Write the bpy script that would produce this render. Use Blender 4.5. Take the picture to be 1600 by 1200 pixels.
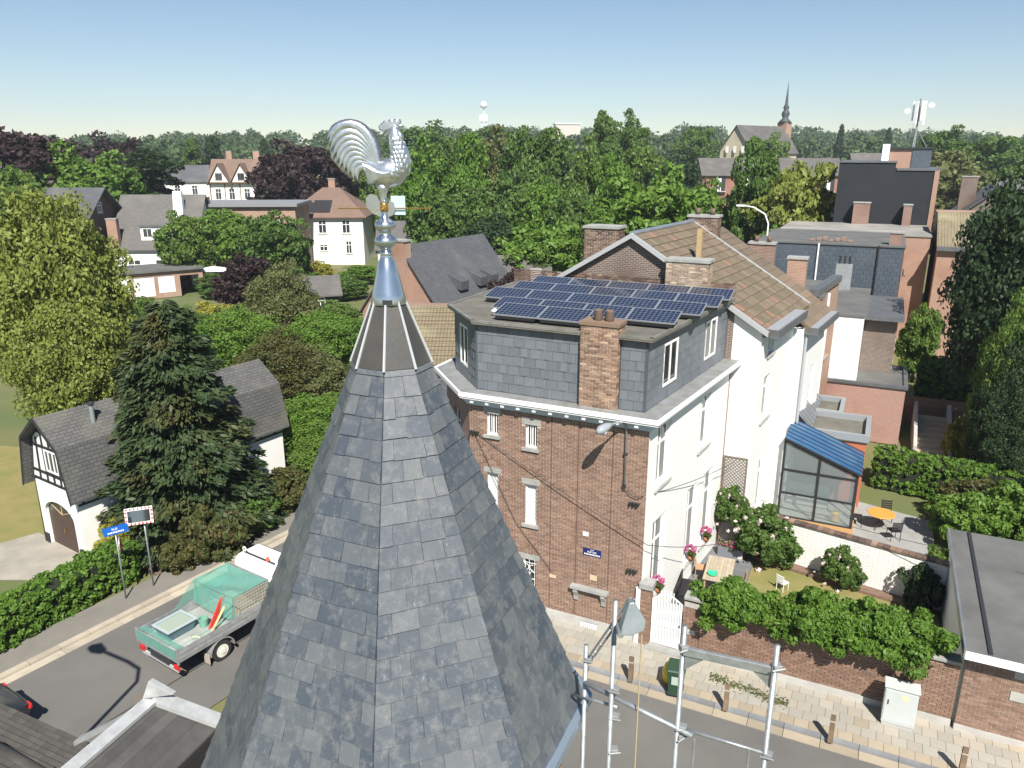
import bpy, bmesh, math, random
import numpy as np
from mathutils import Vector, Matrix
random.seed(7)
for o in list(bpy.data.objects): bpy.data.objects.remove(o)
scn = bpy.context.scene
COL = scn.collection
R = math.radians

# ---------------------------------------------------------------- camera
F, PITCH, CAMZ = 1200.0, R(16.7), 16.0
CP, SP = math.cos(PITCH), math.sin(PITCH)
cam = bpy.data.cameras.new('camera'); camo = bpy.data.objects.new('camera', cam); COL.objects.link(camo)
camo.location = (0, 0, CAMZ); camo.rotation_euler = (R(90) - PITCH, 0, 0)
cam.sensor_width = 36; cam.lens = 36 * F / 1600; cam.clip_start = .1; cam.clip_end = 12000
scn.camera = camo

# ---------------------------------------------------------------- sky, sun, exposure
TO_SUN = Vector((.12, -.83, .93)).normalized()
w = bpy.data.worlds.new('World'); scn.world = w; w.use_nodes = True
nt = w.node_tree; bg = nt.nodes['Background']
sky = nt.nodes.new('ShaderNodeTexSky'); sky.sky_type = 'NISHITA'; sky.sun_disc = False
sky.sun_elevation = math.asin(TO_SUN.z); sky.sun_rotation = math.atan2(TO_SUN.x, TO_SUN.y)
sky.altitude = 100; sky.air_density = 1.0; sky.dust_density = 0.0; sky.ozone_density = 2.6
nt.links.new(sky.outputs[0], bg.inputs[0]); bg.inputs[1].default_value = .054
sl = bpy.data.lights.new('sun', 'SUN'); sl.energy = 4.6; sl.angle = R(.5); sl.color = (1, .95, .87)
so = bpy.data.objects.new('sun', sl); COL.objects.link(so)
so.rotation_euler = (-TO_SUN).to_track_quat('-Z', 'Y').to_euler(); so.location = (0, -20, 60)
scn.view_settings.view_transform = 'Standard'; scn.view_settings.look = 'None'
scn.view_settings.exposure = 0.95; scn.view_settings.gamma = 1
scn.render.engine = 'CYCLES'
scn.cycles.max_bounces = 6; scn.cycles.transparent_max_bounces = 12

# ---------------------------------------------------------------- pixel helpers (a pixel gives a direction, z or depth the distance)
def ray(px, py):
    a = (px - 800) / F; b = (600 - py) / F
    return Vector((a, CP + b * SP, -SP + b * CP))
def P(px, py, z=0.0):
    d = ray(px, py); t = (z - CAMZ) / d.z
    return Vector((d.x * t, d.y * t, z))
def PD(px, py, Y):
    d = ray(px, py); t = Y / d.y
    return Vector((d.x * t, Y, CAMZ + d.z * t))
C0 = Vector((4.3, 22.55, 0)); FA = R(-25.6)          # corner of the corner house, direction of the front street
FX = Vector((math.cos(FA), math.sin(FA), 0)); FY = Vector((-math.sin(FA), math.cos(FA), 0))
def fr(x, y, z=0.0): return C0 + FX * x + FY * y + Vector((0, 0, z))
def tofr(v):
    d = Vector(v) - C0
    return Vector((d.dot(FX), d.dot(FY), d.z))

# ---------------------------------------------------------------- materials
M = {}
def _new(name):
    m = bpy.data.materials.new(name); m.use_nodes = True
    nt = m.node_tree; b = nt.nodes['Principled BSDF']; return m, nt, b
def N(nt, t, **k):
    n = nt.nodes.new(t)
    for a, v in k.items(): setattr(n, a, v)
    return n
def rnd_node(nt):
    g = N(nt, 'ShaderNodeNewGeometry'); o = N(nt, 'ShaderNodeObjectInfo')
    a = N(nt, 'ShaderNodeMath', operation='ADD'); nt.links.new(g.outputs['Random Per Island'], a.inputs[0]); nt.links.new(o.outputs['Random'], a.inputs[1])
    f = N(nt, 'ShaderNodeMath', operation='FRACT'); nt.links.new(a.outputs[0], f.inputs[0]); return f.outputs[0]
def mixc(nt, fac, a, b, mode='MIX'):
    m = N(nt, 'ShaderNodeMix', data_type='RGBA', blend_type=mode)
    for i, v in ((0, fac), (6, a), (7, b)):
        if hasattr(v, 'is_linked') or isinstance(v, bpy.types.NodeSocket): nt.links.new(v, m.inputs[i])
        elif i == 0: m.inputs[0].default_value = v
        else: m.inputs[i].default_value = (*v, 1)
    return m.outputs[2]
def noise(nt, scale, detail=4, coord='Object', rough=.6, vec=None):
    n = N(nt, 'ShaderNodeTexNoise'); n.inputs['Scale'].default_value = scale; n.inputs['Detail'].default_value = detail; n.inputs['Roughness'].default_value = rough
    if vec is None:
        tc = N(nt, 'ShaderNodeTexCoord'); vec = tc.outputs[coord]
    nt.links.new(vec, n.inputs['Vector']); return n.outputs['Fac']
def ramp(nt, x, p0, p1):
    r = N(nt, 'ShaderNodeMapRange'); r.inputs[1].default_value = p0; r.inputs[2].default_value = p1
    nt.links.new(x, r.inputs[0]); return r.outputs[0]
def bump(nt, b, h, strength=.3, dist=.02):
    n = N(nt, 'ShaderNodeBump'); n.inputs['Strength'].default_value = strength; n.inputs['Distance'].default_value = dist
    nt.links.new(h, n.inputs['Height']); nt.links.new(n.outputs[0], b.inputs['Normal'])
def mat(name, c, rough=.7, metal=0., c2=None, nscale=3., var=.0, bmp=0., bscale=None, c3=None, spec=.5):
    """c<->c2 by noise, c3 by random piece, var = value jitter per piece"""
    if name in M: return M[name]
    m, nt, b = _new(name); col = None
    if c2 is not None:
        col = mixc(nt, ramp(nt, noise(nt, nscale), .35, .65), c, c2)
    rn = None
    if c3 is not None or var:
        rn = rnd_node(nt)
    if c3 is not None:
        col = mixc(nt, ramp(nt, rn, .45, 1.0), col if col is not None else c, c3)
    if var:
        v = N(nt, 'ShaderNodeMapRange'); v.inputs[3].default_value = 1 - var; v.inputs[4].default_value = 1 + var
        w2 = N(nt, 'ShaderNodeTexWhiteNoise', noise_dimensions='1D'); nt.links.new(rn, w2.inputs['W']); nt.links.new(w2.outputs[0], v.inputs[0])
        h = N(nt, 'ShaderNodeHueSaturation'); nt.links.new(v.outputs[0], h.inputs['Value'])
        if col is not None: nt.links.new(col, h.inputs['Color'])
        else: h.inputs['Color'].default_value = (*c, 1)
        col = h.outputs[0]
    if col is not None: nt.links.new(col, b.inputs['Base Color'])
    else: b.inputs['Base Color'].default_value = (*c, 1)
    b.inputs['Roughness'].default_value = rough; b.inputs['Metallic'].default_value = metal
    b.inputs['Specular IOR Level'].default_value = spec
    if bmp: bump(nt, b, noise(nt, bscale or nscale * 6, 5), bmp)
    M[name] = m; return m
def brickmat(name, c1, c2, mortar, bw=.22, bh=.075, ms=.012, rough=.85, c3=None, bmp=.6, off=.5, nscale=.35, stain=None):
    if name in M: return M[name]
    m, nt, b = _new(name)
    tc = N(nt, 'ShaderNodeTexCoord'); br = N(nt, 'ShaderNodeTexBrick'); nt.links.new(tc.outputs['UV'], br.inputs['Vector'])
    br.offset = off
    for k, v in (('Scale', 1.), ('Brick Width', bw), ('Row Height', bh), ('Mortar Size', ms), ('Mortar Smooth', .1), ('Bias', 0.)): br.inputs[k].default_value = v
    br.inputs['Color1'].default_value = (*c1, 1); br.inputs['Color2'].default_value = (*c2, 1); br.inputs['Mortar'].default_value = (*mortar, 1)
    col = br.outputs['Color']
    st = stain or tuple(x * .72 for x in c1)
    col = mixc(nt, ramp(nt, noise(nt, nscale, 5), .48, .75), col, st)
    nt.links.new(col, b.inputs['Base Color']); b.inputs['Roughness'].default_value = rough
    inv = N(nt, 'ShaderNodeMath', operation='SUBTRACT'); inv.inputs[0].default_value = 1; nt.links.new(br.outputs['Fac'], inv.inputs[1])
    bump(nt, b, inv.outputs[0], bmp, .012)
    M[name] = m; return m
def leafmat(name, c, c2, c3=None, trans=.34, rough=.55):
    if name in M: return M[name]
    m, nt, b = _new(name)
    rn = rnd_node(nt); col = mixc(nt, rn, c, c2)
    if c3: col = mixc(nt, ramp(nt, noise(nt, .55, 3), .5, .7), col, c3)
    nt.links.new(col, b.inputs['Base Color']); b.inputs['Roughness'].default_value = rough; b.inputs['Specular IOR Level'].default_value = .3
    t = N(nt, 'ShaderNodeBsdfTranslucent'); nt.links.new(col, t.inputs[0])
    mx = N(nt, 'ShaderNodeMixShader'); mx.inputs[0].default_value = trans
    nt.links.new(b.outputs[0], mx.inputs[1]); nt.links.new(t.outputs[0], mx.inputs[2])
    nt.links.new(mx.outputs[0], nt.nodes['Material Output'].inputs[0]); M[name] = m; return m
def clearmat(name, tint, alpha, rough=.03):
    """see-through pane or net: share 'alpha' of surface, rest transparent"""
    if name in M: return M[name]
    m, nt, b = _new(name); b.inputs['Base Color'].default_value = (*tint, 1); b.inputs['Roughness'].default_value = rough
    tr = N(nt, 'ShaderNodeBsdfTransparent'); mx = N(nt, 'ShaderNodeMixShader'); mx.inputs[0].default_value = alpha
    nt.links.new(tr.outputs[0], mx.inputs[1]); nt.links.new(b.outputs[0], mx.inputs[2])
    nt.links.new(mx.outputs[0], nt.nodes['Material Output'].inputs[0]); M[name] = m; return m

WHITE = mat('white paint', (.80, .80, .78), .6, c2=(.74, .74, .71), nscale=.6)
WFRAME = mat('white frame', (.8, .8, .79), .4)
ZINC = mat('zinc', (.50, .53, .55), .38, .75, c2=(.38, .41, .43), nscale=2.5, bmp=.05)
GALV = mat('galvanised tube', (.40, .42, .43), .48, .6, c2=(.27, .29, .30), nscale=7., bmp=.1, bscale=30)
DARKM = mat('dark metal', (.03, .032, .035), .45)
GLASS = mat('window glass', (.025, .03, .033), .06, c2=(.05, .055, .055), nscale=.8, spec=.7)
BLIND = mat('roller blind', (.55, .57, .58), .5)
STONE = mat('grey limestone', (.34, .34, .32), .8, c2=(.25, .25, .235), nscale=2.5, bmp=.25, bscale=14)
STONE2 = mat('plinth stone', (.44, .43, .40), .8, c2=(.36, .35, .33), nscale=1.5, bmp=.2, bscale=10)
MORTAR = mat('mortar', (.54, .49, .42), .9, c2=(.45, .41, .35), nscale=1.2)
BRICK = mat('red brown brick', (.225, .138, .098), .85, c2=(.19, .115, .082), nscale=.5, c3=(.265, .17, .122), var=.17, bmp=.2, bscale=30)
BRICKD = mat('sooty brick', (.15, .095, .070), .88, c2=(.07, .050, .042), nscale=1.1, c3=(.24, .16, .11), var=.4, bmp=.2, bscale=30)
BRICKT = brickmat('brick wall', (.26, .135, .095), (.19, .095, .07), (.33, .29, .25))
BRICKO = brickmat('orange brick wall', (.36, .19, .125), (.29, .145, .10), (.40, .34, .28))
BRICKP = brickmat('pink brick wall', (.36, .19, .15), (.30, .155, .125), (.36, .27, .23), bmp=.3)
BRICKDT = brickmat('dark brick wall', (.15, .095, .07), (.085, .058, .048), (.26, .23, .20), ms=.016)
WBRICK = brickmat('white painted brick', (.80, .80, .775), (.77, .77, .745), (.70, .70, .68), rough=.6, bmp=.5, stain=(.74, .735, .70))
SLATEH = mat('hung slate', (.145, .16, .175), .45, c2=(.115, .13, .148), nscale=1.5, var=.13, bmp=.12, bscale=18)
SLATET = brickmat('slate roof', (.095, .098, .105), (.075, .078, .086), (.035, .036, .04), bw=.3, bh=.22, ms=.012, rough=.6, stain=(.12, .12, .115))
SLATEB = brickmat('brown slate roof', (.12, .112, .105), (.095, .09, .085), (.05, .048, .045), bw=.3, bh=.22, ms=.012, rough=.65, stain=(.15, .14, .12))
SLATEW = brickmat('slate cladding', (.075, .095, .118), (.06, .077, .097), (.03, .038, .048), bw=.42, bh=.3, ms=.016, rough=.5, stain=(.085, .10, .12))
FELT = mat('roof felt', (.13, .13, .125), .85, c2=(.09, .09, .088), nscale=.7, bmp=.15, bscale=12)
FELTM = mat('mossy roof felt', (.155, .145, .118), .9, c2=(.10, .095, .08), nscale=1.1, bmp=.25, bscale=14)
FELTL = mat('pale roof felt', (.30, .29, .26), .9, c2=(.2, .195, .18), nscale=.4)
TILE = mat('clay roof tile', (.155, .118, .080), .85, c2=(.115, .09, .064), nscale=1.0, c3=(.175, .128, .088), var=.12, bmp=.25, bscale=25)
TILEY = brickmat('ochre pantile', (.23, .19, .115), (.19, .155, .095), (.12, .095, .06), bw=.22, bh=.33, ms=.03, stain=(.27, .24, .15), off=0)
TILER = brickmat('red brown tile', (.20, .135, .10), (.165, .11, .083), (.11, .07, .05), bw=.24, bh=.3, ms=.025, stain=(.2, .13, .1), off=0)
ASPH = mat('asphalt', (.138, .132, .121), .9, c2=(.112, .108, .10), nscale=.35, bmp=.25, bscale=60)
ASPH2 = mat('pavement asphalt', (.20, .185, .16), .9, c2=(.16, .15, .132), nscale=.6, bmp=.25, bscale=60)
KERB = mat('kerb concrete', (.40, .35, .27), .85, c2=(.31, .275, .22), nscale=1.3, var=.1, bmp=.2, bscale=20)
SLAB = mat('paving slab', (.33, .31, .265), .85, c2=(.27, .255, .215), nscale=.9, c3=(.345, .31, .25), var=.09, bmp=.2, bscale=20)
BLUEST = mat('blue stone kerb', (.22, .23, .24), .8, c2=(.17, .175, .18), nscale=1.5, var=.12, bmp=.15)
TERR = mat('terrace stone', (.15, .155, .16), .75, c2=(.115, .12, .125), nscale=1.2, var=.12)
WOOD = mat('weathered wood', (.22, .155, .10), .8, c2=(.15, .105, .07), nscale=4., var=.15, bmp=.2)
TIMB = mat('black timber', (.022, .022, .024), .6)
WOODP = mat('pale timber', (.42, .31, .17), .7, c2=(.34, .24, .13), nscale=5.)

# ---------------------------------------------------------------- mesh helpers
class MB:
    def __init__(s): s.v = []; s.f = []
    def add(s, vs, fs):
        o = len(s.v); s.v += [tuple(v) for v in vs]; s.f += [tuple(i + o for i in f) for f in fs]
    def box(s, x0, x1, y0, y1, z0, z1):
        s.hexa([(x0, y0, z0), (x1, y0, z0), (x1, y1, z0), (x0, y1, z0), (x0, y0, z1), (x1, y0, z1), (x1, y1, z1), (x0, y1, z1)]); return s
    def hexa(s, v):
        s.add(v, [(3, 2, 1, 0), (4, 5, 6, 7), (0, 1, 5, 4), (1, 2, 6, 5), (2, 3, 7, 6), (3, 0, 4, 7)]); return s
    def ext(s, poly, vec):
        """polygon (ccw seen from +normal) extruded by -vec"""
        n = len(poly); a = [Vector(p) for p in poly]; b = [p - Vector(vec) for p in a]
        s.add(a + b, [tuple(range(n)), tuple(range(2 * n - 1, n - 1, -1))] + [(i, i + n, (i + 1) % n + n, (i + 1) % n) for i in range(n)]); return s
    def prism(s, pts, z0, z1):
        return s.ext([(x, y, z1) for x, y in pts], (0, 0, z1 - z0))
    def tube(s, path, r, n=8, cap=True):
        path = [Vector(p) for p in path]; rs = r if isinstance(r, (list, tuple)) else [r] * len(path)
        vs = []; fs = []; m = len(path); up = None
        for i, p in enumerate(path):
            d = (path[min(i + 1, m - 1)] - path[max(i - 1, 0)])
            d = d.normalized() if d.length > 1e-9 else Vector((0, 0, 1))
            if up is None: up = d.orthogonal().normalized()
            else:
                up = up - d * up.dot(d)
                up = up.normalized() if up.length > 1e-6 else d.orthogonal().normalized()
            side = d.cross(up)
            for k in range(n):
                a = 2 * math.pi * k / n; vs.append(p + (up * math.cos(a) + side * math.sin(a)) * rs[i])
        for i in range(m - 1):
            for k in range(n):
                k2 = (k + 1) % n; fs.append((i * n + k, i * n + k2, (i + 1) * n + k2, (i + 1) * n + k))
        if cap: fs += [tuple(range(n - 1, -1, -1)), tuple(range((m - 1) * n, m * n))]
        s.add(vs, fs); return s
    def lathe(s, prof, n=24, c=(0, 0, 0)):
        vs = []; fs = []; m = len(prof)
        for r, z in prof:
            for k in range(n):
                a = 2 * math.pi * k / n; vs.append((c[0] + r * math.cos(a), c[1] + r * math.sin(a), c[2] + z))
        for i in range(m - 1):
            for k in range(n):
                k2 = (k + 1) % n; fs.append((i * n + k, i * n + k2, (i + 1) * n + k2, (i + 1) * n + k))
        fs += [tuple(range(n - 1, -1, -1)), tuple(range((m - 1) * n, m * n))]
        s.add(vs, fs); return s
    def mesh(s, name, m, smooth=False, uv=True):
        me = bpy.data.meshes.new(name); me.from_pydata(s.v, [], s.f); me.update()
        if uv and len(me.polygons) < 60000:
            l = me.uv_layers.new(name='UVMap'); Z = Vector((0, 0, 1))
            for p in me.polygons:
                n = p.normal
                if abs(n.z) > .97: u = Vector((1, 0, 0)); v = Vector((0, 1, 0))
                else: u = Z.cross(n).normalized(); v = n.cross(u)
                for li in p.loop_indices:
                    q = me.vertices[me.loops[li].vertex_index].co; l.data[li].uv = (q.dot(u), q.dot(v))
        if m: me.materials.append(m)
        if smooth:
            for p in me.polygons: p.use_smooth = True
        return me
    def build(s, name, m, parent=None, smooth=False, bevel=0, loc=None):
        o = bpy.data.objects.new(name, s.mesh(name, m, smooth)); COL.objects.link(o)
        if parent: o.parent = parent
        if loc is not None: o.location = loc
        if bevel:
            b = o.modifiers.new('b', 'BEVEL'); b.width = bevel; b.segments = 2; b.limit_method = 'ANGLE'
        return o
def tag(o, label=None, cat=None, group=None, kind=None):
    if label: o['label'] = label
    if cat: o['category'] = cat
    if group: o['group'] = group
    if kind: o['kind'] = kind
    return o
def thing(name, label, cat, loc=(0, 0, 0), rotz=0., group=None):
    o = bpy.data.objects.new(name, None); COL.objects.link(o); o.location = loc; o.rotation_euler = (0, 0, rotz); o.empty_display_size = .2
    return tag(o, label, cat, group)
def link_copy(me, name, parent=None, loc=(0, 0, 0), rot=(0, 0, 0), scale=(1, 1, 1)):
    o = bpy.data.objects.new(name, me); COL.objects.link(o); o.location = loc; o.rotation_euler = rot; o.scale = scale
    if parent: o.parent = parent
    return o
def copy_tree(o, parent=None):
    c = o.copy(); COL.objects.link(c); c.parent = parent
    for ch in list(o.children): copy_tree(ch, c)
    return c
class Wall:
    """a wall line p0->p1 (outside on its right); pt(u, d, z): u along, d outwards, z up"""
    def __init__(s, p0, p1):
        s.p0 = Vector((p0[0], p0[1], 0)); d = Vector((p1[0], p1[1], 0)) - s.p0; s.L = d.length; s.d = d.normalized(); s.n = Vector((s.d.y, -s.d.x, 0))
        s.ang = math.atan2(s.d.y, s.d.x)
    def pt(s, u, d, z): return s.p0 + s.d * u + s.n * d + Vector((0, 0, z))
    def box(s, mb, u0, u1, d0, d1, z0, z1):
        p = s.pt
        mb.hexa([p(u0, d1, z0), p(u1, d1, z0), p(u1, d0, z0), p(u0, d0, z0), p(u0, d1, z1), p(u1, d1, z1), p(u1, d0, z1), p(u0, d0, z1)]); return mb
    def solid(s, mb, z0, z1, ops=(), t=.3, u0=0., u1=None):
        u1 = s.L if u1 is None else u1
        us = sorted({u0, u1, *[o[0] for o in ops], *[o[1] for o in ops]})
        for a, b in zip(us[:-1], us[1:]):
            hs = sorted([(o[2], o[3]) for o in ops if o[0] <= a + 1e-6 and o[1] >= b - 1e-6]); z = z0
            for h0, h1 in hs:
                if h0 > z: s.box(mb, a, b, -t, 0, z, h0)
                z = h1
            if z < z1: s.box(mb, a, b, -t, 0, z, z1)
        return mb
    def window(s, parent, u, z, wd, h, mull=1, trans=None, sill=STONE, lintel=None, depth=.12, fm=None, pane=None, fw=.06, name='window', bars=0):
        """frame, pane, sill and lintel; opening u..u+wd, z..z+h"""
        fm = fm or WFRAME; mb = MB(); b = s.box; d0, d1 = -depth - .05, -depth
        b(mb, u, u + fw, d0, d1, z, z + h); b(mb, u + wd - fw, u + wd, d0, d1, z, z + h)
        b(mb, u + fw, u + wd - fw, d0, d1, z, z + fw); b(mb, u + fw, u + wd - fw, d0, d1, z + h - fw, z + h)
        for k in range(1, mull + 1):
            if mull >= 1:
                c = u + wd * k / (mull + 1); b(mb, c - fw * .45, c + fw * .45, d0, d1 - .004, z + fw, z + h - fw)
        if trans: b(mb, u + fw, u + wd - fw, d0, d1 - .008, z + h * trans - fw / 2, z + h * trans + fw / 2)
        for k in range(bars):
            c = u + wd * (k + 1) / (bars + 1); b(mb, c - .012, c + .012, d1 + .03, d1 + .054, z, z + h)
        f = mb.build(name, fm, parent)
        b(MB2 := MB(), u + fw * .5, u + wd - fw * .5, d0 + .005, d0 + .02, z + fw * .5, z + h - fw * .5); MB2.build('pane', pane or GLASS, f)
        if sill: b(q := MB(), u - .1, u + wd + .1, -depth, .09, z - .11, z - .002); q.build('sill', sill, f)
        if lintel: b(q := MB(), u - .12, u + wd + .12, -.2, .025, z + h + .002, z + h + .2); q.build('lintel', lintel, f)
        return f
    def bricks(s, parent, z0, z1, ops=(), u0=0., u1=None, m=None, single=0, proud=.012, bw=.21, bh=.060, j=.016, seed=1, name='brick'):
        """running-bond bricks in front of the mortar plane; the 'single' ones nearest the camera are objects, the rest one mesh"""
        u1 = s.L if u1 is None else u1; rs = random.Random(seed); L = []; row = 0; z = z0
        while z + bh <= z1 + .03:
            zt = min(z + bh, z1); a = u0 - (bw + j) * (.5 if row % 2 else 0)
            while a < u1:
                segs = [(max(a, u0), min(a + bw, u1))]
                for o in ops:
                    if zt > o[2] and z < o[3]:
                        ns = []
                        for q0, q1 in segs:
                            if q1 <= o[0] or q0 >= o[1]: ns.append((q0, q1)); continue
                            if q0 < o[0]: ns.append((q0, o[0]))
                            if q1 > o[1]: ns.append((o[1], q1))
                        segs = ns
                L += [(q0, q1, z, zt) for q0, q1 in segs if q1 - q0 > .03]
                a += bw + j
            z += bh + j; row += 1
        Wm = parent.matrix_world if parent else Matrix()
        full = [q for q in L if q[1] - q[0] > bw - .001 and q[3] - q[2] > bh - .001]
        if single:
            cl = Vector(camo.location); base = Matrix.Translation(parent.location) @ Matrix.Rotation(parent.rotation_euler.z, 4, 'Z')
            full.sort(key=lambda q: (base @ s.pt(q[0], 0, q[2]) - cl).length)
            sel = set(full[:single]); L = [q for q in L if q not in sel]
            me = MB().box(0, bw, -proud, .03, 0, bh).mesh(name, m)
            for q in full[:single]:
                o = link_copy(me, name, parent, s.pt(q[0], rs.uniform(-.003, .003), q[2]), (rs.uniform(-.004, .004), 0, s.ang))
        mb = MB()
        for q in L: s.box(mb, q[0], q[1], -.03, proud + rs.uniform(-.003, .004), q[2], q[3])
        if mb.v: tag(mb.build('brickwork', m, parent), kind='stuff')
def slope_course(mb, a, b, c, d, n, th=.035, lap=.03):
    """overlapping courses on the slope a-b (eave) to d-c (ridge)"""
    a, b, c, d = map(Vector, (a, b, c, d)); nr = (b - a).cross(d - a).normalized()
    for i in range(n):
        t0 = i / n; t1 = min(1, (i + 1) / n + .15 / n)
        p0, p1 = a.lerp(d, t0), b.lerp(c, t0); q0, q1 = a.lerp(d, t1), b.lerp(c, t1)
        mb.hexa([p0, p1, q1 - nr * .01, q0 - nr * .01, p0 + nr * th, p1 + nr * th, q1 + nr * .005, q0 + nr * .005])
# ================================================================ THE SETTING: terrain, roads, pavements
def terrain_z(x, y):
    d = max(0., y - 130.); z = min(d * .040, 22.) - .06
    z += 3.0 * math.sin(x * .006 + 1.) * min(1., max(0., (y - 300) / 300))
    if x > 40: z += 0
    return z
xs = [-1400, -900, -600, -400, -260, -160, -100, -60, -30, 0, 30, 60, 100, 160, 260, 400, 600, 900, 1400]
ys = [-120, -40, 0, 30, 60, 90, 130, 170, 220, 280, 350, 450, 560, 700, 900, 1300]
g = MB(); nx = len(xs)
g.add([(x, y, terrain_z(x, y)) for y in ys for x in xs], [(j * nx + i, j * nx + i + 1, (j + 1) * nx + i + 1, (j + 1) * nx + i) for j in range(len(ys) - 1) for i in range(nx - 1)])
GRASS = mat('meadow grass', (.085, .115, .035), .95, c2=(.15, .14, .055), nscale=.12, bmp=.4, bscale=8)
LAWN = mat('dry lawn', (.16, .165, .045), .95, c2=(.235, .19, .075), nscale=.7, bmp=.5, bscale=25)
EARTH = mat('earth', (.16, .115, .075), .95, c2=(.11, .08, .055), nscale=2, bmp=.4, bscale=20)
tag(g.build('ground', GRASS), kind='structure')
K0 = Vector((-16.1, 20.4, 0)); BD = Vector((.55, .835, 0)).normalized(); BL = Vector((-BD.y, BD.x, 0))
def lr(s, t, z=0.0): return K0 + BD * s + BL * t + Vector((0, 0, z))
LRA = math.atan2(BD.y, BD.x)
def sheet(name, pts, m, th=.03, kind='structure'):
    return tag(MB().ext(pts, (0, 0, th)).build(name, m), kind=kind)
sheet('road', [lr(-30, -6.4, .0), lr(90, -6.4, .0), lr(90, 0, .0), lr(-30, 0, .0)], ASPH)
sheet('front_road', [fr(-9, -11, .004), fr(34, -11, .004), fr(34, -2.45, .004), fr(-9, -2.45, .004)], ASPH)
sheet('road_seam', [lr(-30, -4.45, .004), lr(40, -4.45, .004), lr(40, -4.40, .004), lr(-30, -4.40, .004)], mat('tar seam', (.035, .034, .032), .8), .01)
# left pavement: gutter strip, kerb, asphalt footway
lp = sheet('footway', [lr(-30, .42, .10), lr(70, .42, .10), lr(70, 1.75, .10), lr(-30, 1.75, .10)], ASPH2, .12)
for i in range(46):
    s0 = -14 + i * 1.0; rs = random.Random(i)
    b = MB().ext([lr(s0, .17, .112 + rs.uniform(-.004, .004)), lr(s0 + .985, .17, .112), lr(s0 + .985, .42, .112), lr(s0, .42, .112)], (0, 0, .12)).build('kerb_stone', KERB, lp)
for i in range(23):
    s0 = -14 + i * 2.0
    MB().ext([lr(s0, -.16, .014), lr(s0 + 1.98, -.16, .014), lr(s0 + 1.98, .166, .022), lr(s0, .166, .022)], (0, 0, .03)).build('gutter_slab', KERB, lp)
# front pavement with slabs
fp = tag(thing('pavement', None, None, C0, FA), kind='structure')
MB().box(-9, 16, -1.98, .3, -.02, .085).build('slab_bed', mat('slab joint', (.20, .175, .13), .95), fp)
rs = random.Random(3)
SLABT = mat('tan paving slab', (.325, .275, .20), .85, c2=(.27, .23, .175), nscale=.9, var=.14, bmp=.2, bscale=20)
sm = [MB().box(0, .385, 0, .385, 0, .03).mesh('paving_slab', m_) for m_ in (SLAB, SLABT)]
for j in range(5):
    for i in range(56):
        x = -7.4 + i * .395 + (.2 if j % 2 else 0)
        link_copy(sm[1 if (j == 4 or rs.random() < .02) else 0], 'paving_slab', fp, (x, -.40 - j * .395, .072 + rs.uniform(-.004, .004)), (rs.uniform(-.006, .006), rs.uniform(-.006, .006), 0))
kb = MB().box(0, .985, 0, .15, 0, .22).mesh('kerb_stone', BLUEST); gt = MB().box(0, .985, 0, .33, 0, .05).mesh('gutter_slab', SLABT)
for i in range(24):
    link_copy(kb, 'kerb_stone', fp, (-8 + i, -2.135, -.10 + rs.uniform(-.004, .004)))
    link_copy(gt, 'gutter_slab', fp, (-8 + i, -2.47, -.028 + rs.uniform(-.003, .003)))
# weeds in the pavement joints are built with the plants

# ================================================================ CORNER HOUSE
CH = thing('corner_house', 'corner house with brown brick front, white side facade and slate-hung attic under solar panels', 'house', C0, FA)
wf = Wall((-6.4, 0), (0, 0)); ww = Wall((0, 0), (1.0, 8.2)); wc = Wall((-8.6, 2.2), (-6.4, 0)); wl = Wall((-8.6, 8.2), (-8.6, 2.2))
opf = [(.66, 1.10, 6.68, 7.46), (2.13, 2.57, 6.45, 7.28), (.66, 1.10, 3.70, 5.27), (2.13, 2.57, 3.60, 5.10), (2.08, 2.58, 1.00, 2.22)]
opw = [(.75, 1.9, 5.45, 7.55), (4.85, 5.95, 5.4, 7.45), (.75, 1.95, 1.3, 4.2), (4.05, 5.25, .95, 4.1), (5.85, 7.05, .95, 4.1)]
mb = MB(); wf.solid(mb, 0, 7.98, opf); mb.build('brick_wall', MORTAR, CH)
mb = MB(); ww.solid(mb, 0, 7.98, opw, u0=.0); mb.build('white_wall', WBRICK, CH)
mb = MB(); wc.solid(mb, 0, 7.98, [(1.0, 1.9, 5.2, 7.0), (1.0, 1.9, 1.5, 3.6)]); wl.solid(mb, 0, 7.98); mb.box(-8.6, 1.0, 8.0, 8.2, 0, 7.98); mb.build('side_wall', BRICKT, CH)
for z_, h_ in ((5.2, 1.8), (1.5, 2.1)): wc.window(CH, 1.0, z_, .9, h_, trans=.7)
arch = [(.88, 5.62), (2.35, 5.45), (2.33, 2.58)]
wf.bricks(CH, .46, 7.95, opf + [(o[0] - .13, o[1] + .13, o[3], o[3] + .2) for o in opf] + [(-.01, .02, 0, 8)] , m=BRICK, single=300)
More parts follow.
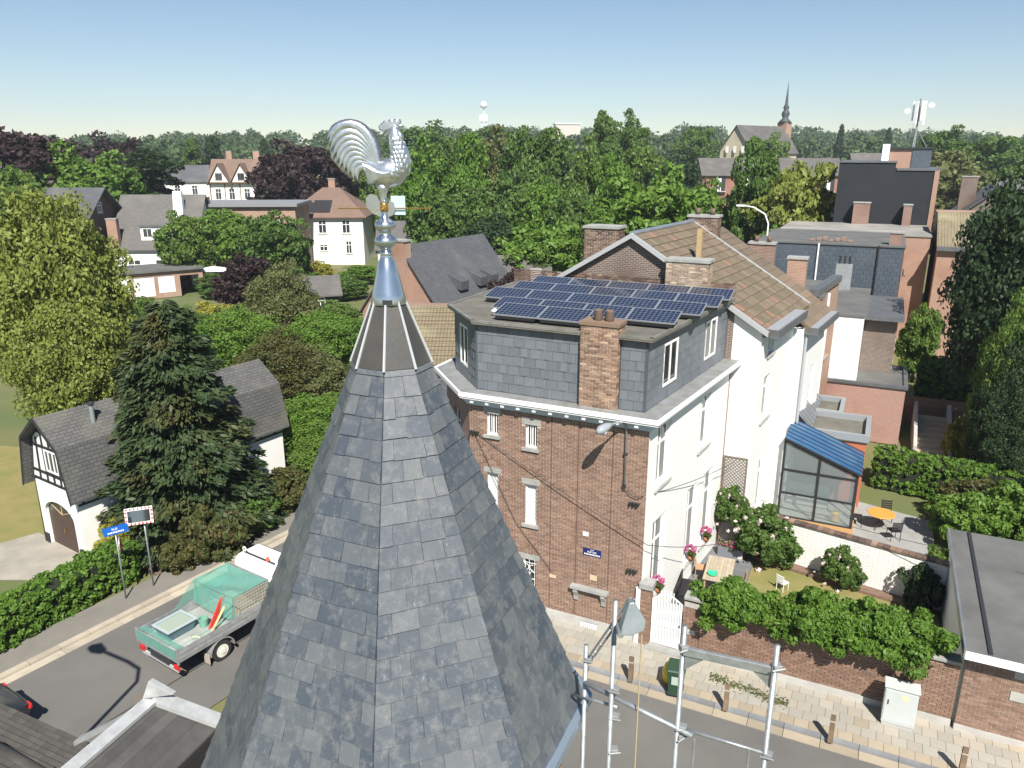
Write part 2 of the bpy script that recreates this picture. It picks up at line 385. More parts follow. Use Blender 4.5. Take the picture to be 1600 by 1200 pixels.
for k, o in enumerate(opf):
    f = wf.window(CH, o[0], o[2], o[1] - o[0], o[3] - o[2], mull=0 if k > 1 else 1, sill=STONE, lintel=STONE, depth=.1, bars=4 if k < 2 else 0, fw=.05, pane=BLIND if k in (2, 3) else GLASS)
    if k == 4:
        mb = MB(); W_ = o[1] - o[0]
        for sgn in (-1, 1):
            for c_, r_ in ((.35, .13), (.62, .15), (.92, .11)):
                mb.tube([wf.pt(o[0] + W_ / 2 + sgn * (.02 + r_ * (1 - math.cos(a)) * .75), .03, o[2] + c_ + r_ * math.sin(a)) for a in np.linspace(-2.2, 2.2, 9)], .011, 5)
        for u_ in (.04, W_ / 2, W_ - .04): mb.tube([wf.pt(o[0] + u_, .03, o[2]), wf.pt(o[0] + u_, .03, o[3])], .011, 5)
        for z_ in (.12, 1.1): mb.tube([wf.pt(o[0], .03, o[2] + z_), wf.pt(o[1], .03, o[2] + z_)], .011, 5)
        mb.build('window_grille', WFRAME, f)
for (uc, zc) in arch:                                   # brick relieving arches: each voussoir proud of the wall
    for k in range(11):
        a = math.pi * (k + .5) / 11; mb = MB()
        dr = Vector((math.cos(a), 0, math.sin(a))); tn = Vector((-math.sin(a), 0, math.cos(a)))
        def q(rr, tt, d): v = dr * rr + tn * tt; return wf.pt(uc + v.x, d, zc + v.z)
        mb.hexa([q(.19, -.022, .03), q(.36, -.04, .03), q(.36, -.04, -.01), q(.19, -.022, -.01), q(.19, .022, .03), q(.36, .04, .03), q(.36, .04, -.01), q(.19, .022, -.01)])
        mb.build('arch_brick', BRICK, CH)
mb = MB(); wf.box(mb, -.02, 6.42, -.05, .05, -.02, .45); mb.build('plinth', STONE2, CH)
mb = MB()
for u_ in (3.1, 4.06, 5.24): wf.box(mb, u_ - .012, u_ + .012, 0, .017, .5, 7.9)
mb.build('wall_joint', mat('dark joint', (.10, .06, .045), .9), CH)
mb = MB(); wf.box(mb, 3.95, 5.3, 0, .24, 1.62, 1.72); mb.build('stone_shelf', STONE, CH)
for u_ in (4.05, 5.05):
    mb = MB(); mb.ext([wf.pt(u_, d_, z_) for d_, z_ in ((0, 1.62), (0, 1.15), (.08, 1.13), (.10, 1.3), (.2, 1.5), (.2, 1.62))], wf.d * -.16); mb.build('corbel', STONE, CH)
mb = MB(); wf.box(mb, 3.1, 3.35, .012, .03, 1.72, 1.84); wf.box(mb, 4.6, 4.85, .012, .03, 2.0, 2.2); mb.build('stone_block', mat('tan stone', (.5, .42, .27), .8), CH)
mb = MB(); wf.box(mb, 4.3, 4.5, .012, .03, 3.62, 3.77); mb.build('wall_plate', WFRAME, CH)
mb = MB(); wf.box(mb, 4.32, 4.96, .05, .06, .08, .32); v = mb.build('cellar_vent', DARKM, CH)
mb = MB()
for i in range(9): wf.box(mb, 4.33 + i * .07, 4.355 + i * .07, .06, .075, .09, .31)
for z_ in (.09, .15, .2, .25, .29): wf.box(mb, 4.32, 4.96, .06, .07, z_, z_ + .018)
mb.build('vent_grille', WFRAME, v)
# street name plate with lettering
mb = MB(); wf.box(mb, 4.33, 4.97, .02, .035, 2.92, 3.18); sg = mb.build('street_plate', mat('blue enamel', (.012, .022, .12), .25), CH)
def text(body, size, m, parent, loc, rot, name='lettering', ext=.003, align='CENTER'):
    cu = bpy.data.curves.new(name, 'FONT'); cu.body = body; cu.size = size; cu.extrude = ext; cu.align_x = align; cu.align_y = 'CENTER'
    o = bpy.data.objects.new(name, cu); COL.objects.link(o); dg = bpy.context.evaluated_depsgraph_get(); dg.update()
    me = bpy.data.meshes.new_from_object(o.evaluated_get(dg)); bpy.data.objects.remove(o)
    me.materials.clear(); me.materials.append(m)
    o = bpy.data.objects.new(name, me); COL.objects.link(o); o.parent = parent; o.location = loc; o.rotation_euler = rot; return o
text('RUE DES', .085, WFRAME, sg, wf.pt(4.65, .037, 3.06), (R(90), 0, 0))
mb = MB()                                               # the lower line and the small top line cannot be read: plain strokes
for k in range(11): wf.box(mb, 4.38 + k * .052, 4.415 + k * .052, .036, .039, 2.945, 2.995)
for k in range(4): wf.box(mb, 4.60 + k * .03, 4.618 + k * .03, .036, .039, 3.13, 3.155)
mb.build('lettering', WFRAME, sg)
# cornice: white gutter lip, soffit and brackets along front and side
def cornice(pts, z, out):
    mb = MB(); P2 = [Vector((x, y, 0)) for x, y in pts]; n = len(P2); off = []
    for i in range(n):
        d0 = (P2[i] - P2[max(i - 1, 0)]) if i else (P2[1] - P2[0]); d1 = (P2[min(i + 1, n - 1)] - P2[i]) if i < n - 1 else d0
        d0.normalize(); d1.normalize(); n0 = Vector((d0.y, -d0.x, 0)); n1 = Vector((d1.y, -d1.x, 0)); m_ = (n0 + n1).normalized(); off.append(m_ / max(.3, m_.dot(n0)))
    return P2, off
CP_ = [(-8.6, 8.2), (-8.6, 2.2), (-6.4, 0), (0, 0), (1.0, 8.2)]
P2, off = cornice(CP_, 8, .4)
def band(mb, d0, d1, z0, z1, a=0, b=None):
    b = len(P2) - 1 if b is None else b
    for i in range(a, b):
        p, q = P2[i], P2[i + 1]; o, r = off[i], off[i + 1]
        mb.hexa([p + o * d1 + Vector((0, 0, z0)), q + r * d1 + Vector((0, 0, z0)), q + r * d0 + Vector((0, 0, z0)), p + o * d0 + Vector((0, 0, z0)),
                 p + o * d1 + Vector((0, 0, z1)), q + r * d1 + Vector((0, 0, z1)), q + r * d0 + Vector((0, 0, z1)), p + o * d0 + Vector((0, 0, z1))])
mb = MB(); band(mb, -.35, .40, 8.0, 8.07); band(mb, .36, .44, 8.073, 8.21); mb.build('cornice', WFRAME, CH)
mb = MB(); band(mb, -.35, .357, 8.075, 8.17); mb.build('gutter_bed', mat('gutter zinc', (.30, .31, .31), .6, .3, c2=(.22, .22, .21), nscale=2), CH)
mb = MB(); band(mb, -.02, .10, 7.72, 7.995); mb.build('frieze', mat('pale blue trim', (.46, .56, .62), .6), CH)
for i in range(11): wf.box(b_ := MB(), .2 + i * .58, .32 + i * .58, .102, .34, 7.86, 7.996); b_.build('bracket', WFRAME, CH)
# attic storey, hung with slates
AT = [(-8.25, 8.2), (-8.25, 2.35), (-6.25, .32), (-.3, .32), (.66, 8.2)]
af = Wall(AT[2], AT[3]); aw = Wall(AT[3], AT[4]); ac = Wall(AT[1], AT[2]); al = Wall(AT[0], AT[1])
ZA, ZB = 8.17, 10.5
opa = [(1.38, 2.68, 8.62, 10.1), (5.45, 6.75, 8.62, 10.1)]; opc = [(.7, 1.75, 8.6, 10.1)]
SLB = mat('slate backing', (.035, .042, .05), .7)
mb = MB(); af.solid(mb, ZA, ZB); aw.solid(mb, ZA, ZB, opa); ac.solid(mb, ZA, ZB, opc); al.solid(mb, ZA, ZB); attic = mb.build('attic_wall', SLB, CH)
for o in opa:
    f = aw.window(CH, o[0], o[2], 1.3, o[3] - o[2], mull=1, depth=-.02, sill=None, fw=.09, pane=GLASS)
    aw.box(b_ := MB(), o[0] + .1, o[0] + (.62 if o is opa[0] else 1.2), -.028, -.024, o[2] + .1, o[3] - .1); b_.build('curtain', mat('net curtain', (.55, .55, .53), .9), f)
    if o is opa[0]: aw.box(b_ := MB(), o[0] + .7, o[0] + 1.0, -.028, -.024, o[2] + .1, o[3] - .1); b_.build('curtain', mat('green curtain', (.30, .34, .08), .9), f)
ac.window(CH, .7, 8.6, 1.05, 1.5, mull=1, depth=-.02, sill=None, fw=.08)
CHX0, CHX1 = 3.86, 5.08
sw, sh_ = .40, .325; slm = MB().hexa([(.006, -.030, 0), (sw - .006, -.030, 0), (sw - .006, -.006, 0), (.006, -.006, 0), (.006, -.016, sh_ + .06), (sw - .006, -.016, sh_ + .06), (sw - .006, -.001, sh_ + .06), (.006, -.001, sh_ + .06)]).mesh('wall_slate', SLATEH)
slh = MB().hexa([(.006, -.042, 0), (sw * .52, -.042, 0), (sw * .52, -.016, 0), (.006, -.016, 0), (.006, -.028, sh_), (sw * .52, -.028, sh_), (sw * .52, -.012, sh_), (.006, -.012, sh_)]).mesh('wall_slate', SLATEH)
cnt = 0
for W_, ops in ((af, [(CHX0 - .05, CHX1 + .05, 8, 11)]), (aw, opa), (ac, opc)):
    for j in range(7):
        z = ZA + .02 + j * sh_; u = -(sw * .5 if j % 2 else 0)
        while u < W_.L:
            u0, u1 = max(u, 0), min(u + sw, W_.L)
            if u1 - u0 > .08 and not any(u1 > o[0] + .02 and u0 < o[1] - .02 and z + sh_ > o[2] and z < o[3] for o in ops):
                link_copy(slm, 'wall_slate', CH, W_.pt(u0, random.uniform(0, .004), z), (0, 0, W_.ang), ((u1 - u0) / sw, 1, 1 if j < 6 else .75))
            elif u1 - u0 > .08:                        # cut slates beside openings
                for o in ops:
                    if u0 < o[0] < u1 and z + sh_ > o[2] and z < o[3]: link_copy(slm, 'wall_slate', CH, W_.pt(u0, 0, z), (0, 0, W_.ang), ((o[0] - u0) / sw, 1, 1 if j < 6 else .75))
                    if u0 < o[1] < u1 and z + sh_ > o[2] and z < o[3]: link_copy(slm, 'wall_slate', CH, W_.pt(o[1], 0, z), (0, 0, W_.ang), ((u1 - o[1]) / sw, 1, 1 if j < 6 else .75))
            if (int(round(u / sw)) + j) % 2 == 0 and u0 == u and u1 - u0 > .3 and not any(u1 > o[0] - .02 and u0 < o[1] + .02 and z + sh_ > o[2] - .05 and z < o[3] + .05 for o in ops) and j < 6:
                link_copy(slh, 'wall_slate', CH, W_.pt(u0 + random.uniform(.06, .1), 0, z + .02), (0, 0, W_.ang), (1.05, 1, .9))
            u += sw
mb = MB()
for W_ in (af, aw): 
    for u_ in (0, W_.L): W_.box(mb, u_ - .03, u_ + .03, -.03, .045, ZA, ZB - .01)
mb.build('corner_strip', mat('slate strip', (.07, .085, .1), .5), CH)
RP = [(-8.5, 8.2), (-8.5, 2.25), (-6.33, .08), (-.08, .08), (.92, 8.2)]
mb = MB().prism(RP, 10.5, 10.60); mb.build('flat_roof', FELTM, CH)
mb = MB()
for a_, b_ in zip(RP[:-1], RP[1:]):
    W_ = Wall(a_, b_); W_.box(mb, -.01, W_.L + .01, -.10, .012, 10.56, 10.645)
mb.build('roof_edge', mat('roof edging', (.20, .195, .18), .6, c2=(.12, .12, .10), nscale=2), CH)
# chimney through the front of the attic
ck = MB().box(-6.25 + CHX0, -6.25 + CHX1, .05, .75, 8.17, 10.95).build('chimney', MORTAR, CH)
cw = [Wall((-6.25 + CHX0, .05), (-6.25 + CHX1, .05)), Wall((-6.25 + CHX1, .05), (-6.25 + CHX1, .75)), Wall((-6.25 + CHX0, .75), (-6.25 + CHX0, .05))]
for k, W_ in enumerate(cw): W_.bricks(CH, 8.2, 10.86, m=mat('chimney brick', (.27, .17, .115), .88, c2=(.16, .10, .07), nscale=1.3, c3=(.38, .26, .18), var=.35), seed=5 + k)
mb = MB().box(-6.25 + CHX0 - .05, -6.25 + CHX1 + .05, 0, .8, 10.87, 10.98); mb.build('chimney_cap', BRICKD, CH)
for x_ in (-1.95, -1.58): MB().lathe([(.13, 0), (.15, .04), (.13, .3), (.14, .34), (.1, .34), (.1, .1)], 14).build('chimney_pot', mat('clay pot', (.13, .09, .065), .8), CH, True, loc=(x_, .42, 10.98))
for o in opw:
    f = ww.window(CH, o[0], o[2], o[1] - o[0], o[3] - o[2], mull=1, trans=.68, depth=.14, fw=.09, sill=STONE2)
# vent cowls on the flat roof
for x_, y_ in ((-6.0, 1.2), (-5.6, 1.75)):
    t_ = thing('roof_vent', 'small pale roof vent cowl standing beside the front left solar panels', 'roof vent', fr(x_, y_, 10.6), 0, 'vent cowls on the flat roof')
    MB().lathe([(.05, 0), (.05, .18)], 10).build('pipe', ZINC, t_, True); MB().lathe([(.14, .18), (.03, .27)], 12).build('cowl', WFRAME, t_)

# ---------------------------------------------------------------- solar panels: each a thing of its own
CELL = None
def solar_mat():
    m, nt, b = _new('solar cells'); tc = N(nt, 'ShaderNodeTexCoord'); br = N(nt, 'ShaderNodeTexBrick'); nt.links.new(tc.outputs['UV'], br.inputs['Vector']); br.offset = 0
    for k, v in (('Scale', 1.), ('Brick Width', .16), ('Row Height', .16), ('Mortar Size', .006), ('Bias', -.2)): br.inputs[k].default_value = v
    br.inputs['Color1'].default_value = (.011, .018, .042, 1); br.inputs['Color2'].default_value = (.015, .025, .058, 1); br.inputs['Mortar'].default_value = (.20, .22, .25, 1)
    nt.links.new(br.outputs['Color'], b.inputs['Base Color']); b.inputs['Roughness'].default_value = .12; b.inputs['Specular IOR Level'].default_value = .6; return m
SOLAR = solar_mat(); PFR = mat('panel frame', (.45, .47, .49), .4, .6); PBK = mat('panel tray', (.02, .02, .022), .6)
PW, PH = 1.62, 1.02
pcell = MB().box(.03, PW - .03, .03, PH - .03, .03, .042).mesh('cells', SOLAR)
q = MB(); q.box(0, PW, 0, .03, 0, .045); q.box(0, PW, PH - .03, PH, 0, .045); q.box(0, .03, .03, PH - .03, 0, .045); q.box(PW - .03, PW, .03, PH - .03, 0, .045); pframe = q.mesh('frame', PFR)
q = MB(); q.box(.03, PW - .03, .03, PH - .03, 0, .028); q.box(.1, PW - .1, -.02, .06, -.1, -.002); q.box(.06, .14, .06, PH - .08, -.10, -.003); q.box(PW - .14, PW - .06, .06, PH - .08, -.1, -.003); pback = q.mesh('mounting_tray', PBK)
rows = [(.55, -5.75, 2, 'front row beside the brick chimney'), (1.62, -6.35, 4, 'second row behind the chimney pots'), (3.35, -7.55, 5, 'third row, middle of the roof'), (5.05, -7.3, 5, 'fourth row back on the roof'), (6.65, -7.2, 5, 'rearmost row under the neighbouring gable')]
for y_, x0_, n_, wh in rows:
    for k in range(n_):
        t_ = thing('solar_panel', 'blue solar panel in the ' + wh, 'solar panel', fr(x0_ + k * (PW + .02), y_, 10.78), FA, 'solar panels on the flat roof, ' + wh.split(',')[0])
        t_.rotation_euler = (R(13), 0, FA)
        for me_, nm in ((pcell, 'cells'), (pframe, 'frame'), (pback, 'mounting_tray')): link_copy(me_, nm, t_)

# ================================================================ WHITE GABLED HOUSE behind, and its neighbour
GH = thing('gabled_house', 'white gabled house with mossy clay tile roof and sooty brick chimneys', 'house', C0, FA)
g0 = Wall((-8.6, 8.22), (2.05, 8.22)); SK = .123
def sk(x, y): return (x + SK * (y - 8.22), y)
f2 = Wall((2.05, 8.22), sk(2.05, 13.6)); XR, ZR, ZE = -3.3, 12.85, 9.45
op2 = [(1.0, 2.1, 5.4, 7.3), (1.15, 2.0, 8.2, 9.15), (1.5, 2.5, 1.0, 3.5)]
mb = MB(); f2.solid(mb, 0, ZE, op2); mb.build('white_wall', WBRICK, GH)
for k, o in enumerate(op2): f2.window(GH, o[0], o[2], o[1] - o[0], o[3] - o[2], mull=1 if k != 1 else 0, trans=.7 if k != 1 else None, depth=.14, fw=.09, sill=STONE2)
def gablewall(mb, y0, y1, x0, x1, zl, zr_, split=None):
    mb.ext([(x0, y0, 0), (x1, y0, 0), (x1, y0, zr_), (XR, y0, ZR), (x0, y0, zl)], (0, y0 - y1, 0))
mb = MB(); mb.ext([(.95, 8.22, 0), (2.05, 8.22, 0), (2.05, 8.22, ZE), (.95, 8.22, ZE + .66)], (0, -.3, 0)); mb.build('return_wall', WBRICK, GH)
mb = MB(); mb.ext([(-8.6, 8.23, 7.0), (.945, 8.23, 7.0), (.945, 8.23, ZE + .66), (XR, 8.23, ZR - .05), (-8.6, 8.23, 9.6)], (0, -.28, 0)); mb.build('gable_wall', BRICKDT, GH)
Wall((-8.6, 8.23), (.9, 8.23)).bricks(GH, 10.5, 11.2, m=BRICKD, seed=9)
# tiled slope towards the garden side, courses as geometry
e0, e1 = Vector((2.3, 8.05, ZE - .1)), Vector((*sk(2.3, 15.2), ZE - .1)); r0, r1 = Vector((XR, 8.05, ZR + .02)), Vector((*sk(XR, 15.2), ZR + .02))
mb = MB(); mb.ext([e0, e1, r1, r0], (0, 0, .12)); l0, l1 = Vector((-8.9, 8.05, 9.5)), Vector((*sk(-8.9, 15.2), 9.5)); mb.ext([r0, r1, l1, l0], (0, 0, .12)); rf = mb.build('roof', TILE, GH)
nrm = (e1 - e0).cross(r0 - e0).normalized(); NR, NC = 15, 21
tl = (r0 - e0).length / NR; tw = (e1 - e0).length / NC; ud = (e1 - e0).normalized(); sd = (r0 - e0).normalized()
tme = []
for m_ in (TILE, mat('new orange tile', (.25, .135, .09), .85, c2=(.20, .115, .075), nscale=2), mat('mossy tile', (.135, .112, .07), .95, c2=(.105, .09, .06), nscale=3, bmp=.3)):
    tme.append(MB().hexa([(.008, 0, 0), (tw - .008, 0, 0), (tw - .008, tl * 1.08, 0), (.008, tl * 1.08, 0), (.008, 0, .05), (tw - .008, 0, .05), (tw - .008, tl * 1.08, .012), (.008, tl * 1.08, .012)]).mesh('roof_tile', m_))
Mt = Matrix((ud, sd, nrm)).transposed().to_euler(); rs = random.Random(11)
for j in range(NR):
    for i in range(NC):
        p = e0 + ud * (i * tw) + sd * (j * tl) + nrm * .004
        k = 1 if (j, i) in ((14, 4), (13, 8), (2, 0), (1, 1), (3, 1), (0, 2), (5, 9), (1, 6), (0, 7), (2, 12), (8, 13)) else (2 if rs.random() < .3 else 0)
        link_copy(tme[k], 'roof_tile', GH, p, Mt)
mb = MB(); mb.tube([r0 + Vector((0, -.02, .06)), r1 + Vector((0, 0, .06))], .1, 8); mb.build('ridge_cap', ZINC, GH)
mb = MB()
for a_, b_ in ((e0, r0), (e1, r1)):
    d_ = (b_ - a_).normalized(); mb.hexa([a_ + Vector((0, -.08, -.12)), a_ + Vector((0, .10, -.12)), b_ + Vector((0, .10, -.12)), b_ + Vector((0, -.08, -.12)), a_ + Vector((0, -.08, .08)), a_ + Vector((0, .10, .08)), b_ + Vector((0, .10, .08)), b_ + Vector((0, -.08, .08))])
a_, b_ = l0, r0; mb.hexa([a_ + Vector((0, -.08, -.12)), a_ + Vector((0, .10, -.12)), b_ + Vector((0, .10, -.12)), b_ + Vector((0, -.08, -.12)), a_ + Vector((0, -.08, .08)), a_ + Vector((0, .10, .08)), b_ + Vector((0, .10, .08)), b_ + Vector((0, -.08, .08))])
VM = mat('verge metal', (.48, .49, .50), .5, .4)
for i_ in range(0, len(mb.v), 8): MB().hexa(mb.v[i_:i_ + 8]).build('verge_trim', VM, GH)
def boxgutter(parent, W_, u0, u1, z):
    mb = MB(); W_.box(mb, u0, u1, -.1, .62, z - .32, z); mb.build('box_gutter', mat('dark zinc', (.17, .18, .19), .5, .4, c2=(.13, .135, .14), nscale=2), parent)
    mb = MB(); W_.box(mb, u0 + .06, u1 - .06, -.05, .56, z + .002, z + .02); mb.build('gutter_floor', mat('gutter lining', (.27, .28, .29), .6), parent)
boxgutter(GH, f2, .1, 4.9, ZE + .02)
def chimney(parent, x0, x1, y0, y1, z0, z1, m=None, pots=0, cap=STONE, seed=20, build_bricks=True):
    c_ = MB().box(x0, x1, y0, y1, z0, z1).build('chimney', MORTAR if build_bricks else m, parent)
    if build_bricks:
        for k, W_ in enumerate((Wall((x0, y0), (x1, y0)), Wall((x1, y0), (x1, y1)), Wall((x1, y1), (x0, y1)), Wall((x0, y1), (x0, y0)))):
            W_.bricks(parent, z0 + .02, z1 - .02, m=m or BRICKD, seed=seed + k)
    MB().box(x0 - .06, x1 + .06, y0 - .06, y1 + .06, z1, z1 + .1).build('chimney_cap', cap, c_)
    for k in range(pots): MB().lathe([(.11, 0), (.12, .3), (.09, .3)], 10).build('chimney_pot', mat('clay pot', (.13, .09, .065), .8), c_, True, loc=(x0 + (k + .5) * (x1 - x0) / pots, (y0 + y1) / 2, z1 + .1))
    return c_
CBR = mat('chimney brick', (.27, .17, .115), .88)
chimney(GH, -5.4, -3.95, 8.3, 9.2, 10.0, 13.05, BRICKD, seed=30)
chimney(GH, -1.75, -.1, 7.75, 8.6, 10.62, 11.95, mat('pale chimney brick', (.34, .26, .19), .88, c2=(.2, .15, .11), nscale=1.5, c3=(.42, .34, .26), var=.35), seed=40)
chimney(GH, *[sk(-3.6, 15.4)[0], sk(-2.2, 15.4)[0]], 15.25, 16.1, 9, 13.1, BRICKD, pots=2, seed=50)
mb = MB(); mb.box(-1.15, -.95, 10.2, 10.4, 10.9, 13.0); mb.build('flue_box', WOODP, GH)
# second white house of the row
NH = thing('narrow_white_house', 'narrow white house with box gutter and grey downpipe beside the conservatory', 'house', C0, FA)
p3 = Vector((*sk(2.45, 13.62), 0)); f3 = Wall((p3.x, p3.y), sk(2.45, 18.6)); op3 = [(2.6, 3.7, 3.5, 6.2)]
mb = MB(); f3.solid(mb, 0, 8.5, op3); Wall((p3.x - 3, p3.y), (p3.x, p3.y)).solid(mb, 0, 8.5, t=.25, u1=2.99); mb.build('white_wall', WBRICK, NH)
f3.window(NH, 2.6, 3.5, 1.1, 2.7, mull=1, trans=.7, depth=.14, fw=.09, sill=STONE2)
e0, e1 = Vector((*sk(2.75, 13.75), 8.5)), Vector((*sk(2.75, 18.7), 8.5)); r0, r1 = Vector((*sk(-3.0, 15.25), 12.4)), Vector((*sk(-3.0, 18.7), 12.4))
mb = MB(); mb.ext([e0, e1, r1, r0], (0, 0, .14)); mb.ext([r0, r1, Vector((*sk(-8, 18.7), 9)), Vector((*sk(-8, 15.25), 9))], (0, 0, .14)); mb.build('roof', TILE, NH)
mb = MB(); slope_course(mb, e0, e1, r1, r0, 16); mb.build('tile_courses', TILE, NH)
boxgutter(NH, f3, .2, 4.8, 8.55)
mb = MB(); mb.tube([f3.pt(.35, .1, 8.2), f3.pt(.35, .1, 2.6), f3.pt(-1.2, .16, 2.45), f3.pt(-1.2, .16, .2)], .05, 8); mb.build('downpipe', mat('grey downpipe', (.36, .37, .38), .5), NH)
# ================================================================ FOLIAGE TOOLS
def quads_to_mesh(name, c, u, v, m):
    """leaf quads: centre c, half axes u, v (n,3 arrays)"""
    n = len(c); co = np.empty((n, 4, 3), np.float32)
    co[:, 0] = c - u - v * .2; co[:, 1] = c - v; co[:, 2] = c + u - v * .2; co[:, 3] = c + v
    me = bpy.data.meshes.new(name); me.vertices.add(n * 4); me.vertices.foreach_set('co', co.ravel())
    me.loops.add(n * 4); me.loops.foreach_set('vertex_index', np.arange(n * 4, dtype=np.int32))
    me.polygons.add(n); me.polygons.foreach_set('loop_start', np.arange(0, n * 4, 4, dtype=np.int32)); me.polygons.foreach_set('loop_total', np.full(n, 4, np.int32))
    me.update(calc_edges=True); me.materials.append(m); return me
def unit(a): return a / np.maximum(np.linalg.norm(a, axis=1, keepdims=True), 1e-9)
def leaves(rg, c, nrm, size, droop=0., flat=.75):
    """leaf axes round a wished normal"""
    n = len(c); nn = unit(nrm * flat + rg.normal(0, .55, (n, 3))); t = unit(np.cross(nn, rg.normal(0, 1, (n, 3)))); b = np.cross(nn, t)
    s = (size * rg.uniform(.65, 1.35, (n, 1))); t[:, 2] -= droop; return t * s * .5, b * s * .9
def clump_crown(name, m, seed, ncl, per, leaf, env, clr=(.55, .9), inner=.35, flat=.75, squash=.75, droop=0.):
    """leaf clumps filling an envelope env(rg, n) -> centres and outward directions"""
    rg = np.random.default_rng(seed); cc, out = env(rg, ncl); rad = rg.uniform(*clr, ncl)
    idx = np.repeat(np.arange(ncl), per); d = unit(rg.normal(0, 1, (ncl * per, 3)) + out[idx] * .5 + np.array([0, 0, .25]))
    rr = rad[idx, None] * rg.uniform(inner, 1.0, (ncl * per, 1)) ** .5
    c = cc[idx] + d * rr * np.array([1, 1, squash]); u, v = leaves(rg, c, d, leaf, droop, flat)
    return quads_to_mesh(name, c, u, v, m)
def env_ellipsoid(rx, ry, rz, zc, shell=.55, bottom=-.8, lump=.18):
    def f(rg, n):
        d = unit(rg.normal(0, 1, (n * 2, 3))); d = d[d[:, 2] > bottom][:n]; k = len(d)
        r = (shell + (1 - shell) * rg.uniform(0, 1, (k, 1)) ** .6) * (1 + rg.normal(0, lump, (k, 1)))
        c = d * r * np.array([rx, ry, rz]) + np.array([0, 0, zc])
        if k < n: c = np.vstack([c, c[:n - k]]); d = np.vstack([d, d[:n - k]])
        return c, d
    return f
def env_cone(r, h, z0, power=.85, shell=.5):
    def f(rg, n):
        t = rg.uniform(0, 1, n) ** 1.5; a = rg.uniform(0, 2 * np.pi, n); rr = r * (1 - t) ** power * (shell + (1 - shell) * rg.uniform(0, 1, n) ** .5) * (1 + rg.normal(0, .10, n)) + .05
        c = np.stack([rr * np.cos(a), rr * np.sin(a), z0 + t * h], 1); d = np.stack([np.cos(a), np.sin(a), np.full(n, .35)], 1); return c, unit(d)
    return f
def env_box(x0, x1, y0, y1, z0, z1):
    def f(rg, n):
        ax, ay, az = (y1 - y0) * (z1 - z0), (x1 - x0) * (z1 - z0), (x1 - x0) * (y1 - y0); p = np.array([ax, ax, ay, ay, az]); k = rg.choice(5, n, p=p / p.sum())
        c = np.stack([rg.uniform(x0, x1, n), rg.uniform(y0, y1, n), rg.uniform(z0, z1, n)], 1); d = np.zeros((n, 3))
        for i, (ax_, v_, s_) in enumerate(((0, x0, -1), (0, x1, 1), (1, y0, -1), (1, y1, 1), (2, z1, 1))):
            q = k == i; c[q, ax_] = v_ + rg.normal(0, .04, q.sum()); d[q, ax_] = s_
        return c, d
    return f
LM = {
 'green': leafmat('leaf green', (0.088, 0.163, 0.026), (0.150, 0.227, 0.044), (0.072, 0.143, 0.026)),
 'mid': leafmat('leaf mid green', (0.068, 0.130, 0.026), (0.114, 0.189, 0.039), (0.058, 0.114, 0.025)),
 'bright': leafmat('leaf bright green', (.10, .19, .025), (.15, .25, .04), (.08, .16, .03)),
 'lime': leafmat('leaf lime', (.17, .215, .038), (.245, .275, .065), (.135, .185, .032)),
 'dark': leafmat('leaf dark green', (0.026, 0.055, 0.022), (0.050, 0.086, 0.030), (0.036, 0.066, 0.024)),
 'conifer': leafmat('conifer needle', (.026, .050, .022), (.058, .085, .030), (.085, .080, .026), trans=.12),
 'copper': leafmat('copper beech leaf', (.022, .012, .014), (.040, .022, .020), (.03, .02, .012), trans=.1),
 'olive': leafmat('leaf olive', (0.111, 0.130, 0.046), (0.169, 0.182, 0.065), (0.091, 0.117, 0.039)),
 'hedge': leafmat('hedge leaf', (0.085, 0.176, 0.023), (0.143, 0.247, 0.036), (0.098, 0.189, 0.026)),
 'yellow': leafmat('leaf yellow', (.28, .27, .04), (.36, .33, .06), (.2, .24, .04)),
 'far': leafmat('far leaf', (0.062, 0.107, 0.039), (0.101, 0.150, 0.055), (0.049, 0.088, 0.035)),
 'red': leafmat('photinia leaf', (.07, .105, .03), (.13, .10, .035), (.055, .10, .025)),
}
BARK = mat('bark', (.085, .065, .048), .95, c2=(.05, .04, .032), nscale=5, bmp=.5, bscale=18)
def set_mat(o, m):
    o.material_slots[0].link = 'OBJECT'; o.material_slots[0].material = m
def trunk_mesh(h, r, seed, limbs=6, z0=.3, spread=.4, n=8):
    rs = random.Random(seed); mb = MB(); mb.tube([(0, 0, -.1), (rs.uniform(-.05, .05) * h * .3, rs.uniform(-.05, .05) * h * .3, h * .4), (rs.uniform(-.04, .04) * h, rs.uniform(-.04, .04) * h, h * .92)], [r * 1.25, r * .8, r * .15], n)
    for k in range(limbs):
        a = k * 2.4 + rs.random(); z = h * rs.uniform(z0, .75); L = h * spread * rs.uniform(.6, 1)
        mb.tube([(0, 0, z), (math.cos(a) * L * .5, math.sin(a) * L * .5, z + L * .35), (math.cos(a) * L, math.sin(a) * L, z + L * .55)], [r * .45, r * .3, r * .08], 6)
    return mb.mesh('trunk', BARK, True)
def plant(name, label, cat, loc, crown, m=None, trunk=None, scale=(1, 1, 1), rz=0., group=None, cname='crown'):
    t = thing(name, label, cat, loc, rz, group); t.scale = scale
    c = link_copy(crown, cname, t)
    if m is not None: set_mat(c, LM[m])
    if trunk: link_copy(trunk, 'trunk', t)
    return t

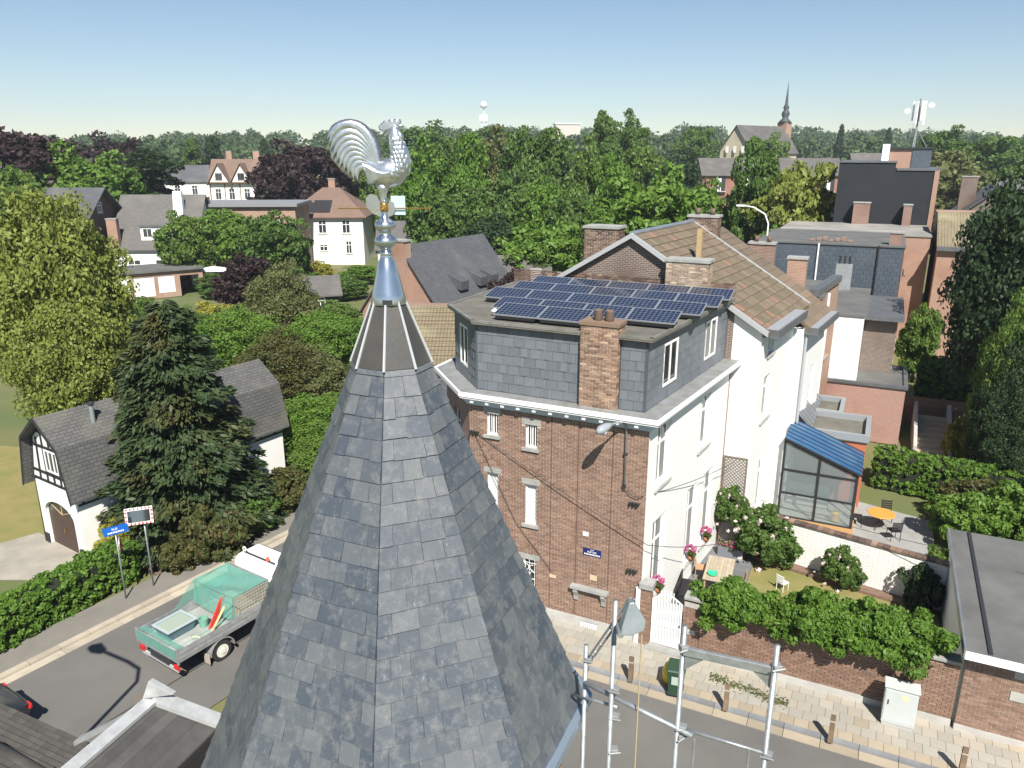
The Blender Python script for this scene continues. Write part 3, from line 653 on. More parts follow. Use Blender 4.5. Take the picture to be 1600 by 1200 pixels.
# ================================================================ FRONT GARDEN
GW = thing('garden_wall', 'brown brick garden wall with stone coping along the street pavement', 'wall', C0, FA)
gw = Wall((1.46, -.02), (9.32, -.02))
MB().box(1.46, 9.32, 0, .28, 0, 2.16).build('wall_core', MORTAR, GW)
gw.bricks(GW, .34, 2.15, m=BRICK, single=300, seed=60)
mb = MB(); gw.box(mb, 0, 7.86, -.1, .05, -.02, .32); mb.build('plinth', STONE2, GW)
for i in range(8):
    gw.box(b_ := MB(), i * .985, i * .985 + .97, -.36, .09, 2.165, 2.27); b_.build('coping_stone', STONE, GW, bevel=.015)
mb = MB()
for u_ in (.55, 3.1, 6.55): gw.box(mb, u_ - .012, u_ + .012, .0, .02, .36, 2.1)
mb.build('wall_joint', mat('dark joint', (.10, .06, .045), .9), GW)
for z_, w_ in ((1.0, .42), (2.0, .5)): gw.box(b_ := MB(), 0.02, w_, .0, .022, z_ - .12, z_ + .06); b_.build('stone_block', STONE2, GW)
GP_ = thing('gate_pillar', 'brick gate pillar with thick stone cap beside the white gate', 'pillar', fr(.03, -.1), FA)
gp = Wall((0, 0), (.33, 0)); MB().box(0.01, .32, .012, .33, 0, 2.2).build('core', MORTAR, GP_); gp.bricks(GP_, .05, 2.18, m=BRICK, seed=70); Wall((.33, 0), (.33, .34)).bricks(GP_, .05, 2.18, m=BRICK, seed=71)
MB().box(-.07, .40, -.07, .41, 2.2, 2.42).build('cap', STONE, GP_, bevel=.02)
MB().box(-.16, -.012, -.03, .08, 0, 2.2).build('white_post', WHITE, GP_)
GT = thing('garden_gate', 'white metal garden gate with vertical bars and arched top', 'gate', fr(.40, .02), FA)
mb = MB(); Wg = 1.0
for s_ in (0, Wg - .05): mb.box(s_, s_ + .05, 0, .05, .16, 1.85)
mb.box(.05, Wg - .05, .005, .045, .18, .24); mb.box(.05, Wg - .05, .005, .045, .88, .93); mb.box(.05, Wg - .05, .005, .045, .99, 1.03)
mb.tube([(.02 + .96 * t, .025, 1.84 + .24 * math.sin(math.pi * t)) for t in np.linspace(0, 1, 11)], .025, 6); mb.build('frame', WFRAME, GT)
for k in range(9):
    x_ = .1 + k * .1; MB().box(x_ - .014, x_ + .014, .012, .038, .2, 1.84 + .24 * math.sin(math.pi * x_) + (.16 if 2 <= k <= 6 else 0)).build('bar', WFRAME, GT)
MB().box(.05, .95, .041, .045, .2, 1.8).build('sheet', mat('gate sheet', (.55, .56, .56), .6), GT)
MB().box(-.1, 1.12, -.35, .25, .05, .15).build('threshold', STONE, GT); MB().box(.93, .97, -.03, .0, 1.0, 1.08).build('handle', DARKM, GT)
sheet('lawn', [fr(2.7, .4, .03), fr(9.3, .4, .03), fr(9.3, 6.9, .03), fr(2.7, 7.6, .03)], LAWN, .06)
tz = tag(thing('terrace', None, None, C0, FA), kind='structure'); MB().box(.35, 2.7, .3, 8.1, -.02, .06).build('bed', TERR, tz)
tm_ = MB().box(0, .565, 0, .565, 0, .02).mesh('terrace_slab', TERR)
for i in range(4):
    for j in range(13): link_copy(tm_, 'terrace_slab', tz, (.4 + i * .575, .42 + j * .575, .06 + random.uniform(-.002, .002)))
WG = thing('white_garden_wall', 'white painted garden wall with brown brick coping behind the lawn', 'wall', C0, FA)
wg = Wall((2.3, 8.05), (9.4, 6.6)); mb = MB(); wg.solid(mb, 0, 1.85, t=.25); mb.build('wall', brickmat('white rubble wall', (.80, .79, .76), (.74, .73, .70), (.62, .61, .58), bw=.35, bh=.12, ms=.012, rough=.7, bmp=.8, stain=(.70, .68, .63)), WG)
for i in range(33):
    wg.box(b_ := MB(), i * .22, i * .22 + .205, -.29, .05, 1.853, 1.92 + random.uniform(0, .015)); b_.build('coping_brick', BRICKD, WG)
mb = MB(); wg.box(mb, .3, 7.0, .02, .5, .0, .14); mb.build('bed_edge', mat('red bed edging', (.22, .12, .09), .9, c2=(.12, .09, .06), nscale=6, bmp=.5), WG)
# garage at the right
GA = thing('flat_garage', 'low garage with grey felt roof, white side wall and brick front', 'garage', C0, FA)
MB().box(9.42, 9.6, -.05, 7.1, 0, 2.75).build('white_wall', WHITE, GA); MB().box(9.6, 15.0, 6.9, 7.1, 0, 2.75).build('rear_wall', WHITE, GA)
gf = Wall((9.42, -.1), (11.15, -.1)); mb = MB(); gf.solid(mb, 0, 2.62, t=.3); mb.build('front_wall', MORTAR, GA); gf.bricks(GA, .3, 2.6, m=BRICK, seed=80)
mb = MB(); gf.box(mb, -.02, 1.7, -.1, .05, 0, .28); mb.build('plinth', STONE2, GA)
for z_ in (1.5, 2.2): gf.box(b_ := MB(), 1.15, 1.72, 0, .03, z_, z_ + .28); b_.build('stone_block', STONE2, GA)
gd = Wall((11.16, -.1), (14.0, -.1)); mb = MB()
for i in range(23): gd.box(mb, 0, 2.84, -.16, -.08 + (.02 if i % 2 else 0), .05 + i * .1, .145 + i * .1)
mb.build('roller_door', WFRAME, GA); gd.box(b_ := MB(), 0, 2.84, -.3, -.01, 2.36, 2.62); b_.build('lintel', STONE2, GA)
MB().ext([(9.3, -.5, 2.88), (15, -.5, 2.88), (15, 7.3, 3.0), (9.3, 7.3, 3.0)], (0, 0, .1)).build('roof', FELT, GA)
mb = MB(); mb.box(9.28, 15, -.56, -.502, 2.70, 2.93); mb.build('fascia', WFRAME, GA); MB().box(9.24, 9.298, -.55, 7.3, 2.74, 3.02).build('roof_edge', ZINC, GA)
MB().ext([(9.85, -.35, 2.93), (9.95, -.35, 2.93), (9.95, 7.2, 3.05), (9.85, 7.2, 3.05)], (0, 0, .05)).build('roof_seam', DARKM, GA)
# terrace furniture
def chair(loc, rz, label, m, cat='chair', s=1., group=None, name='garden_chair'):
    t = thing(name, label, cat, loc, rz, group); t.scale = (s, s, s)
    MB().box(-.22, .22, -.22, .22, .42, .45).build('seat', m, t)
    for k in range(4): MB().box(-.22, .22, .215 + k * .015, .235 + k * .015, .52 + k * .1, .59 + k * .1).build('back_slat', m, t)
    for x_ in (-.2, .2):
        MB().tube([(x_, .22, 0), (x_, .20, .44), (x_, .28, .92)], .016, 6).build('leg', m, t); MB().tube([(x_, -.2, 0), (x_, -.2, .43)], .016, 6).build('leg', m, t)
    return t
tb = thing('terrace_table', 'pale wooden garden table on the grey terrace by the white facade', 'table', fr(1.75, 4.7, .08), FA + R(4))
for k in range(8): MB().box(-.5 + k * .126, -.38 + k * .126, -.95, .95, .72, .75).build('table_slat', mat('bleached teak', (.42, .36, .27), .75, c2=(.35, .29, .21), nscale=4, var=.1), tb)
for x_ in (-.42, .42):
    for y_ in (-.85, .85): MB().box(x_ - .03, x_ + .03, y_ - .03, y_ + .03, 0, .72).build('leg', WOODP, tb)
TEAK = mat('folding chair wood', (.42, .25, .14), .7); IRON = mat('black iron', (.02, .02, .022), .5)
chair(fr(1.0, 5.1, .08), FA + R(100), 'brown folding chair at the house side of the terrace table', TEAK)
chair(fr(2.5, 4.6, .08), FA + R(-80), 'brown folding chair at the lawn side of the terrace table', TEAK); chair(fr(1.9, 3.35, .08), FA + R(190), 'brown folding chair at the street end of the terrace table', TEAK)
tag(MB().lathe([(.02, 0), (.16, .02), (.19, .1), (.18, .1), (.15, .03), (.0, .03)], 16).build('bowl', mat('green bowl', (.03, .42, .22), .4), None, True, loc=fr(1.6, 4.15, .83)), 'bright green bowl on the terrace table', 'bowl')
bn = thing('garden_bench', 'dark metal bench between the terrace table and the white facade', 'bench', fr(.8, 3.4, .08), FA + R(97))
MB().box(-.6, .6, -.2, .2, .4, .43).build('seat', IRON, bn); MB().box(-.6, .6, .19, .22, .45, .85).build('backrest', IRON, bn)
for x_ in (-.55, .55): MB().box(x_ - .03, x_ + .03, -.18, .18, 0, .4).build('leg', IRON, bn)
chair(fr(4.0, 5.6, .03), FA + R(150), 'small white child chair standing on the lawn', WFRAME, s=.75, name='child_chair')
pl = thing('planter', 'grey planter box of pink and yellow flowers at the head of the terrace', 'planter', fr(1.75, 7.3, .08), FA)
MB().box(-.5, .5, -.2, .2, 0, .4).build('box', mat('grey planter', (.16, .17, .2), .7), pl)
FLP = leafmat('pink petal', (.55, .10, .25), (.65, .25, .42)); FLW = leafmat('pale rose petal', (.75, .55, .55), (.80, .74, .68))
link_copy(clump_crown('flowers', FLP, 81, 14, 14, .07, env_ellipsoid(.45, .2, .15, .5), (.08, .14)), 'flowers', pl); link_copy(clump_crown('foliage', LM['olive'], 82, 20, 24, .07, env_ellipsoid(.45, .2, .15, .45), (.08, .14)), 'foliage', pl)
pot_f = clump_crown('blossom', FLP, 83, 14, 30, .05, env_ellipsoid(.17, .17, .13, .36), (.05, .09)); pot_l = clump_crown('foliage', LM['mid'], 84, 12, 20, .07, env_ellipsoid(.15, .15, .08, .2), (.05, .09))
pot_b = MB().lathe([(.08, -.12), (.13, .1), (.12, .1), (.08, 0)], 12).mesh('pot', mat('terracotta', (.35, .15, .08), .8), True)
for u_, z_, wh in ((1.35, 1.42, 'window nearest the gate'), (4.65, 1.1, 'middle ground floor window'), (6.45, 1.1, 'ground floor window next to the trellis')):
    t = thing('flower_pot', 'pot of pink flowers on the white facade, ' + wh, 'flower pot', fr(*ww.pt(u_, .1, 0).xy, z_), 0)
    for me_, nm in ((pot_b, 'pot'), (pot_l, 'foliage'), (pot_f, 'blossom')): link_copy(me_, nm, t)
def trellis(label, x0, x1, z0, z1, y, n):
    t = thing('trellis', label, 'trellis', fr(x0, y, z0), FA); m = mat('trellis wood', (.20, .16, .12), .85); w_, h_ = x1 - x0, z1 - z0
    mb = MB(); mb.box(0, w_, 0, .03, 0, .04); mb.box(0, w_, 0, .03, h_ - .04, h_); mb.box(0, .04, 0, .03, .04, h_ - .04); mb.box(w_ - .04, w_, 0, .03, .04, h_ - .04); mb.build('frame', m, t)
    for sgn in (1, -1):
        k = -h_
        while k < w_:
            a, b = (max(0, k), max(0, -k)), (min(w_, k + h_), min(h_, w_ - k))
            if b[0] - a[0] > .05:
                xa, xb = (a[0], b[0]) if sgn > 0 else (w_ - a[0], w_ - b[0])
                MB().tube([(xa, .012 if sgn > 0 else .024, a[1]), (xb, .012 if sgn > 0 else .024, b[1])], .013, 4).build('slat', m, t)
            k += (w_ + h_) / n
trellis('tall diamond trellis on the white wall above the rose bush', 1.02, 1.98, 1.75, 4.1, 8.16, 22)
trellis('lower diamond trellis behind the climbing roses', 1.1, 2.5, .25, 1.35, 7.95, 20)
rose_l = clump_crown('foliage', LM['mid'], 90, 90, 130, .10, env_ellipsoid(1.15, .85, 1.0, 1.15, .4), (.22, .4)); rose_f = clump_crown('blossom', FLW, 91, 70, 6, .10, env_ellipsoid(1.25, .95, 1.1, 1.2, .9), (.05, .1))
t = thing('rose_bush', 'big climbing rose with pale blossoms at the end of the white garden wall', 'rose bush', fr(2.95, 7.35, .03), FA); link_copy(rose_l, 'foliage', t); link_copy(rose_f, 'blossom', t)
t = thing('rose_bush', 'leafy rose climbing the lower part of the tall trellis', 'rose bush', fr(1.55, 7.7, 1.1), FA); t.scale = (.62, .5, .75); link_copy(rose_l, 'foliage', t); link_copy(rose_f, 'blossom', t)
t = thing('flowering_shrub', 'small shrub with white blossoms against the white garden wall', 'shrub', fr(5.9, 6.75, .03), FA); t.scale = (.62, .6, .68); link_copy(rose_l, 'foliage', t); c_ = link_copy(rose_f, 'blossom', t)
vine = LM['hedge']
def wallbush(label, x0, x1, seed, zt, ncl):
    t = thing('wall_shrub', label, 'shrub', fr((x0 + x1) / 2, .15, 1.2), FA); L = (x1 - x0) / 2
    link_copy(clump_crown('foliage', vine, seed, int(ncl * 1.3), 230, .075, env_ellipsoid(L, .68, .74, zt - 1.2 - .62, .45, -.7), (.2, .38), droop=.5), 'foliage', t)
    MB().tube([(0, .3, -1.2), (.1, .25, 0), (0, 0, .5)], [.06, .05, .03], 6).build('stem', BARK, t)
wallbush('dense green shrub spilling over the garden wall next to the gate', 1.9, 4.15, 95, 2.85, 60)
wallbush('long green shrub spilling over the garden wall above the utility cabinet', 4.2, 9.0, 96, 3.1, 150)
# street furniture on the pavement
bol = MB().hexa([(-.07, -.07, 0), (.07, -.07, 0), (.07, .07, 0), (-.07, .07, 0), (-.065, -.065, .92), (.065, -.065, .92), (.065, .065, .86), (-.065, .065, .86)])
for p, wh in (((3.73, 20.47), 'between the gate and the bin side'), ((6.37, 19.17), 'past the green bin'), ((8.98, 17.87), 'in front of the utility cabinet'), ((11.99, 16.66), 'near the garage door')):
    t = thing('bollard', 'square wooden bollard on the pavement ' + wh, 'bollard', (p[0], p[1], .1), FA, 'wooden bollards along the kerb')
    bol.build('post', WOOD, t); MB().box(-.072, .072, -.072, .072, .70, .73).build('band', mat('pale band', (.5, .42, .34), .7), t)
t = thing('wheelie_bin', 'dark green wheeled bin with a yellow bag behind it', 'bin', (5.02, 19.9, .1), FA + R(8)); BING = mat('green plastic', (.022, .055, .03), .45)
MB().hexa([(-.2, -.22, .06), (.2, -.22, .06), (.2, .2, .06), (-.2, .2, .06), (-.26, -.28, .92), (.26, -.28, .92), (.26, .28, .92), (-.26, .28, .92)]).build('body', BING, t, bevel=.02)
MB().hexa([(-.28, -.31, .925), (.28, -.31, .925), (.28, .33, .925), (-.28, .33, .925), (-.25, -.27, .98), (.25, -.27, .98), (.25, .30, 1.03), (-.25, .30, 1.03)]).build('lid', BING, t, bevel=.015)
for x_ in (-.2, .2): MB().tube([(x_ - .03, .22, .1), (x_ + .03, .22, .1)], .1, 12).build('wheel', DARKM, t)
MB().box(-.12, .12, -.292, -.285, .5, .78).build('print_panel', mat('bin print', (.35, .42, .36), .6), t)
tag(MB().lathe([(.05, 0), (.24, .05), (.27, .35), (.2, .62), (.06, .72)], 12).build('rubbish_bag', mat('yellow bag', (.75, .58, .04), .45, bmp=.5, bscale=6), None, True, loc=(4.98, 20.45, .1)), 'yellow rubbish bag standing behind the green bin', 'rubbish bag')
t = thing('utility_cabinet', 'pale grey street utility cabinet against the brick garden wall', 'cabinet', fr(7.5, -.82, .1), FA); CABM = mat('cabinet grey', (.50, .53, .52), .5, c2=(.45, .48, .47), nscale=1)
MB().box(0, .86, 0, .42, .12, 1.28).build('body', CABM, t, bevel=.01); MB().box(-.03, .89, -.03, .45, 1.283, 1.34).build('lid', CABM, t, bevel=.01); MB().box(.02, .84, .02, .4, 0, .118).build('base', STONE2, t)
MB().box(.03, .83, -.012, -.001, .2, 1.22).build('door', CABM, t); MB().box(.1, .13, -.03, -.013, .75, .9).build('handle', DARKM, t); MB().box(.45, .62, -.016, -.0125, .98, 1.14).build('warning_sticker', mat('sticker', (.7, .6, .35), .6), t)
# ---- lamp, cables and insulators on the brick facade
t = thing('wall_lamp', 'grey street lamp on a curved arm fixed to the brick facade', 'street lamp', fr(-.72, -.02, 5.6), FA)
MB().tube([(0, -.06, .0), (0, -.07, 2.1), (-.04, -.2, 2.3), (-.15, -.5, 2.42), (-.3, -.85, 2.42)], .03, 8).build('arm', GALV, t, True)
MB().tube([(-.26, -.75, 2.42), (-.36, -1.0, 2.40), (-.46, -1.25, 2.36), (-.52, -1.4, 2.33)], [.05, .13, .15, .06], 12).build('lamp_head', mat('lamp grey', (.26, .29, .31), .4), t, True)
MB().tube([(-.34, -.95, 2.34), (-.4, -1.12, 2.27), (-.48, -1.3, 2.28)], [.05, .11, .05], 10).build('lens', mat('lamp lens', (.55, .57, .55), .2), t, True)
for z_ in (.1, 1.2): MB().box(-.06, .06, -.1, .0, z_, z_ + .06).build('bracket', DARKM, t)
def cable(name, label, pts, r=.012, sag=0.):
    pts = [Vector(p) for p in pts]; path = []
    for a, b in zip(pts[:-1], pts[1:]):
        for k in range(12): s_ = k / 12; path.append(a.lerp(b, s_) - Vector((0, 0, sag * 4 * s_ * (1 - s_))))
    return tag(MB().tube(path + [pts[-1]], r, 5).build(name, mat('cable', (.025, .025, .027), .6)), label, 'cable')
cable('cable', 'dark cable running from the facade lamp over the terrace to the trellis wall', [fr(-.7, -.08, 5.65), fr(-.1, -.1, 5.5), fr(1.5, 7.9, 4.0)], sag=.15)
cable('cable', 'dark cable crossing the brick facade down to the terrace', [fr(-6.2, -.07, 6.75), fr(.2, -.25, 3.9), fr(1.6, 4.6, 1.9)], sag=.1)
cable('cable', 'thin cable dropping from the upper brick facade insulator to the stone shelf', [fr(-6.2, -.07, 6.7), fr(-4.6, -.07, 3.6), fr(-3.2, -.07, 2.0)], .008)
cable('cable', 'cable strung from the white rear wall across the garden to the garage', [fr(2.6, 8.6, 2.2), fr(9.6, 5.6, 2.95), fr(14, 3.6, 3.3)], .01, .12)
for x_, z_, wh in ((-.35, 5.18, 'below the facade lamp'), (-.32, 2.75, 'above the gate pillar'), (-6.2, 6.72, 'beside the upper left window')):
    t = thing('insulator', 'dark cable insulator bracket on the brick facade ' + wh, 'insulator', fr(x_, -.02, z_), FA)
    MB().box(-.18, .18, -.1, 0, -.02, .02).build('bracket', DARKM, t)
    for k in (-.12, 0, .12): MB().lathe([(.02, -.05), (.045, -.02), (.02, .01), (.045, .04), (.015, .07)], 8).build('spool', DARKM, t, True, loc=(k, -.12, 0))
# ================================================================ REAR GARDEN, CONSERVATORY AND ANNEXES
CV = thing('conservatory', 'conservatory with dark frame, glass front and blue sloping roof', 'conservatory', C0, FA)
x0, x1, y0, y1, zh, zl = 3.05, 6.1, 11.6, 14.4, 4.0, 2.85
BLK = mat('anthracite frame', (.025, .027, .03), .4); CGL = clearmat('clear glass', (.30, .36, .36), .30); BLUEG = mat('blue roof panel', (.025, .085, .19), .15, c2=(.04, .12, .23), nscale=1.2, spec=.6)
def zr(x): return zh + (zl - zh) * (x - x0) / (x1 - x0)
mb = MB()
for x_ in (x0, x0 + 1.5, x1): mb.box(x_ - .05, x_ + .05, y0 - .05, y0 + .05, .3, zr(x_))
for z_ in (.3, 1.45, 2.55): mb.box(x0 + .05, x1 - .05, y0 - .04, y0 + .04, z_ - .04, z_ + .04)
mb.hexa([(x0, y0 - .06, zh - .12), (x1, y0 - .06, zl - .12), (x1, y0 + .06, zl - .12), (x0, y0 + .06, zh - .12), (x0, y0 - .06, zh), (x1, y0 - .06, zl), (x1, y0 + .06, zl), (x0, y0 + .06, zh)])
for y_ in (y0 + .9, y0 + 1.8, y1): mb.box(x1 - .05, x1 + .05, y_ - .05, y_ + .05, .3, zl)
for z_ in (.3, 2.55): mb.box(x1 - .04, x1 + .04, y0 + .05, y1, z_ - .04, z_ + .04)
mb.build('frame', BLK, CV)
for xa, xb in ((x0 + .05, x0 + 1.45), (x0 + 1.55, x1 - .05)):
    for za, zb in ((.34, 1.41), (1.49, 2.51)): MB().box(xa, xb, y0 - .008, y0 + .008, za, zb).build('pane', CGL, CV)
MB().ext([(x0 + .05, y0 - .008, 2.6), (x1 - .05, y0 - .008, 2.6), (x1 - .05, y0 - .008, zl - .13), (x0 + .05, y0 - .008, zh - .15)], (0, -.016, 0)).build('pane', CGL, CV)
for ya, yb in ((y0 + .05, y0 + .85), (y0 + .95, y0 + 1.75), (y0 + 1.85, y1 - .05)): MB().box(x1 - .008, x1 + .008, ya, yb, .34, 2.51).build('pane', CGL, CV)
MB().box(x0 - .1, x1 + .1, y0 - .1, y1 + .1, -.02, .27).build('base_wall', mat('orange render', (.45, .26, .11), .8), CV); MB().box(x0, x1, y0, y1, .271, .29).build('floor', mat('tile floor', (.35, .34, .31), .6), CV)
n_ = 6
for k in range(n_):
    ya, yb = y0 - .12 + k * (y1 - y0 + .12) / n_, y0 - .12 + (k + 1) * (y1 - y0 + .12) / n_ - .03
    MB().ext([(x0 - .02, ya, zh + .05), (x1 + .15, ya, zl + .0), (x1 + .15, yb, zl + .0), (x0 - .02, yb, zh + .05)], (0, 0, .04)).build('roof_panel', BLUEG, CV)
mb = MB()
for k in range(n_ + 1):
    ya = y0 - .135 + k * (y1 - y0 + .12) / n_; mb.ext([(x0 - .02, ya, zh + .075), (x1 + .17, ya, zl + .02), (x1 + .17, ya + .03, zl + .02), (x0 - .02, ya + .03, zh + .075)], (0, 0, .1))
mb.build('roof_bar', BLK, CV)
MB().box(x0 - .75, x0 - .06, y0 + .3, y0 + .55, 0, 4.6).build('white_pier', WHITE, CV)
tag(MB().lathe([(.14, 0), (.2, .1), (.17, .42), (.19, .45), (.0, .45)], 12).build('bucket', mat('yellow bucket', (.7, .42, .04), .5), None, True, loc=fr(5.4, 12.0, .3)), 'yellow bucket standing inside the conservatory', 'bucket')
t = thing('sofa', 'pale sofa seen through the conservatory glass', 'sofa', fr(4.0, 13.4, .29), FA); SOF = mat('pale upholstery', (.45, .45, .42), .9)
MB().box(-.8, 1.0, -.35, .4, .05, .42).build('seat', SOF, t, bevel=.05); MB().box(-.8, 1.0, .3, .5, .42, .85).build('backrest', SOF, t, bevel=.05)
sheet('patio', [fr(5.2, 8.6, .035), fr(9.4, 7.6, .035), fr(9.4, 14.5, .035), fr(5.2, 15.6, .035)], mat('patio stone', (.30, .30, .285), .85, c2=(.24, .24, .23), nscale=1.3, bmp=.2), .06)
t = thing('round_table', 'round orange garden table on the patio behind the white wall', 'table', fr(7.25, 12.7, .05), FA)
MB().lathe([(.02, .70), (.56, .70), (.58, .72), (.56, .745), (.02, .745)], 28).build('top', mat('orange table top', (.62, .27, .05), .6), t)
for k in range(3):
    a = k * 2.1; MB().tube([(.1 * math.cos(a), .1 * math.sin(a), .69), (.08 * math.cos(a), .08 * math.sin(a), .35), (.38 * math.cos(a), .38 * math.sin(a), 0)], .015, 6).build('leg', IRON, t)
for dx, dy, a, wh in ((-.95, -.1, 95, 'on the conservatory side'), (.25, .9, 10, 'on the hedge side'), (.55, -.85, 205, 'on the garden wall side')):
    chair(fr(7.25 + dx, 12.7 + dy, .05), FA + R(a), 'black iron chair at the round orange table ' + wh, IRON, group='iron chairs round the orange table', name='iron_chair')
def flatblock(parent, x0, x1, y0, y1, z, wm, rm=FELT, par=.0, edge=ZINC, wall='wall', z0=0.):
    MB().box(x0, x1, y0, y1, z0, z).build(wall, wm, parent)
    MB().box(x0 - .08, x1 + .08, y0 - .08, y1 + .08, z + .002, z + .10).build('flat_roof', rm, parent)
    if par:
        mb = MB()
        for a in ((x0 - .1, x1 + .1, y0 - .1, y0 + .12), (x0 - .1, x1 + .1, y1 - .12, y1 + .1), (x0 - .1, x0 + .12, y0 + .12, y1 - .12), (x1 - .12, x1 + .1, y0 + .12, y1 - .12)): mb.box(*a, z + .05, z + .1 + par)
        mb.build('parapet', edge, parent)
DZ = mat('dark zinc', (.17, .18, .19), .5)
AX = thing('grey_annex', 'single storey annex with grey parapet roof behind the conservatory', 'annex', C0, FA)
flatblock(AX, 3.0, 6.3, 14.6, 17.6, 3.25, mat('red render', (.42, .13, .07), .8), FELTM, .28, mat('zinc coping', (.24, .255, .265), .5)); flatblock(AX, 3.1, 5.0, 17.7, 20.2, 3.3, BRICKT, FELTM, .25, mat('zinc coping', (.24, .255, .265), .5), 'rear_wall')
mb = MB().ext([(2.9, 14.6, 4.7), (3.9, 14.6, 3.55), (3.9, 20.0, 3.55), (2.9, 20.0, 4.7)], (0, 0, .08)); mb.build('sloping_roof', ZINC, AX)
for k in range(9): MB().ext([(2.9, 14.7 + k * .62, 4.74), (3.9, 14.7 + k * .62, 3.59), (3.9, 14.74 + k * .62, 3.59), (2.9, 14.74 + k * .62, 4.74)], (0, 0, .05)).build('roof_seam', DZ, AX)
PA = thing('pink_annex', 'pink brick extension with flat grey roof beside the garden stairs', 'annex', C0, FA)
flatblock(PA, 3.6, 8.0, 24.4, 29.0, 3.3, BRICKP, FELT, .12, DZ)
RH = thing('brick_row_house', 'brown brick row house with flat parapet roof and tall chimney behind the white houses', 'house', C0, FA)
w4 = Wall((3.2, 18.8), (3.9, 24.3)); mb = MB(); o4 = [(1.2, 2.2, 5.2, 7.2), (3.4, 4.3, 5.2, 7.2), (1.2, 2.2, 2.0, 4.0)]; w4.solid(mb, 0, 9.0, o4); mb.build('rear_wall', BRICKO, RH)
for o in o4: w4.window(RH, o[0], o[2], o[1] - o[0], o[3] - o[2], depth=.14)
MB().box(-7.5, 3.1, 18.9, 24.2, 0, 8.95).build('body', BRICKO, RH); MB().box(-7.6, 3.5, 18.75, 24.4, 9.0, 9.14).build('flat_roof', FELT, RH)
mb = MB(); w4.box(mb, -.1, 5.6, -.4, .1, 9.142, 9.5); mb.build('parapet', DZ, RH)
chimney(RH, 1.6, 2.5, 19.0, 19.7, 9.1, 10.9, BRICKO, pots=0, build_bricks=False); chimney(RH, -.6, .7, 20.5, 21.3, 9.1, 11.4, BRICKT, pots=2, build_bricks=False)
mb = MB(); w4.box(mb, 2.75, 2.85, 0, .1, .2, 8.9); mb.build('downpipe', WFRAME, RH)
WE = thing('white_extension', 'white rendered rear extension with dark flat roof and metal chimney', 'house', C0, FA)
flatblock(WE, -3, 5.4, 24.5, 34.5, 7.2, WHITE, FELT, .0); MB().box(5.42, 7.2, 27.5, 34.5, 0, 6.6).build('brick_wing', BRICKDT, WE); MB().box(5.3, 7.5, 26.9, 34.6, 6.62, 6.85).build('wing_roof', DZ, WE)
w5 = Wall((7.21, 27.6), (7.21, 34.4))
for u_ in (1.0, 3.6): w5.window(WE, u_, 3.4, 1.2, 1.9, depth=-.03)
MB().box(3.2, 4.2, 33.2, 33.6, 7.3, 9.0).build('metal_chimney', mat('sheet metal', (.5, .52, .53), .4, .6, c2=(.4, .42, .43), nscale=2, bmp=.2), WE)
for k in range(3): MB().lathe([(.07, 0), (.07, .5)], 8).build('flue_pipe', DARKM, WE, loc=(3.4 + k * .3, 33.4, 9.0))
MB().box(1.9, 3.1, 29.0, 30.0, 7.3, 7.55).build('roof_hatch', mat('hatch', (.28, .28, .25), .7), WE)
SB = thing('slate_clad_house', 'flat-roofed house whose side wall is clad in dark blue slate', 'house', C0, FA)
flatblock(SB, -2.6, 7.2, 37.2, 47.5, 9.8, SLATEW, FELT, .0); w6 = Wall((7.21, 37.2), (7.21, 47.5)); mb = MB(); w6.box(mb, 0, 10.3, -.1, .06, 0, 9.75); mb.build('brick_side', BRICKO, SB)
for u_ in (1.2, 5.5): w6.window(SB, u_, 6.4, 1.2, 1.9, depth=-.08); w6.window(SB, u_, 3.0, 1.2, 1.9, depth=-.08)
MB().tube([(1.7, 37.1, 5), (1.7, 37.1, 9.9)], .06, 8).build('downpipe', WFRAME, SB); MB().tube([(5.6, 37.1, 5), (5.6, 37.1, 9.9)], .05, 8).build('downpipe', DARKM, SB)
for k in range(7): MB().box(1.0 + k * .42, 1.3 + k * .42, 38.5 + .2 * (k % 3), 38.9 + .2 * (k % 3), 9.92, 10.05 + .08 * (k % 3)).build('roof_rubble', BRICKT, SB)
chimney(SB, 6.2, 7.0, 38.0, 38.7, 9.9, 10.7, BRICKT, build_bricks=False)
t = thing('satellite_dish', 'dark round satellite dish on the brick side wall of the slate clad house', 'satellite dish', fr(7.3, 40.5, 7.6), FA + R(-60))
MB().lathe([(.02, 0), (.35, .06), (.5, .14), (.48, .16), (.3, .09), (.02, .03)], 20).build('dish', mat('dish grey', (.09, .11, .13), .4), t, True).rotation_euler = (R(80), 0, 0); MB().tube([(0, .3, -.2), (0, 0, 0)], .03, 6).build('mount', DARKM, t)
t = thing('roof_lamp', 'white curved street lamp arm rising behind the slate clad house', 'street lamp', fr(-2.4, 41, 9.8), FA)
MB().tube([(0, 0, -4), (0, 0, 1.0), (-.3, 0, 1.7), (-1.2, 0, 2.2), (-1.9, 0, 2.3)], .06, 8).build('pole', WFRAME, t, True); MB().box(-2.5, -1.85, -.1, .1, 2.25, 2.38).build('lamp_head', WFRAME, t)
BB = thing('black_clad_building', 'tall building with a blank black clad side wall above the flat roofs', 'building', C0, FA)
BLKW = brickmat('black cladding', (.012, .015, .020), (.010, .013, .017), (.006, .007, .009), bw=1.2, bh=.3, ms=.012, rough=.7, stain=(.014, .017, .022))
flatblock(BB, -2.5, 9.2, 48, 58.6, 9.6, BRICKO, FELTL, .0, wall='front_block'); MB().box(1.2, 6.0, 58.7, 74, 0, 15.2).build('high_block', BLKW, BB); MB().box(6.0, 9.2, 58.7, 74, 0, 14.5).build('lower_block', BLKW, BB)
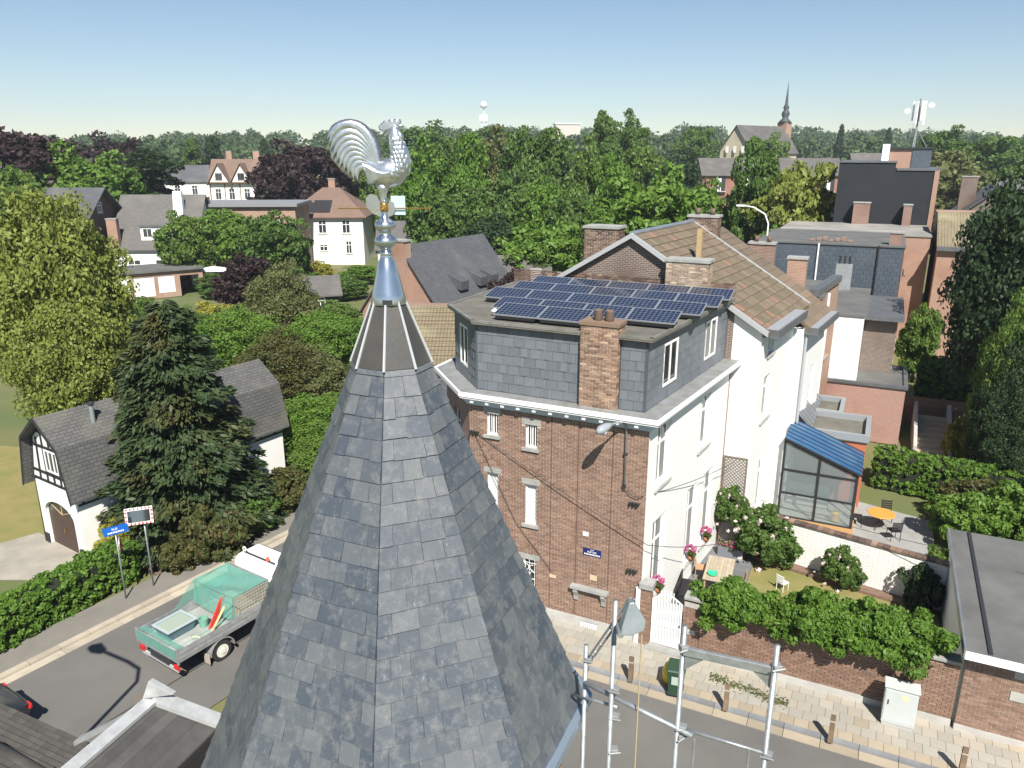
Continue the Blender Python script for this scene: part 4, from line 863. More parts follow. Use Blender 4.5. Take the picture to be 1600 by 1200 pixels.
MB().box(9.21, 9.6, 58.6, 74, 0, 14.6).build('brick_side', BRICKO, BB); MB().box(1.0, 6.1, 58.6, 74.1, 15.2, 15.32).build('flat_roof', DZ, BB); MB().box(6.1, 9.7, 58.6, 74.1, 14.52, 14.64).build('flat_roof', DZ, BB)
chimney(BB, 2.9, 4.3, 57.5, 58.4, 9.7, 11.6, BRICKT, build_bricks=False); chimney(BB, 7.1, 7.8, 57.5, 58.4, 9.7, 11.5, BRICKT, build_bricks=False)
MB().box(5.3, 8.9, 66, 70, 14.6, 16.4).build('stair_tower', BRICKO, BB); MB().box(7.3, 9.0, 65.9, 70.1, 14.65, 16.4).build('tower_cladding', SLATEW, BB); MB().box(5.1, 9.1, 65.8, 70.2, 16.42, 16.6).build('tower_roof', DARKM, BB); MB().box(4.6, 5.25, 65.7, 66.2, 15.3, 16.9).build('equipment_box', WFRAME, BB)
t = thing('antenna_mast', 'white mobile phone antenna mast on the stair tower roof', 'antenna', fr(7.4, 68, 16.6), FA); t.scale = (.95, .95, .82)
MB().tube([(0, 0, 0), (0, 0, 5.6)], .09, 8).build('pole', GALV, t)
for k in range(3):
    a = k * 2.09 + .4; MB().tube([(1.3 * math.cos(a), 1.3 * math.sin(a), 0), (0, 0, 2.2)], .05, 6).build('strut', GALV, t)
for k in range(6):
    a = k * 1.047; MB().box(-.16, .16, -.08, .08, 2.6 + (k % 2) * .5, 5.3).build('panel_antenna', WFRAME, t, loc=(.55 * math.cos(a), .55 * math.sin(a), 0)).rotation_euler = (0, 0, a + R(90))
for k, (a, z_) in enumerate(((-.2, 4.8), (3.3, 4.2))): MB().lathe([(.0, 0), (.3, .02), (.3, .2), (.0, .22)], 14).build('dish', WFRAME, t, loc=(1.1 * math.cos(a), 1.1 * math.sin(a), z_)).rotation_euler = (R(90), 0, 0)
OB = thing('brick_hall', 'long orange brick building with ribbed tile roof below the black clad wall', 'building', C0, FA)
MB().box(9.7, 16.5, 46, 56, 0, 9.0).build('wall', BRICKO, OB); MB().ext([(9.6, 46, 9.02), (16.6, 46, 9.02), (16.6, 52, 11.4), (9.6, 52, 11.4)], (0, 0, .15)).build('roof', TILEY, OB); MB().box(9.6, 16.6, 52, 56.1, 9.02, 11.3).build('rear_block', BRICKO, OB)
MB().box(9.6, 16.6, 45.6, 46.0, 8.85, 9.15).build('gutter', DZ, OB)
BH = thing('dark_brick_house', 'dark brick gabled house behind the orange brick building', 'house', fr(15, 64), FA)
MB().box(-3.4, 3.4, 0, 9, 0, 10).build('wall', BRICKDT, BH); MB().ext([(-3.4, 0, 10.0), (3.4, 0, 10.0), (0, 0, 12.8)], (0, -9, 0)).build('gable', BRICKDT, BH)
for s_ in (-1, 1): MB().ext([(0, -.3, 13.0), (s_ * 3.8, -.3, 9.8), (s_ * 3.8, 9.2, 9.8), (0, 9.2, 13.0)][::s_], (0, 0, .15)).build('roof_slope', SLATET, BH)
Wall((-3.4, -.01), (3.4, -.01)).window(BH, 3.6, 10.0, 1.2, 1.2, depth=-.04); chimney(BH, -3, -1.6, 3, 4, 10, 13.8, BRICKDT, build_bricks=False)
# ================================================================ SLATE SPIRE with finial and weathercock
AXX, AXY, ZAP, SLP = -1.17, 7.2, 14.95, .42            # axis, apex height, circumradius per metre of drop
PSI = R(-91.5)                                         # azimuth of the ridge that points at the camera
ST = thing('spire_tower', 'octagonal church tower spire covered in weathered grey slates', 'spire', (AXX, AXY, 0))
def sring(z, k, extra=0.): 
    r = (ZAP - z) * SLP + extra; a = PSI + k * math.pi / 4; return Vector((r * math.cos(a), r * math.sin(a), z))
ZS0, ZS1 = 10.28, 14.12; ZLOW = 9.2                                 # eave and top of the slates
mb = MB()
for k in range(8): mb.add([sring(ZLOW if k > 3 else ZS0, k), sring(ZLOW if k > 3 else ZS0, k + 1), sring(14.78, k + 1), sring(14.78, k)], [(0, 1, 2, 3)])
mb.build('spire_core', mat('slate shadow joint', (.025, .027, .03), .9), ST)
def slatemat(name, c, c2, c3):
    m, nt, b = _new(name); rn = rnd_node(nt); wn = N(nt, 'ShaderNodeTexWhiteNoise', noise_dimensions='1D'); nt.links.new(rn, wn.inputs['W'])
    col = mixc(nt, wn.outputs[0], c, c2); tc = N(nt, 'ShaderNodeTexCoord')
    n1 = noise(nt, 9, 8, vec=tc.outputs['Object'], rough=.7); col = mixc(nt, ramp(nt, n1, .48, .75), col, c3)
    mp = N(nt, 'ShaderNodeMapping'); mp.inputs['Scale'].default_value = (34, 34, 1.6); nt.links.new(tc.outputs['Object'], mp.inputs[0])
    n2 = noise(nt, 1, 5, vec=mp.outputs[0], rough=.75); col = mixc(nt, ramp(nt, n2, .60, .80), col, (.30, .30, .28))
    nt.links.new(col, b.inputs['Base Color']); b.inputs['Roughness'].default_value = .48; b.inputs['Specular IOR Level'].default_value = .55
    bump(nt, b, n1, .35, .01); return m
SLATE = slatemat('spire slate', (.045, .058, .077), (.103, .113, .122), (.148, .152, .153))
rs = random.Random(21); SL = []; rowh = .192; cosf = math.cos(math.atan(SLP * math.cos(math.pi / 8)))
nrow = int((ZS1 - ZS0) / (rowh * cosf)) + 1
for k in range(8):
    fc = (sring(12, k) + sring(12, k + 1)) / 2; nf = None
    for j in range(0 if k < 4 else -7, nrow):
        z0 = ZS0 + j * rowh * cosf - .02; z1 = min(z0 + rowh * cosf * 1.12, ZS1 + .05)
        a0, a1 = sring(z0, k), sring(z0, k + 1); b0, b1 = sring(z1, k), sring(z1, k + 1); Lr = (a1 - a0).length
        nrm = (a1 - a0).cross(b0 - a0).normalized(); nrm = nrm if nrm.dot(fc - Vector((0, 0, fc.z))) > 0 else -nrm
        n = max(1, round(Lr / .225)); cuts = [0.] + [(i + (.5 if (j % 2 and n > 1) else 0) * 0 + rs.uniform(-.16, .16)) / n for i in range(1, n)] + [1.]
        if j % 2 and n > 1: cuts = [0.] + [(i - .5 + rs.uniform(-.12, .12)) / n for i in range(1, n + 1)] + [1.]
        for c0, c1 in zip(cuts[:-1], cuts[1:]):
            if c1 - c0 < .02: continue
            g = .0018 / max(Lr, .2); lo = rs.uniform(-.008, .008); up_ = rs.uniform(.013, .023)
            p0, p1 = a0.lerp(a1, c0 + g), a0.lerp(a1, c1 - g); q0, q1 = b0.lerp(b1, c0 + g), b0.lerp(b1, c1 - g); dz = (b0 - a0).normalized() * lo
            SL.append((k, [p0 + dz + nrm * .003, p1 + dz + nrm * .003, q1, q0, p0 + dz + nrm * up_, p1 + dz + nrm * (up_ + rs.uniform(-.002, .003)), q1 + nrm * .004, q0 + nrm * .004]))
cpos = Vector((-AXX, -AXY, CAMZ))
def big(s):
    c = sum(s[1], Vector()) / 8; n_ = (s[1][1] - s[1][0]).cross(s[1][3] - s[1][0]).normalized(); d = c - cpos
    return -abs((s[1][1] - s[1][0]).length * (s[1][3] - s[1][0]).length) * max(0.001, -n_.dot(d.normalized())) / d.length_squared
def inview(s):
    c = sum(s[1], Vector()) / 8 + Vector((AXX, AXY, 0)); dz = c.z - CAMZ; zc = c.y * CP - dz * SP; return 600 - F * (c.y * SP + dz * CP) / zc < 1215
SL.sort(key=lambda s: (0 if inview(s) else 1, big(s)))
for s in SL[:300]: MB().hexa(s[1]).build('slate', SLATE, ST)
mb = MB()
for s in SL[300:]: mb.hexa(s[1])
tag(mb.build('slates', SLATE, ST), kind='stuff')
# dark upper cap with bright hip strips, then the zinc cone
CAPM = mat('dark cap sheet', (.045, .043, .040), .5, c2=(.06, .056, .05), nscale=3, bmp=.1); STRIP = mat('bright zinc strip', (.62, .63, .63), .35, .5)
ZC0, ZC1 = 14.08, 14.68
def cring(z, k, e=0.): 
    t = (z - ZC0) / (ZC1 - ZC0); r = .388 + (.150 - .388) * t + e; a = PSI + k * math.pi / 4; return Vector((r * math.cos(a), r * math.sin(a), z))
for k in range(8):
    q = MB(); q.hexa([cring(ZC0, k, .0), cring(ZC0, k + 1, .0), cring(ZC0, k + 1, -.03), cring(ZC0, k, -.03), cring(ZC1, k), cring(ZC1, k + 1), cring(ZC1, k + 1, -.03), cring(ZC1, k, -.03)]); q.build('cap_panel', CAPM, ST)
    q = MB(); q.tube([cring(ZC0 - .01, k, .006), cring(ZC1, k, .006)], [.014, .011], 6); q.build('hip_strip', STRIP, ST)
ZN = mat('polished zinc', (.62, .66, .70), .24, .95, c2=(.50, .55, .60), nscale=4)
MB().lathe([(.168, 14.64), (.172, 14.66), (.150, 14.74), (.105, 14.93), (.082, 15.03), (.062, 15.07), (.056, 15.10), (.062, 15.115), (.05, 15.13)], 32).build('zinc_cone', ZN, ST, True)
q = MB(); q.box(-.03, .06, -.176, -.165, 14.655, 14.70); q.build('cap_clip', DARKM, ST)
# eave gutter and the masonry below
mb = MB()
for k in range(4):
    a, b = sring(ZS0, k, .10), sring(ZS0, k + 1, .10); a2, b2 = sring(ZS0, k, -.02), sring(ZS0, k + 1, -.02); d = Vector((0, 0, -.10)); u_ = Vector((0, 0, .0))
    mb.hexa([a + d, b + d, b2 + d, a2 + d, a + u_, b + u_, b2 + u_ * 0, a2 + u_])
mb.build('eave_gutter', mat('blue grey zinc', (.34, .42, .50), .4, .6), ST)
mb = MB(); mb.ext([sring(ZS0, k, -.22) + Vector((0, 0, -.101)) for k in range(8)], (0, 0, 10.18)); mb.build('tower_wall', BRICKT, ST)
# finial: two zinc balls on the cone
FB = MB().lathe([(.045, 0), (.048, .02), (.066, .035), (.092, .055), (.104, .078), (.106, .095), (.102, .112), (.088, .130), (.062, .148), (.05, .165), (.058, .185), (.082, .203), (.094, .222), (.097, .240), (.092, .258), (.074, .278), (.048, .298), (.032, .33), (.03, .40), (.026, .52)], 32)
FI = thing('finial', 'zinc finial of two flattened balls on top of the spire cone', 'finial', (AXX, AXY, 15.13)); FB.build('balls', ZN, FI, True)
MB().lathe([(.036, .36), (.04, .37), (.04, .43), (.036, .44)], 16).build('brass_collar', mat('brass', (.55, .33, .10), .3, .9), FI, True)
q = MB(); q.tube([(-.42, 0, .39), (.42, 0, .39)], .006, 6); q.build('compass_rod', mat('brass', (.55, .33, .10), .3, .9), FI); MB().tube([(0, -.4, .39), (0, .4, .39)], .006, 6).build('compass_rod', mat('brass', (.55, .33, .10), .3, .9), FI)
q = MB(); q.tube([(.415, 0, .36), (.415, 0, .42)], .006, 6); q.build('rod_tip', mat('brass', (.55, .33, .10), .3, .9), FI)
def leafplate(pts, th, m, nm, par):
    q = MB(); q.ext([(x, -th / 2, z) for x, z in pts], (0, -th, 0)); return q.build(nm, m, par)
leafplate([(-.03, .31), (-.10, .34), (-.16, .40), (-.165, .48), (-.12, .52), (-.06, .50), (-.035, .44), (-.03, .38)], .012, ZN, 'scroll_leaf', FI); leafplate([(.03, .31), (.08, .33), (.10, .38), (.09, .44), (.05, .46), (.03, .40)], .012, ZN, 'scroll_leaf', FI)
q = MB(); q.box(.06, .19, .02, .03, .33, .50); q.build('letter_plate', mat('pale zinc plate', (.50, .62, .72), .4, .3), FI)
# weathercock: body loft + tail sickles + hackle scales
WK = thing('weathercock', 'silver metal rooster weathercock on top of the spire', 'weathercock', (AXX, AXY, 15.58))
S_ = .00150
def zp(x, y, d=0.): return Vector(((x - 455) * S_, d, (570 - y) * S_))
ROO = mat('silver rooster', (.66, .69, .72), .30, .88, c2=(.50, .53, .56), nscale=14, bmp=.12, bscale=70)
def loft(path, n=20):
    """path: (x, y, half height, half thickness) in profile pixels"""
    vs = []; fs = []; m = len(path); pts = [zp(a[0], a[1]) for a in path]
    for i, a in enumerate(path):
        d = (pts[min(i + 1, m - 1)] - pts[max(i - 1, 0)]).normalized(); nn = Vector((-d.z, 0, d.x))
        for k in range(n):
            t = 2 * math.pi * k / n; vs.append(pts[i] + nn * (math.cos(t) * a[2] * S_) + Vector((0, 1, 0)) * (math.sin(t) * a[3] * S_))
    for i in range(m - 1):
        for k in range(n): fs.append((i * n + k, i * n + (k + 1) % n, (i + 1) * n + (k + 1) % n, (i + 1) * n + k))
    fs += [tuple(range(n - 1, -1, -1)), tuple(range((m - 1) * n, m * n))]; q = MB(); q.add(vs, fs); return q
body = loft([(330, 330, 30, 14), (365, 355, 52, 30), (400, 380, 66, 50), (440, 400, 80, 66), (480, 405, 88, 74), (520, 392, 88, 74), (552, 360, 76, 66), (566, 320, 62, 56), (560, 280, 56, 50), (548, 240, 48, 43), (541, 200, 40, 36), (539, 170, 34, 31), (540, 148, 28, 25), (546, 130, 18, 16)])
body.build('body', ROO, WK, True)
q = loft([(455, 470, 46, 40), (452, 500, 34, 30), (450, 530, 24, 22), (452, 565, 20, 20), (452, 585, 22, 22)], 14); q.build('legs', ROO, WK, True)
leafplate([((x - 455) * S_, (570 - y) * S_) for x, y in ((440, 150), (448, 128), (470, 112), (480, 100), (497, 108), (510, 92), (526, 104), (545, 88), (556, 102), (574, 90), (582, 112), (566, 130), (530, 148), (500, 158), (470, 168))][::-1], .030, ROO, 'comb', WK).modifiers.new('b', 'BEVEL').width = .010
q = MB(); q.tube([zp(562, 134), zp(580, 133), zp(598, 137)], [.02, .014, .002], 10); q.build('beak', ROO, WK, True)
for d_ in (-.022, .022): q = MB(); q.tube([zp(560, 160, d_), zp(572, 185, d_), zp(574, 205, d_), zp(568, 222, d_)], [.012, .022, .024, .006], 10); q.build('wattle', ROO, WK, True)
for d_ in (-.036, .036): q = MB(); q.lathe([(.002, -.008), (.011, -.004), (.011, .004), (.002, .008)], 10); e_ = q.build('eye', ROO, WK, True, loc=zp(548, 142, d_)); e_.rotation_euler = (R(90), 0, 0)
def sickle(p, w0, th, d, nm='tail_feather'):
    """curved flattened feather through profile points, midrib raised"""
    pts = [Vector(zp(*a)) for a in p]; N_ = 18; path = []
    for i in range(N_ + 1):                                # Bezier
        t = i / N_; q = list(pts)
        while len(q) > 1: q = [a.lerp(b, t) for a, b in zip(q[:-1], q[1:])]
        path.append(q[0])
    vs = []; fs = []
    for i, c in enumerate(path):
        dd = (path[min(i + 1, N_)] - path[max(i - 1, 0)]).normalized(); nn = Vector((-dd.z, 0, dd.x)); t = i / N_
        ww_ = w0 * S_ * (.45 + .75 * math.sin(math.pi * min(1, t * .62 + .2))) * (1 if t < .86 else max(.08, (1 - t) / .14)); th_ = th * S_ * (1 - .5 * t)
        for a, b in ((-1, 0), (-.5, .75), (0, 1.15), (.5, .75), (1, 0), (0, -.6)): vs.append(c + nn * ww_ * a + Vector((0, 1, 0)) * (d * S_ - th_ * b * (1 if d <= 0 else -1)))
    for i in range(N_):
        for k in range(6): fs.append((i * 6 + k, i * 6 + (k + 1) % 6, (i + 1) * 6 + (k + 1) % 6, (i + 1) * 6 + k))
    fs += [(5, 4, 3, 2, 1, 0), tuple(range(N_ * 6, N_ * 6 + 6))]; q = MB(); q.add(vs, fs); return q.build(nm, ROO, WK, True)
ends = [(150, 250), (138, 215), (150, 285), (166, 322), (184, 352), (204, 378), (228, 402), (255, 425), (285, 445), (312, 452)]
tops = [(395, 60), (360, 45), (340, 95), (325, 140), (312, 180), (303, 215), (300, 250), (305, 285), (320, 320), (340, 355)]
for k, (e, t_) in enumerate(zip(ends, tops)):
    for d_ in (-1, 1): sickle([(430 - k * 3, 372 + k * 3), (425 - k * 2, 240 + k * 13), t_, (170 + k * 11, 70 + k * 32) , e], 25, 15, d_ * (20 - k * .8))
q = loft([(420, 350, 40, 20), (390, 290, 60, 19), (340, 230, 85, 17), (280, 220, 95, 15), (225, 250, 95, 13), (215, 300, 70, 11), (250, 370, 45, 10), (290, 425, 22, 8)], 16); q.build('tail_core', ROO, WK, True)
for k in range(9):                                         # wing and saddle feathers
    for d_ in (-1, 1): sickle([(535 - k * 9, 385 + k * 5), (480 - k * 10, 425 + k * 3), (400 - k * 4, 400 + k * 8), (345 + k * 4, 345 + k * 13)], 15, 15, d_ * (62 - k * 2.5), 'wing_feather')
rs = random.Random(5)
for j in range(9):                                         # hackle scales on neck and breast
    t = j / 8; cx, cy, hw, th_ = [(548, 215, 40, 37), (553, 240, 42, 39), (557, 265, 48, 44), (561, 290, 54, 50), (563, 315, 60, 55), (560, 340, 68, 61), (552, 365, 75, 66), (538, 390, 82, 70), (520, 410, 84, 70)][j]
    for d_ in (-1, 1):
        for i in range(5):
            f_ = -.8 + .4 * i + (.2 if j % 2 else 0); yy = math.sqrt(max(0.02, 1 - min(.98, f_ * f_))) * th_
            q = MB(); c = zp(cx + f_ * hw * .95, cy, d_ * yy * S_); q.lathe([(.002, -.030), (.013, -.02), (.017, 0), (.012, .022), (.002, .032)], 8); o = q.build('scale_feather', ROO, WK, True, loc=c); o.scale = (1.1, .55, 1); o.rotation_euler = (0, R(-12 + f_ * 18), d_ * f_ * -.7)

# ================================================================ SCAFFOLD beside the spire
SC = thing('scaffold', 'galvanised tube scaffold frame standing beside the spire eave', 'scaffold', (0, 0, 0))
def vtube(px, py, Y, zb=0., r=.0243, nm='standard'):
    p = PD(px, py, Y); MB().tube([(p.x, p.y, zb), p], r, 12).build(nm, GALV, SC, True); return p
t1 = vtube(916, 1008, 6.75); t2 = vtube(962, 938, 6.35); t3 = vtube(1070, 978, 6.05); t4 = vtube(1215, 1008, 5.7)
def ledger(a, b, r=.0243, nm='ledger'): return MB().tube([a, b], r, 12).build(nm, GALV, SC, True)
def at_z(p, z): return Vector((p.x, p.y, z))
L1a, L1b = PD(921, 1070, 6.62), PD(1082, 1150, 5.95); ledger(L1a + (L1a - L1b) * .05, L1b); ledger(PD(1072, 1140, 6.0), PD(1205, 1180, 5.68), .017)
ledger(PD(895, 1085, 6.85), PD(965, 1105, 6.4), .017)
for dz in (0, -.11):                                       # lattice guard beam: two chords and webs
    pass
g0, g1 = PD(1068, 1010, 6.02), PD(1213, 1042, 5.72); d_ = Vector((0, 0, -.085))
q = MB(); n_ = (g1 - g0).cross(Vector((0, 0, 1))).normalized() * .02; q.hexa([g0 - n_ + d_, g1 - n_ + d_, g1 + n_ + d_, g0 + n_ + d_, g0 - n_, g1 - n_, g1 + n_, g0 + n_]); q.build('guard_beam', GALV, SC, bevel=.006)
for g, s_ in ((g0, 1), (g1, -1)):
    dv = (g1 - g0).normalized() * s_; q = MB(); q.ext([g + d_ + dv * .02, g + d_ + dv * .2, g + d_ + dv * .02 + Vector((0, 0, -.16))] if s_ > 0 else [g + d_ + dv * .2, g + d_ + dv * .02, g + d_ + dv * .02 + Vector((0, 0, -.16))], n_ * .8); q.build('gusset', GALV, SC)
for px_, Y_ in ((1085, 5.93), (1170, 5.72)): p = PD(px_, 1155 if px_ < 1100 else 1172, Y_); MB().tube([p, at_z(p, 6)], .012, 8).build('brace_rod', GALV, SC)
for px_, py_, Y_ in ((962, 1078, 6.34), (1067, 1137, 6.04), (1200, 1180, 5.69), (1068, 1012, 6.03), (1214, 1042, 5.7), (962, 1120, 6.36), (960, 1172, 6.36), (1062, 1150, 6.05), (920, 1030, 6.74)):
    p = PD(px_, py_, Y_); q = MB(); q.box(-.036, .036, -.036, .036, -.03, .03); q.tube([(-.06, -.045, -.01), (.06, -.045, .01)], .01, 6); c_ = q.build('coupler', mat('coupler steel', (.36, .37, .37), .55, .6), SC, bevel=.008, loc=p); c_.rotation_euler = (0, 0, random.uniform(-.6, .6))
HO = thing('hoist', 'grey pulley hoist with hood and hanging rope on the scaffold', 'hoist', t2)
j0, j1 = PD(925, 1025, 6.68), PD(988, 935, 6.25); q = MB(); dj = (j1 - j0).normalized(); sj = dj.cross(Vector((0, 1, 0))).normalized()
for o_ in (-.022, .022): q.tube([j0 + sj * o_, j1 + sj * o_], .012, 8)
for k in range(7): c_ = j0.lerp(j1, .08 + k * .14); q.tube([c_ - sj * .022, c_ + sj * .022], .008, 6)
o = q.build('jib_arm', GALV, HO); o.location = -t2
hp = PD(985, 972, 6.22); HG = mat('hood grey', (.20, .235, .25), .45, .3, c2=(.26, .29, .30), nscale=5, bmp=.1)
q = MB(); base = [(-.12, -.09), (.115, -.09), (.135, -.05), (.12, .10), (-.02, .13), (-.10, .02)]
hood = [Vector((-.02, -.06, .20)), Vector((.03, -.06, .205)), Vector((.135, -.06, .02)), Vector((.115, -.06, -.075)), Vector((.0, -.06, -.11)), Vector((-.11, -.06, -.10)), Vector((-.10, -.06, -.03))]
q.ext(hood[::-1], (0, .0, 0)) if False else q.ext([(v.x, -.06, v.z) for v in hood][::-1], (0, -.12, 0)); o = q.build('hood', HG, HO, bevel=.012, loc=hp - t2); o.rotation_euler = (R(-15), 0, R(8))
q = MB(); q.tube([(-.1, -.09, -.085), (-.1, .07, -.085)], .03, 14); o = q.build('pulley', GALV, HO, loc=hp - t2)
rp = PD(1003, 992, 6.22); MB().tube([(0, 0, 0), (.004, 0, -2), (0, 0, -11)], .007, 6).build('rope', mat('rope', (.38, .31, .17), .9), HO, loc=rp - t2)

# ================================================================ NEAR ROOFS at the lower left (the building the tower belongs to)
NR_ = thing('lower_roof', 'dark plank-clad roof with pale zinc ridge and gable flashing below the spire', 'roof', (0, 0, 0))
A_, B_ = P(240, 1098, 7.6), P(338, 1140, 6.95); dirr = (P(112, 1208, 7.6) - A_).normalized(); L_ = 4.2
PLK = mat('dark roof board', (.060, .058, .058), .7, c2=(.085, .08, .075), nscale=2, var=.15, bmp=.25, bscale=14)
for k in range(7):
    t0, t1_ = k / 7, (k + .97) / 7; a0, a1 = A_.lerp(B_, t0), A_.lerp(B_, t1_); up_ = Vector((0, 0, .03 - .012 * (k % 2)))
    MB().ext([a0 + up_, a0 + dirr * L_ + up_, a1 + dirr * L_ + up_ - Vector((0, 0, .012)), a1 + up_ - Vector((0, 0, .012))], (0, 0, .05)).build('roof_board', PLK, NR_)
ZP = mat('weathered zinc', (.50, .51, .51), .5, .35, c2=(.40, .41, .41), nscale=5, bmp=.15)
lf = (B_ - A_).normalized(); lf.z = 0
mb = MB(); mb.ext([A_ + dirr * L_ - lf * .18 + Vector((0, 0, .10)), A_ + dirr * L_ + lf * .10 + Vector((0, 0, .05)), A_ + lf * .10 + Vector((0, 0, .05)), A_ - lf * .18 + Vector((0, 0, .10))][::-1], (0, 0, .06)); mb.build('ridge_flashing', ZP, NR_)
mb = MB(); up_ = Vector((0, 0, .09)); mb.ext([A_ - dirr * .18 + up_, A_ + dirr * .06 + up_, B_ + dirr * .06 + up_ + lf * .15, B_ - dirr * .18 + up_ + lf * .15][::-1], (0, 0, .08)); mb.build('verge_flashing', ZP, NR_)
ap = A_ - lf * .02 + Vector((0, 0, .42)); mb = MB(); mb.ext([A_ - lf * .2 - dirr * .1 + up_, A_ + lf * .35 - dirr * .12 + up_, ap - dirr * .08], dirr * -.10); mb.build('gable_fin', ZP, NR_, bevel=.01)
mb = MB(); q0, q1 = P(205, 1110, 7.25), P(125, 1150, 7.25); mb.ext([q0, q0 + Vector((.12, -.35, .2)), q1 + Vector((.12, -.35, .2)), q1], (0, 0, .08)); mb.build('side_flashing', ZP, NR_)
mb = MB(); mb.ext([B_ - Vector((0, 0, .06)), B_ + dirr * L_ - Vector((0, 0, .06)), B_ + dirr * L_ + Vector((0, 0, -7)), B_ + Vector((0, 0, -7))], lf * .3); mb.build('side_wall', mat('dark boarding', (.022, .02, .02), .8), NR_)
TR_ = thing('tiled_roof', 'dark scalloped tile roof next to the zinc flashing in the lower corner', 'roof', (0, 0, 0))
c0, c1 = P(-20, 1108, 6.9), P(112, 1168, 6.9); dn = Vector((-.35, -.8, .32)).normalized(); tu = (c1 - c0).normalized(); nt_ = tu.cross(dn).normalized(); nt_ = nt_ if nt_.z > 0 else -nt_
TD = mat('dark clay tile', (.052, .050, .045), .75, c2=(.075, .07, .058), nscale=4, var=.18, bmp=.2)
mb = MB(); w_, h_ = .17, .135; ring = [(-.5, 1.2), (-.5, .35), (-.36, .08), (-.15, 0), (.15, 0), (.36, .08), (.5, .35), (.5, 1.2)]
vs = [(x * w_ * .97, y * h_, .022 - .016 * min(1, y)) for x, y in ring]; mb.ext(vs, (0, 0, .016)); tme2 = mb.mesh('roof_tile', TD); Mr = Matrix((tu, dn, nt_)).transposed().to_euler()
for j in range(11):
    for i in range(16):
        p = c0 + tu * (i * w_ + (w_ / 2 if j % 2 else 0)) + dn * (j * h_); link_copy(tme2, 'roof_tile', TR_, p, Mr)
mb = MB(); mb.ext([c0 - nt_ * .01, c0 + dn * 2.2 - nt_ * .01, c1 + dn * 2.2 + tu * .3 - nt_ * .01, c1 + tu * .3 - nt_ * .01], nt_ * .08); mb.build('roof_base', TD, TR_)
mb = MB(); mb.tube([P(-10, 1172, 7.2), P(60, 1215, 7.2)], .14, 10); mb.build('ridge_tile', TD, TR_, True)
mb = MB(); mb.box(c0.x - .5, c1.x + .2, c0.y - 3.5, c0.y - .6, 0, 6.2); mb.build('house_wall', BRICKT, TR_)
# street lamp just outside the picture whose shadow falls on the road
t = thing('street_lamp', 'street lamp whose curved arm throws a shadow on the road', 'street lamp', (-11.55, 13.2, 0), 0)
sh = TO_SUN / TO_SUN.z
def fromshadow(px, py, z): z = z * 1.25; v = P(px, py, 0) + sh * z; return v - Vector((-11.55, 13.2, 0))
MB().tube([(0, 0, 0), (0, 0, 5.5), fromshadow(214, 1065, 6.2), fromshadow(217, 1045, 6.7), fromshadow(200, 1034, 7.0), fromshadow(160, 1017, 7.2)], .065, 8).build('pole', GALV, t, True)
MB().tube([fromshadow(162, 1018, 7.2), fromshadow(150, 1012, 7.25), fromshadow(140, 1011, 7.2)], [.12, .22, .1], 10).build('lamp_head', mat('lamp grey', (.26, .29, .31), .4), t, True)
# ================================================================ LEFT STREET: coach house, hedges, signs, truck, car
CO = thing('coach_house', 'half-timbered white coach house with gambrel slate roof and brown arched door', 'coach house', (-20.05, 29.8, 0), LRA - R(90))
WC, LC = 3.15, 10.4
arcp = [(.35, .0), (.35, 1.55)] + [(1.5 - 1.15 * math.cos(a), 1.55 + .62 * math.sin(a)) for a in np.linspace(.25, math.pi - .25, 9)] + [(2.65, 1.55), (2.65, .0)]
mb = MB(); prof = [(0, 0)] + arcp[:] + [(WC, 0), (WC, 2.9), (0, 2.9)]
mb.ext([(x, 0, z) for x, z in prof], (0, -.3, 0)); mb.box(WC - .3, WC, .3, LC, 0, 2.9); mb.box(0, .3, .3, LC, 0, 2.9); mb.box(.3, WC - .3, LC - .3, LC, 0, 2.9); mb.build('wall', WHITE, CO)
MB().ext([(x, .14, z) for x, z in arcp if z <= 1.56], (0, -.06, 0)).build('door_leaf', mat('brown door', (.075, .045, .035), .55, c2=(.06, .036, .03), nscale=3), CO)
MB().ext([(x, .15, z) for x, z in arcp if z >= 1.54], (0, -.03, 0)).build('fanlight', GLASS, CO)
q = MB()
for a in (.6, 1.57, 2.5): q.tube([(1.5, .13, 1.57), (1.5 - 1.05 * math.cos(a), .13, 1.57 + .55 * math.sin(a))], .02, 6)
q.build('glazing_bar', WOODP, CO); MB().box(1.47, 1.53, .10, .14, .75, .95).build('door_handle', mat('brass', (.55, .33, .10), .3, .9), CO)
ga = [(-.15, 2.92), (WC + .15, 2.92), (WC - .35, 4.85), (WC / 2, 5.85), (.35, 4.85)]
MB().ext([(x, .05, z) for x, z in ga], (0, -.2, 0)).build('gable', WHITE, CO); MB().ext([(x, LC - .15, z) for x, z in ga], (0, -.15, 0)).build('rear_gable', WHITE, CO)
def timber(pts, w_=.055):
    a, b = Vector((pts[0], .05, pts[1])), Vector((pts[2], .05, pts[3])); d = (b - a).normalized(); n_ = Vector((-d.z, 0, d.x)) * w_; o = Vector((0, -.035, 0))
    MB().hexa([a - n_ + o, b - n_ + o, b - n_, a - n_, a + n_ + o, b + n_ + o, b + n_, a + n_]).build('timber', TIMB, CO)
for p in ((-.1, 3.0, WC + .1, 3.0), (-.1, 3.38, WC + .05, 3.38), (.2, 4.55, WC - .2, 4.55), (.75, 5.2, WC - .75, 5.2), (.45, 3.0, .6, 4.9), (WC - .45, 3.0, WC - .55, 4.9), (1.05, 3.0, 1.05, 5.3), (WC - 1.05, 3.0, WC - 1.05, 5.3), (WC / 2, 4.6, WC / 2, 5.8), (WC / 2, 3.0, WC / 2, 3.4)): timber(p)
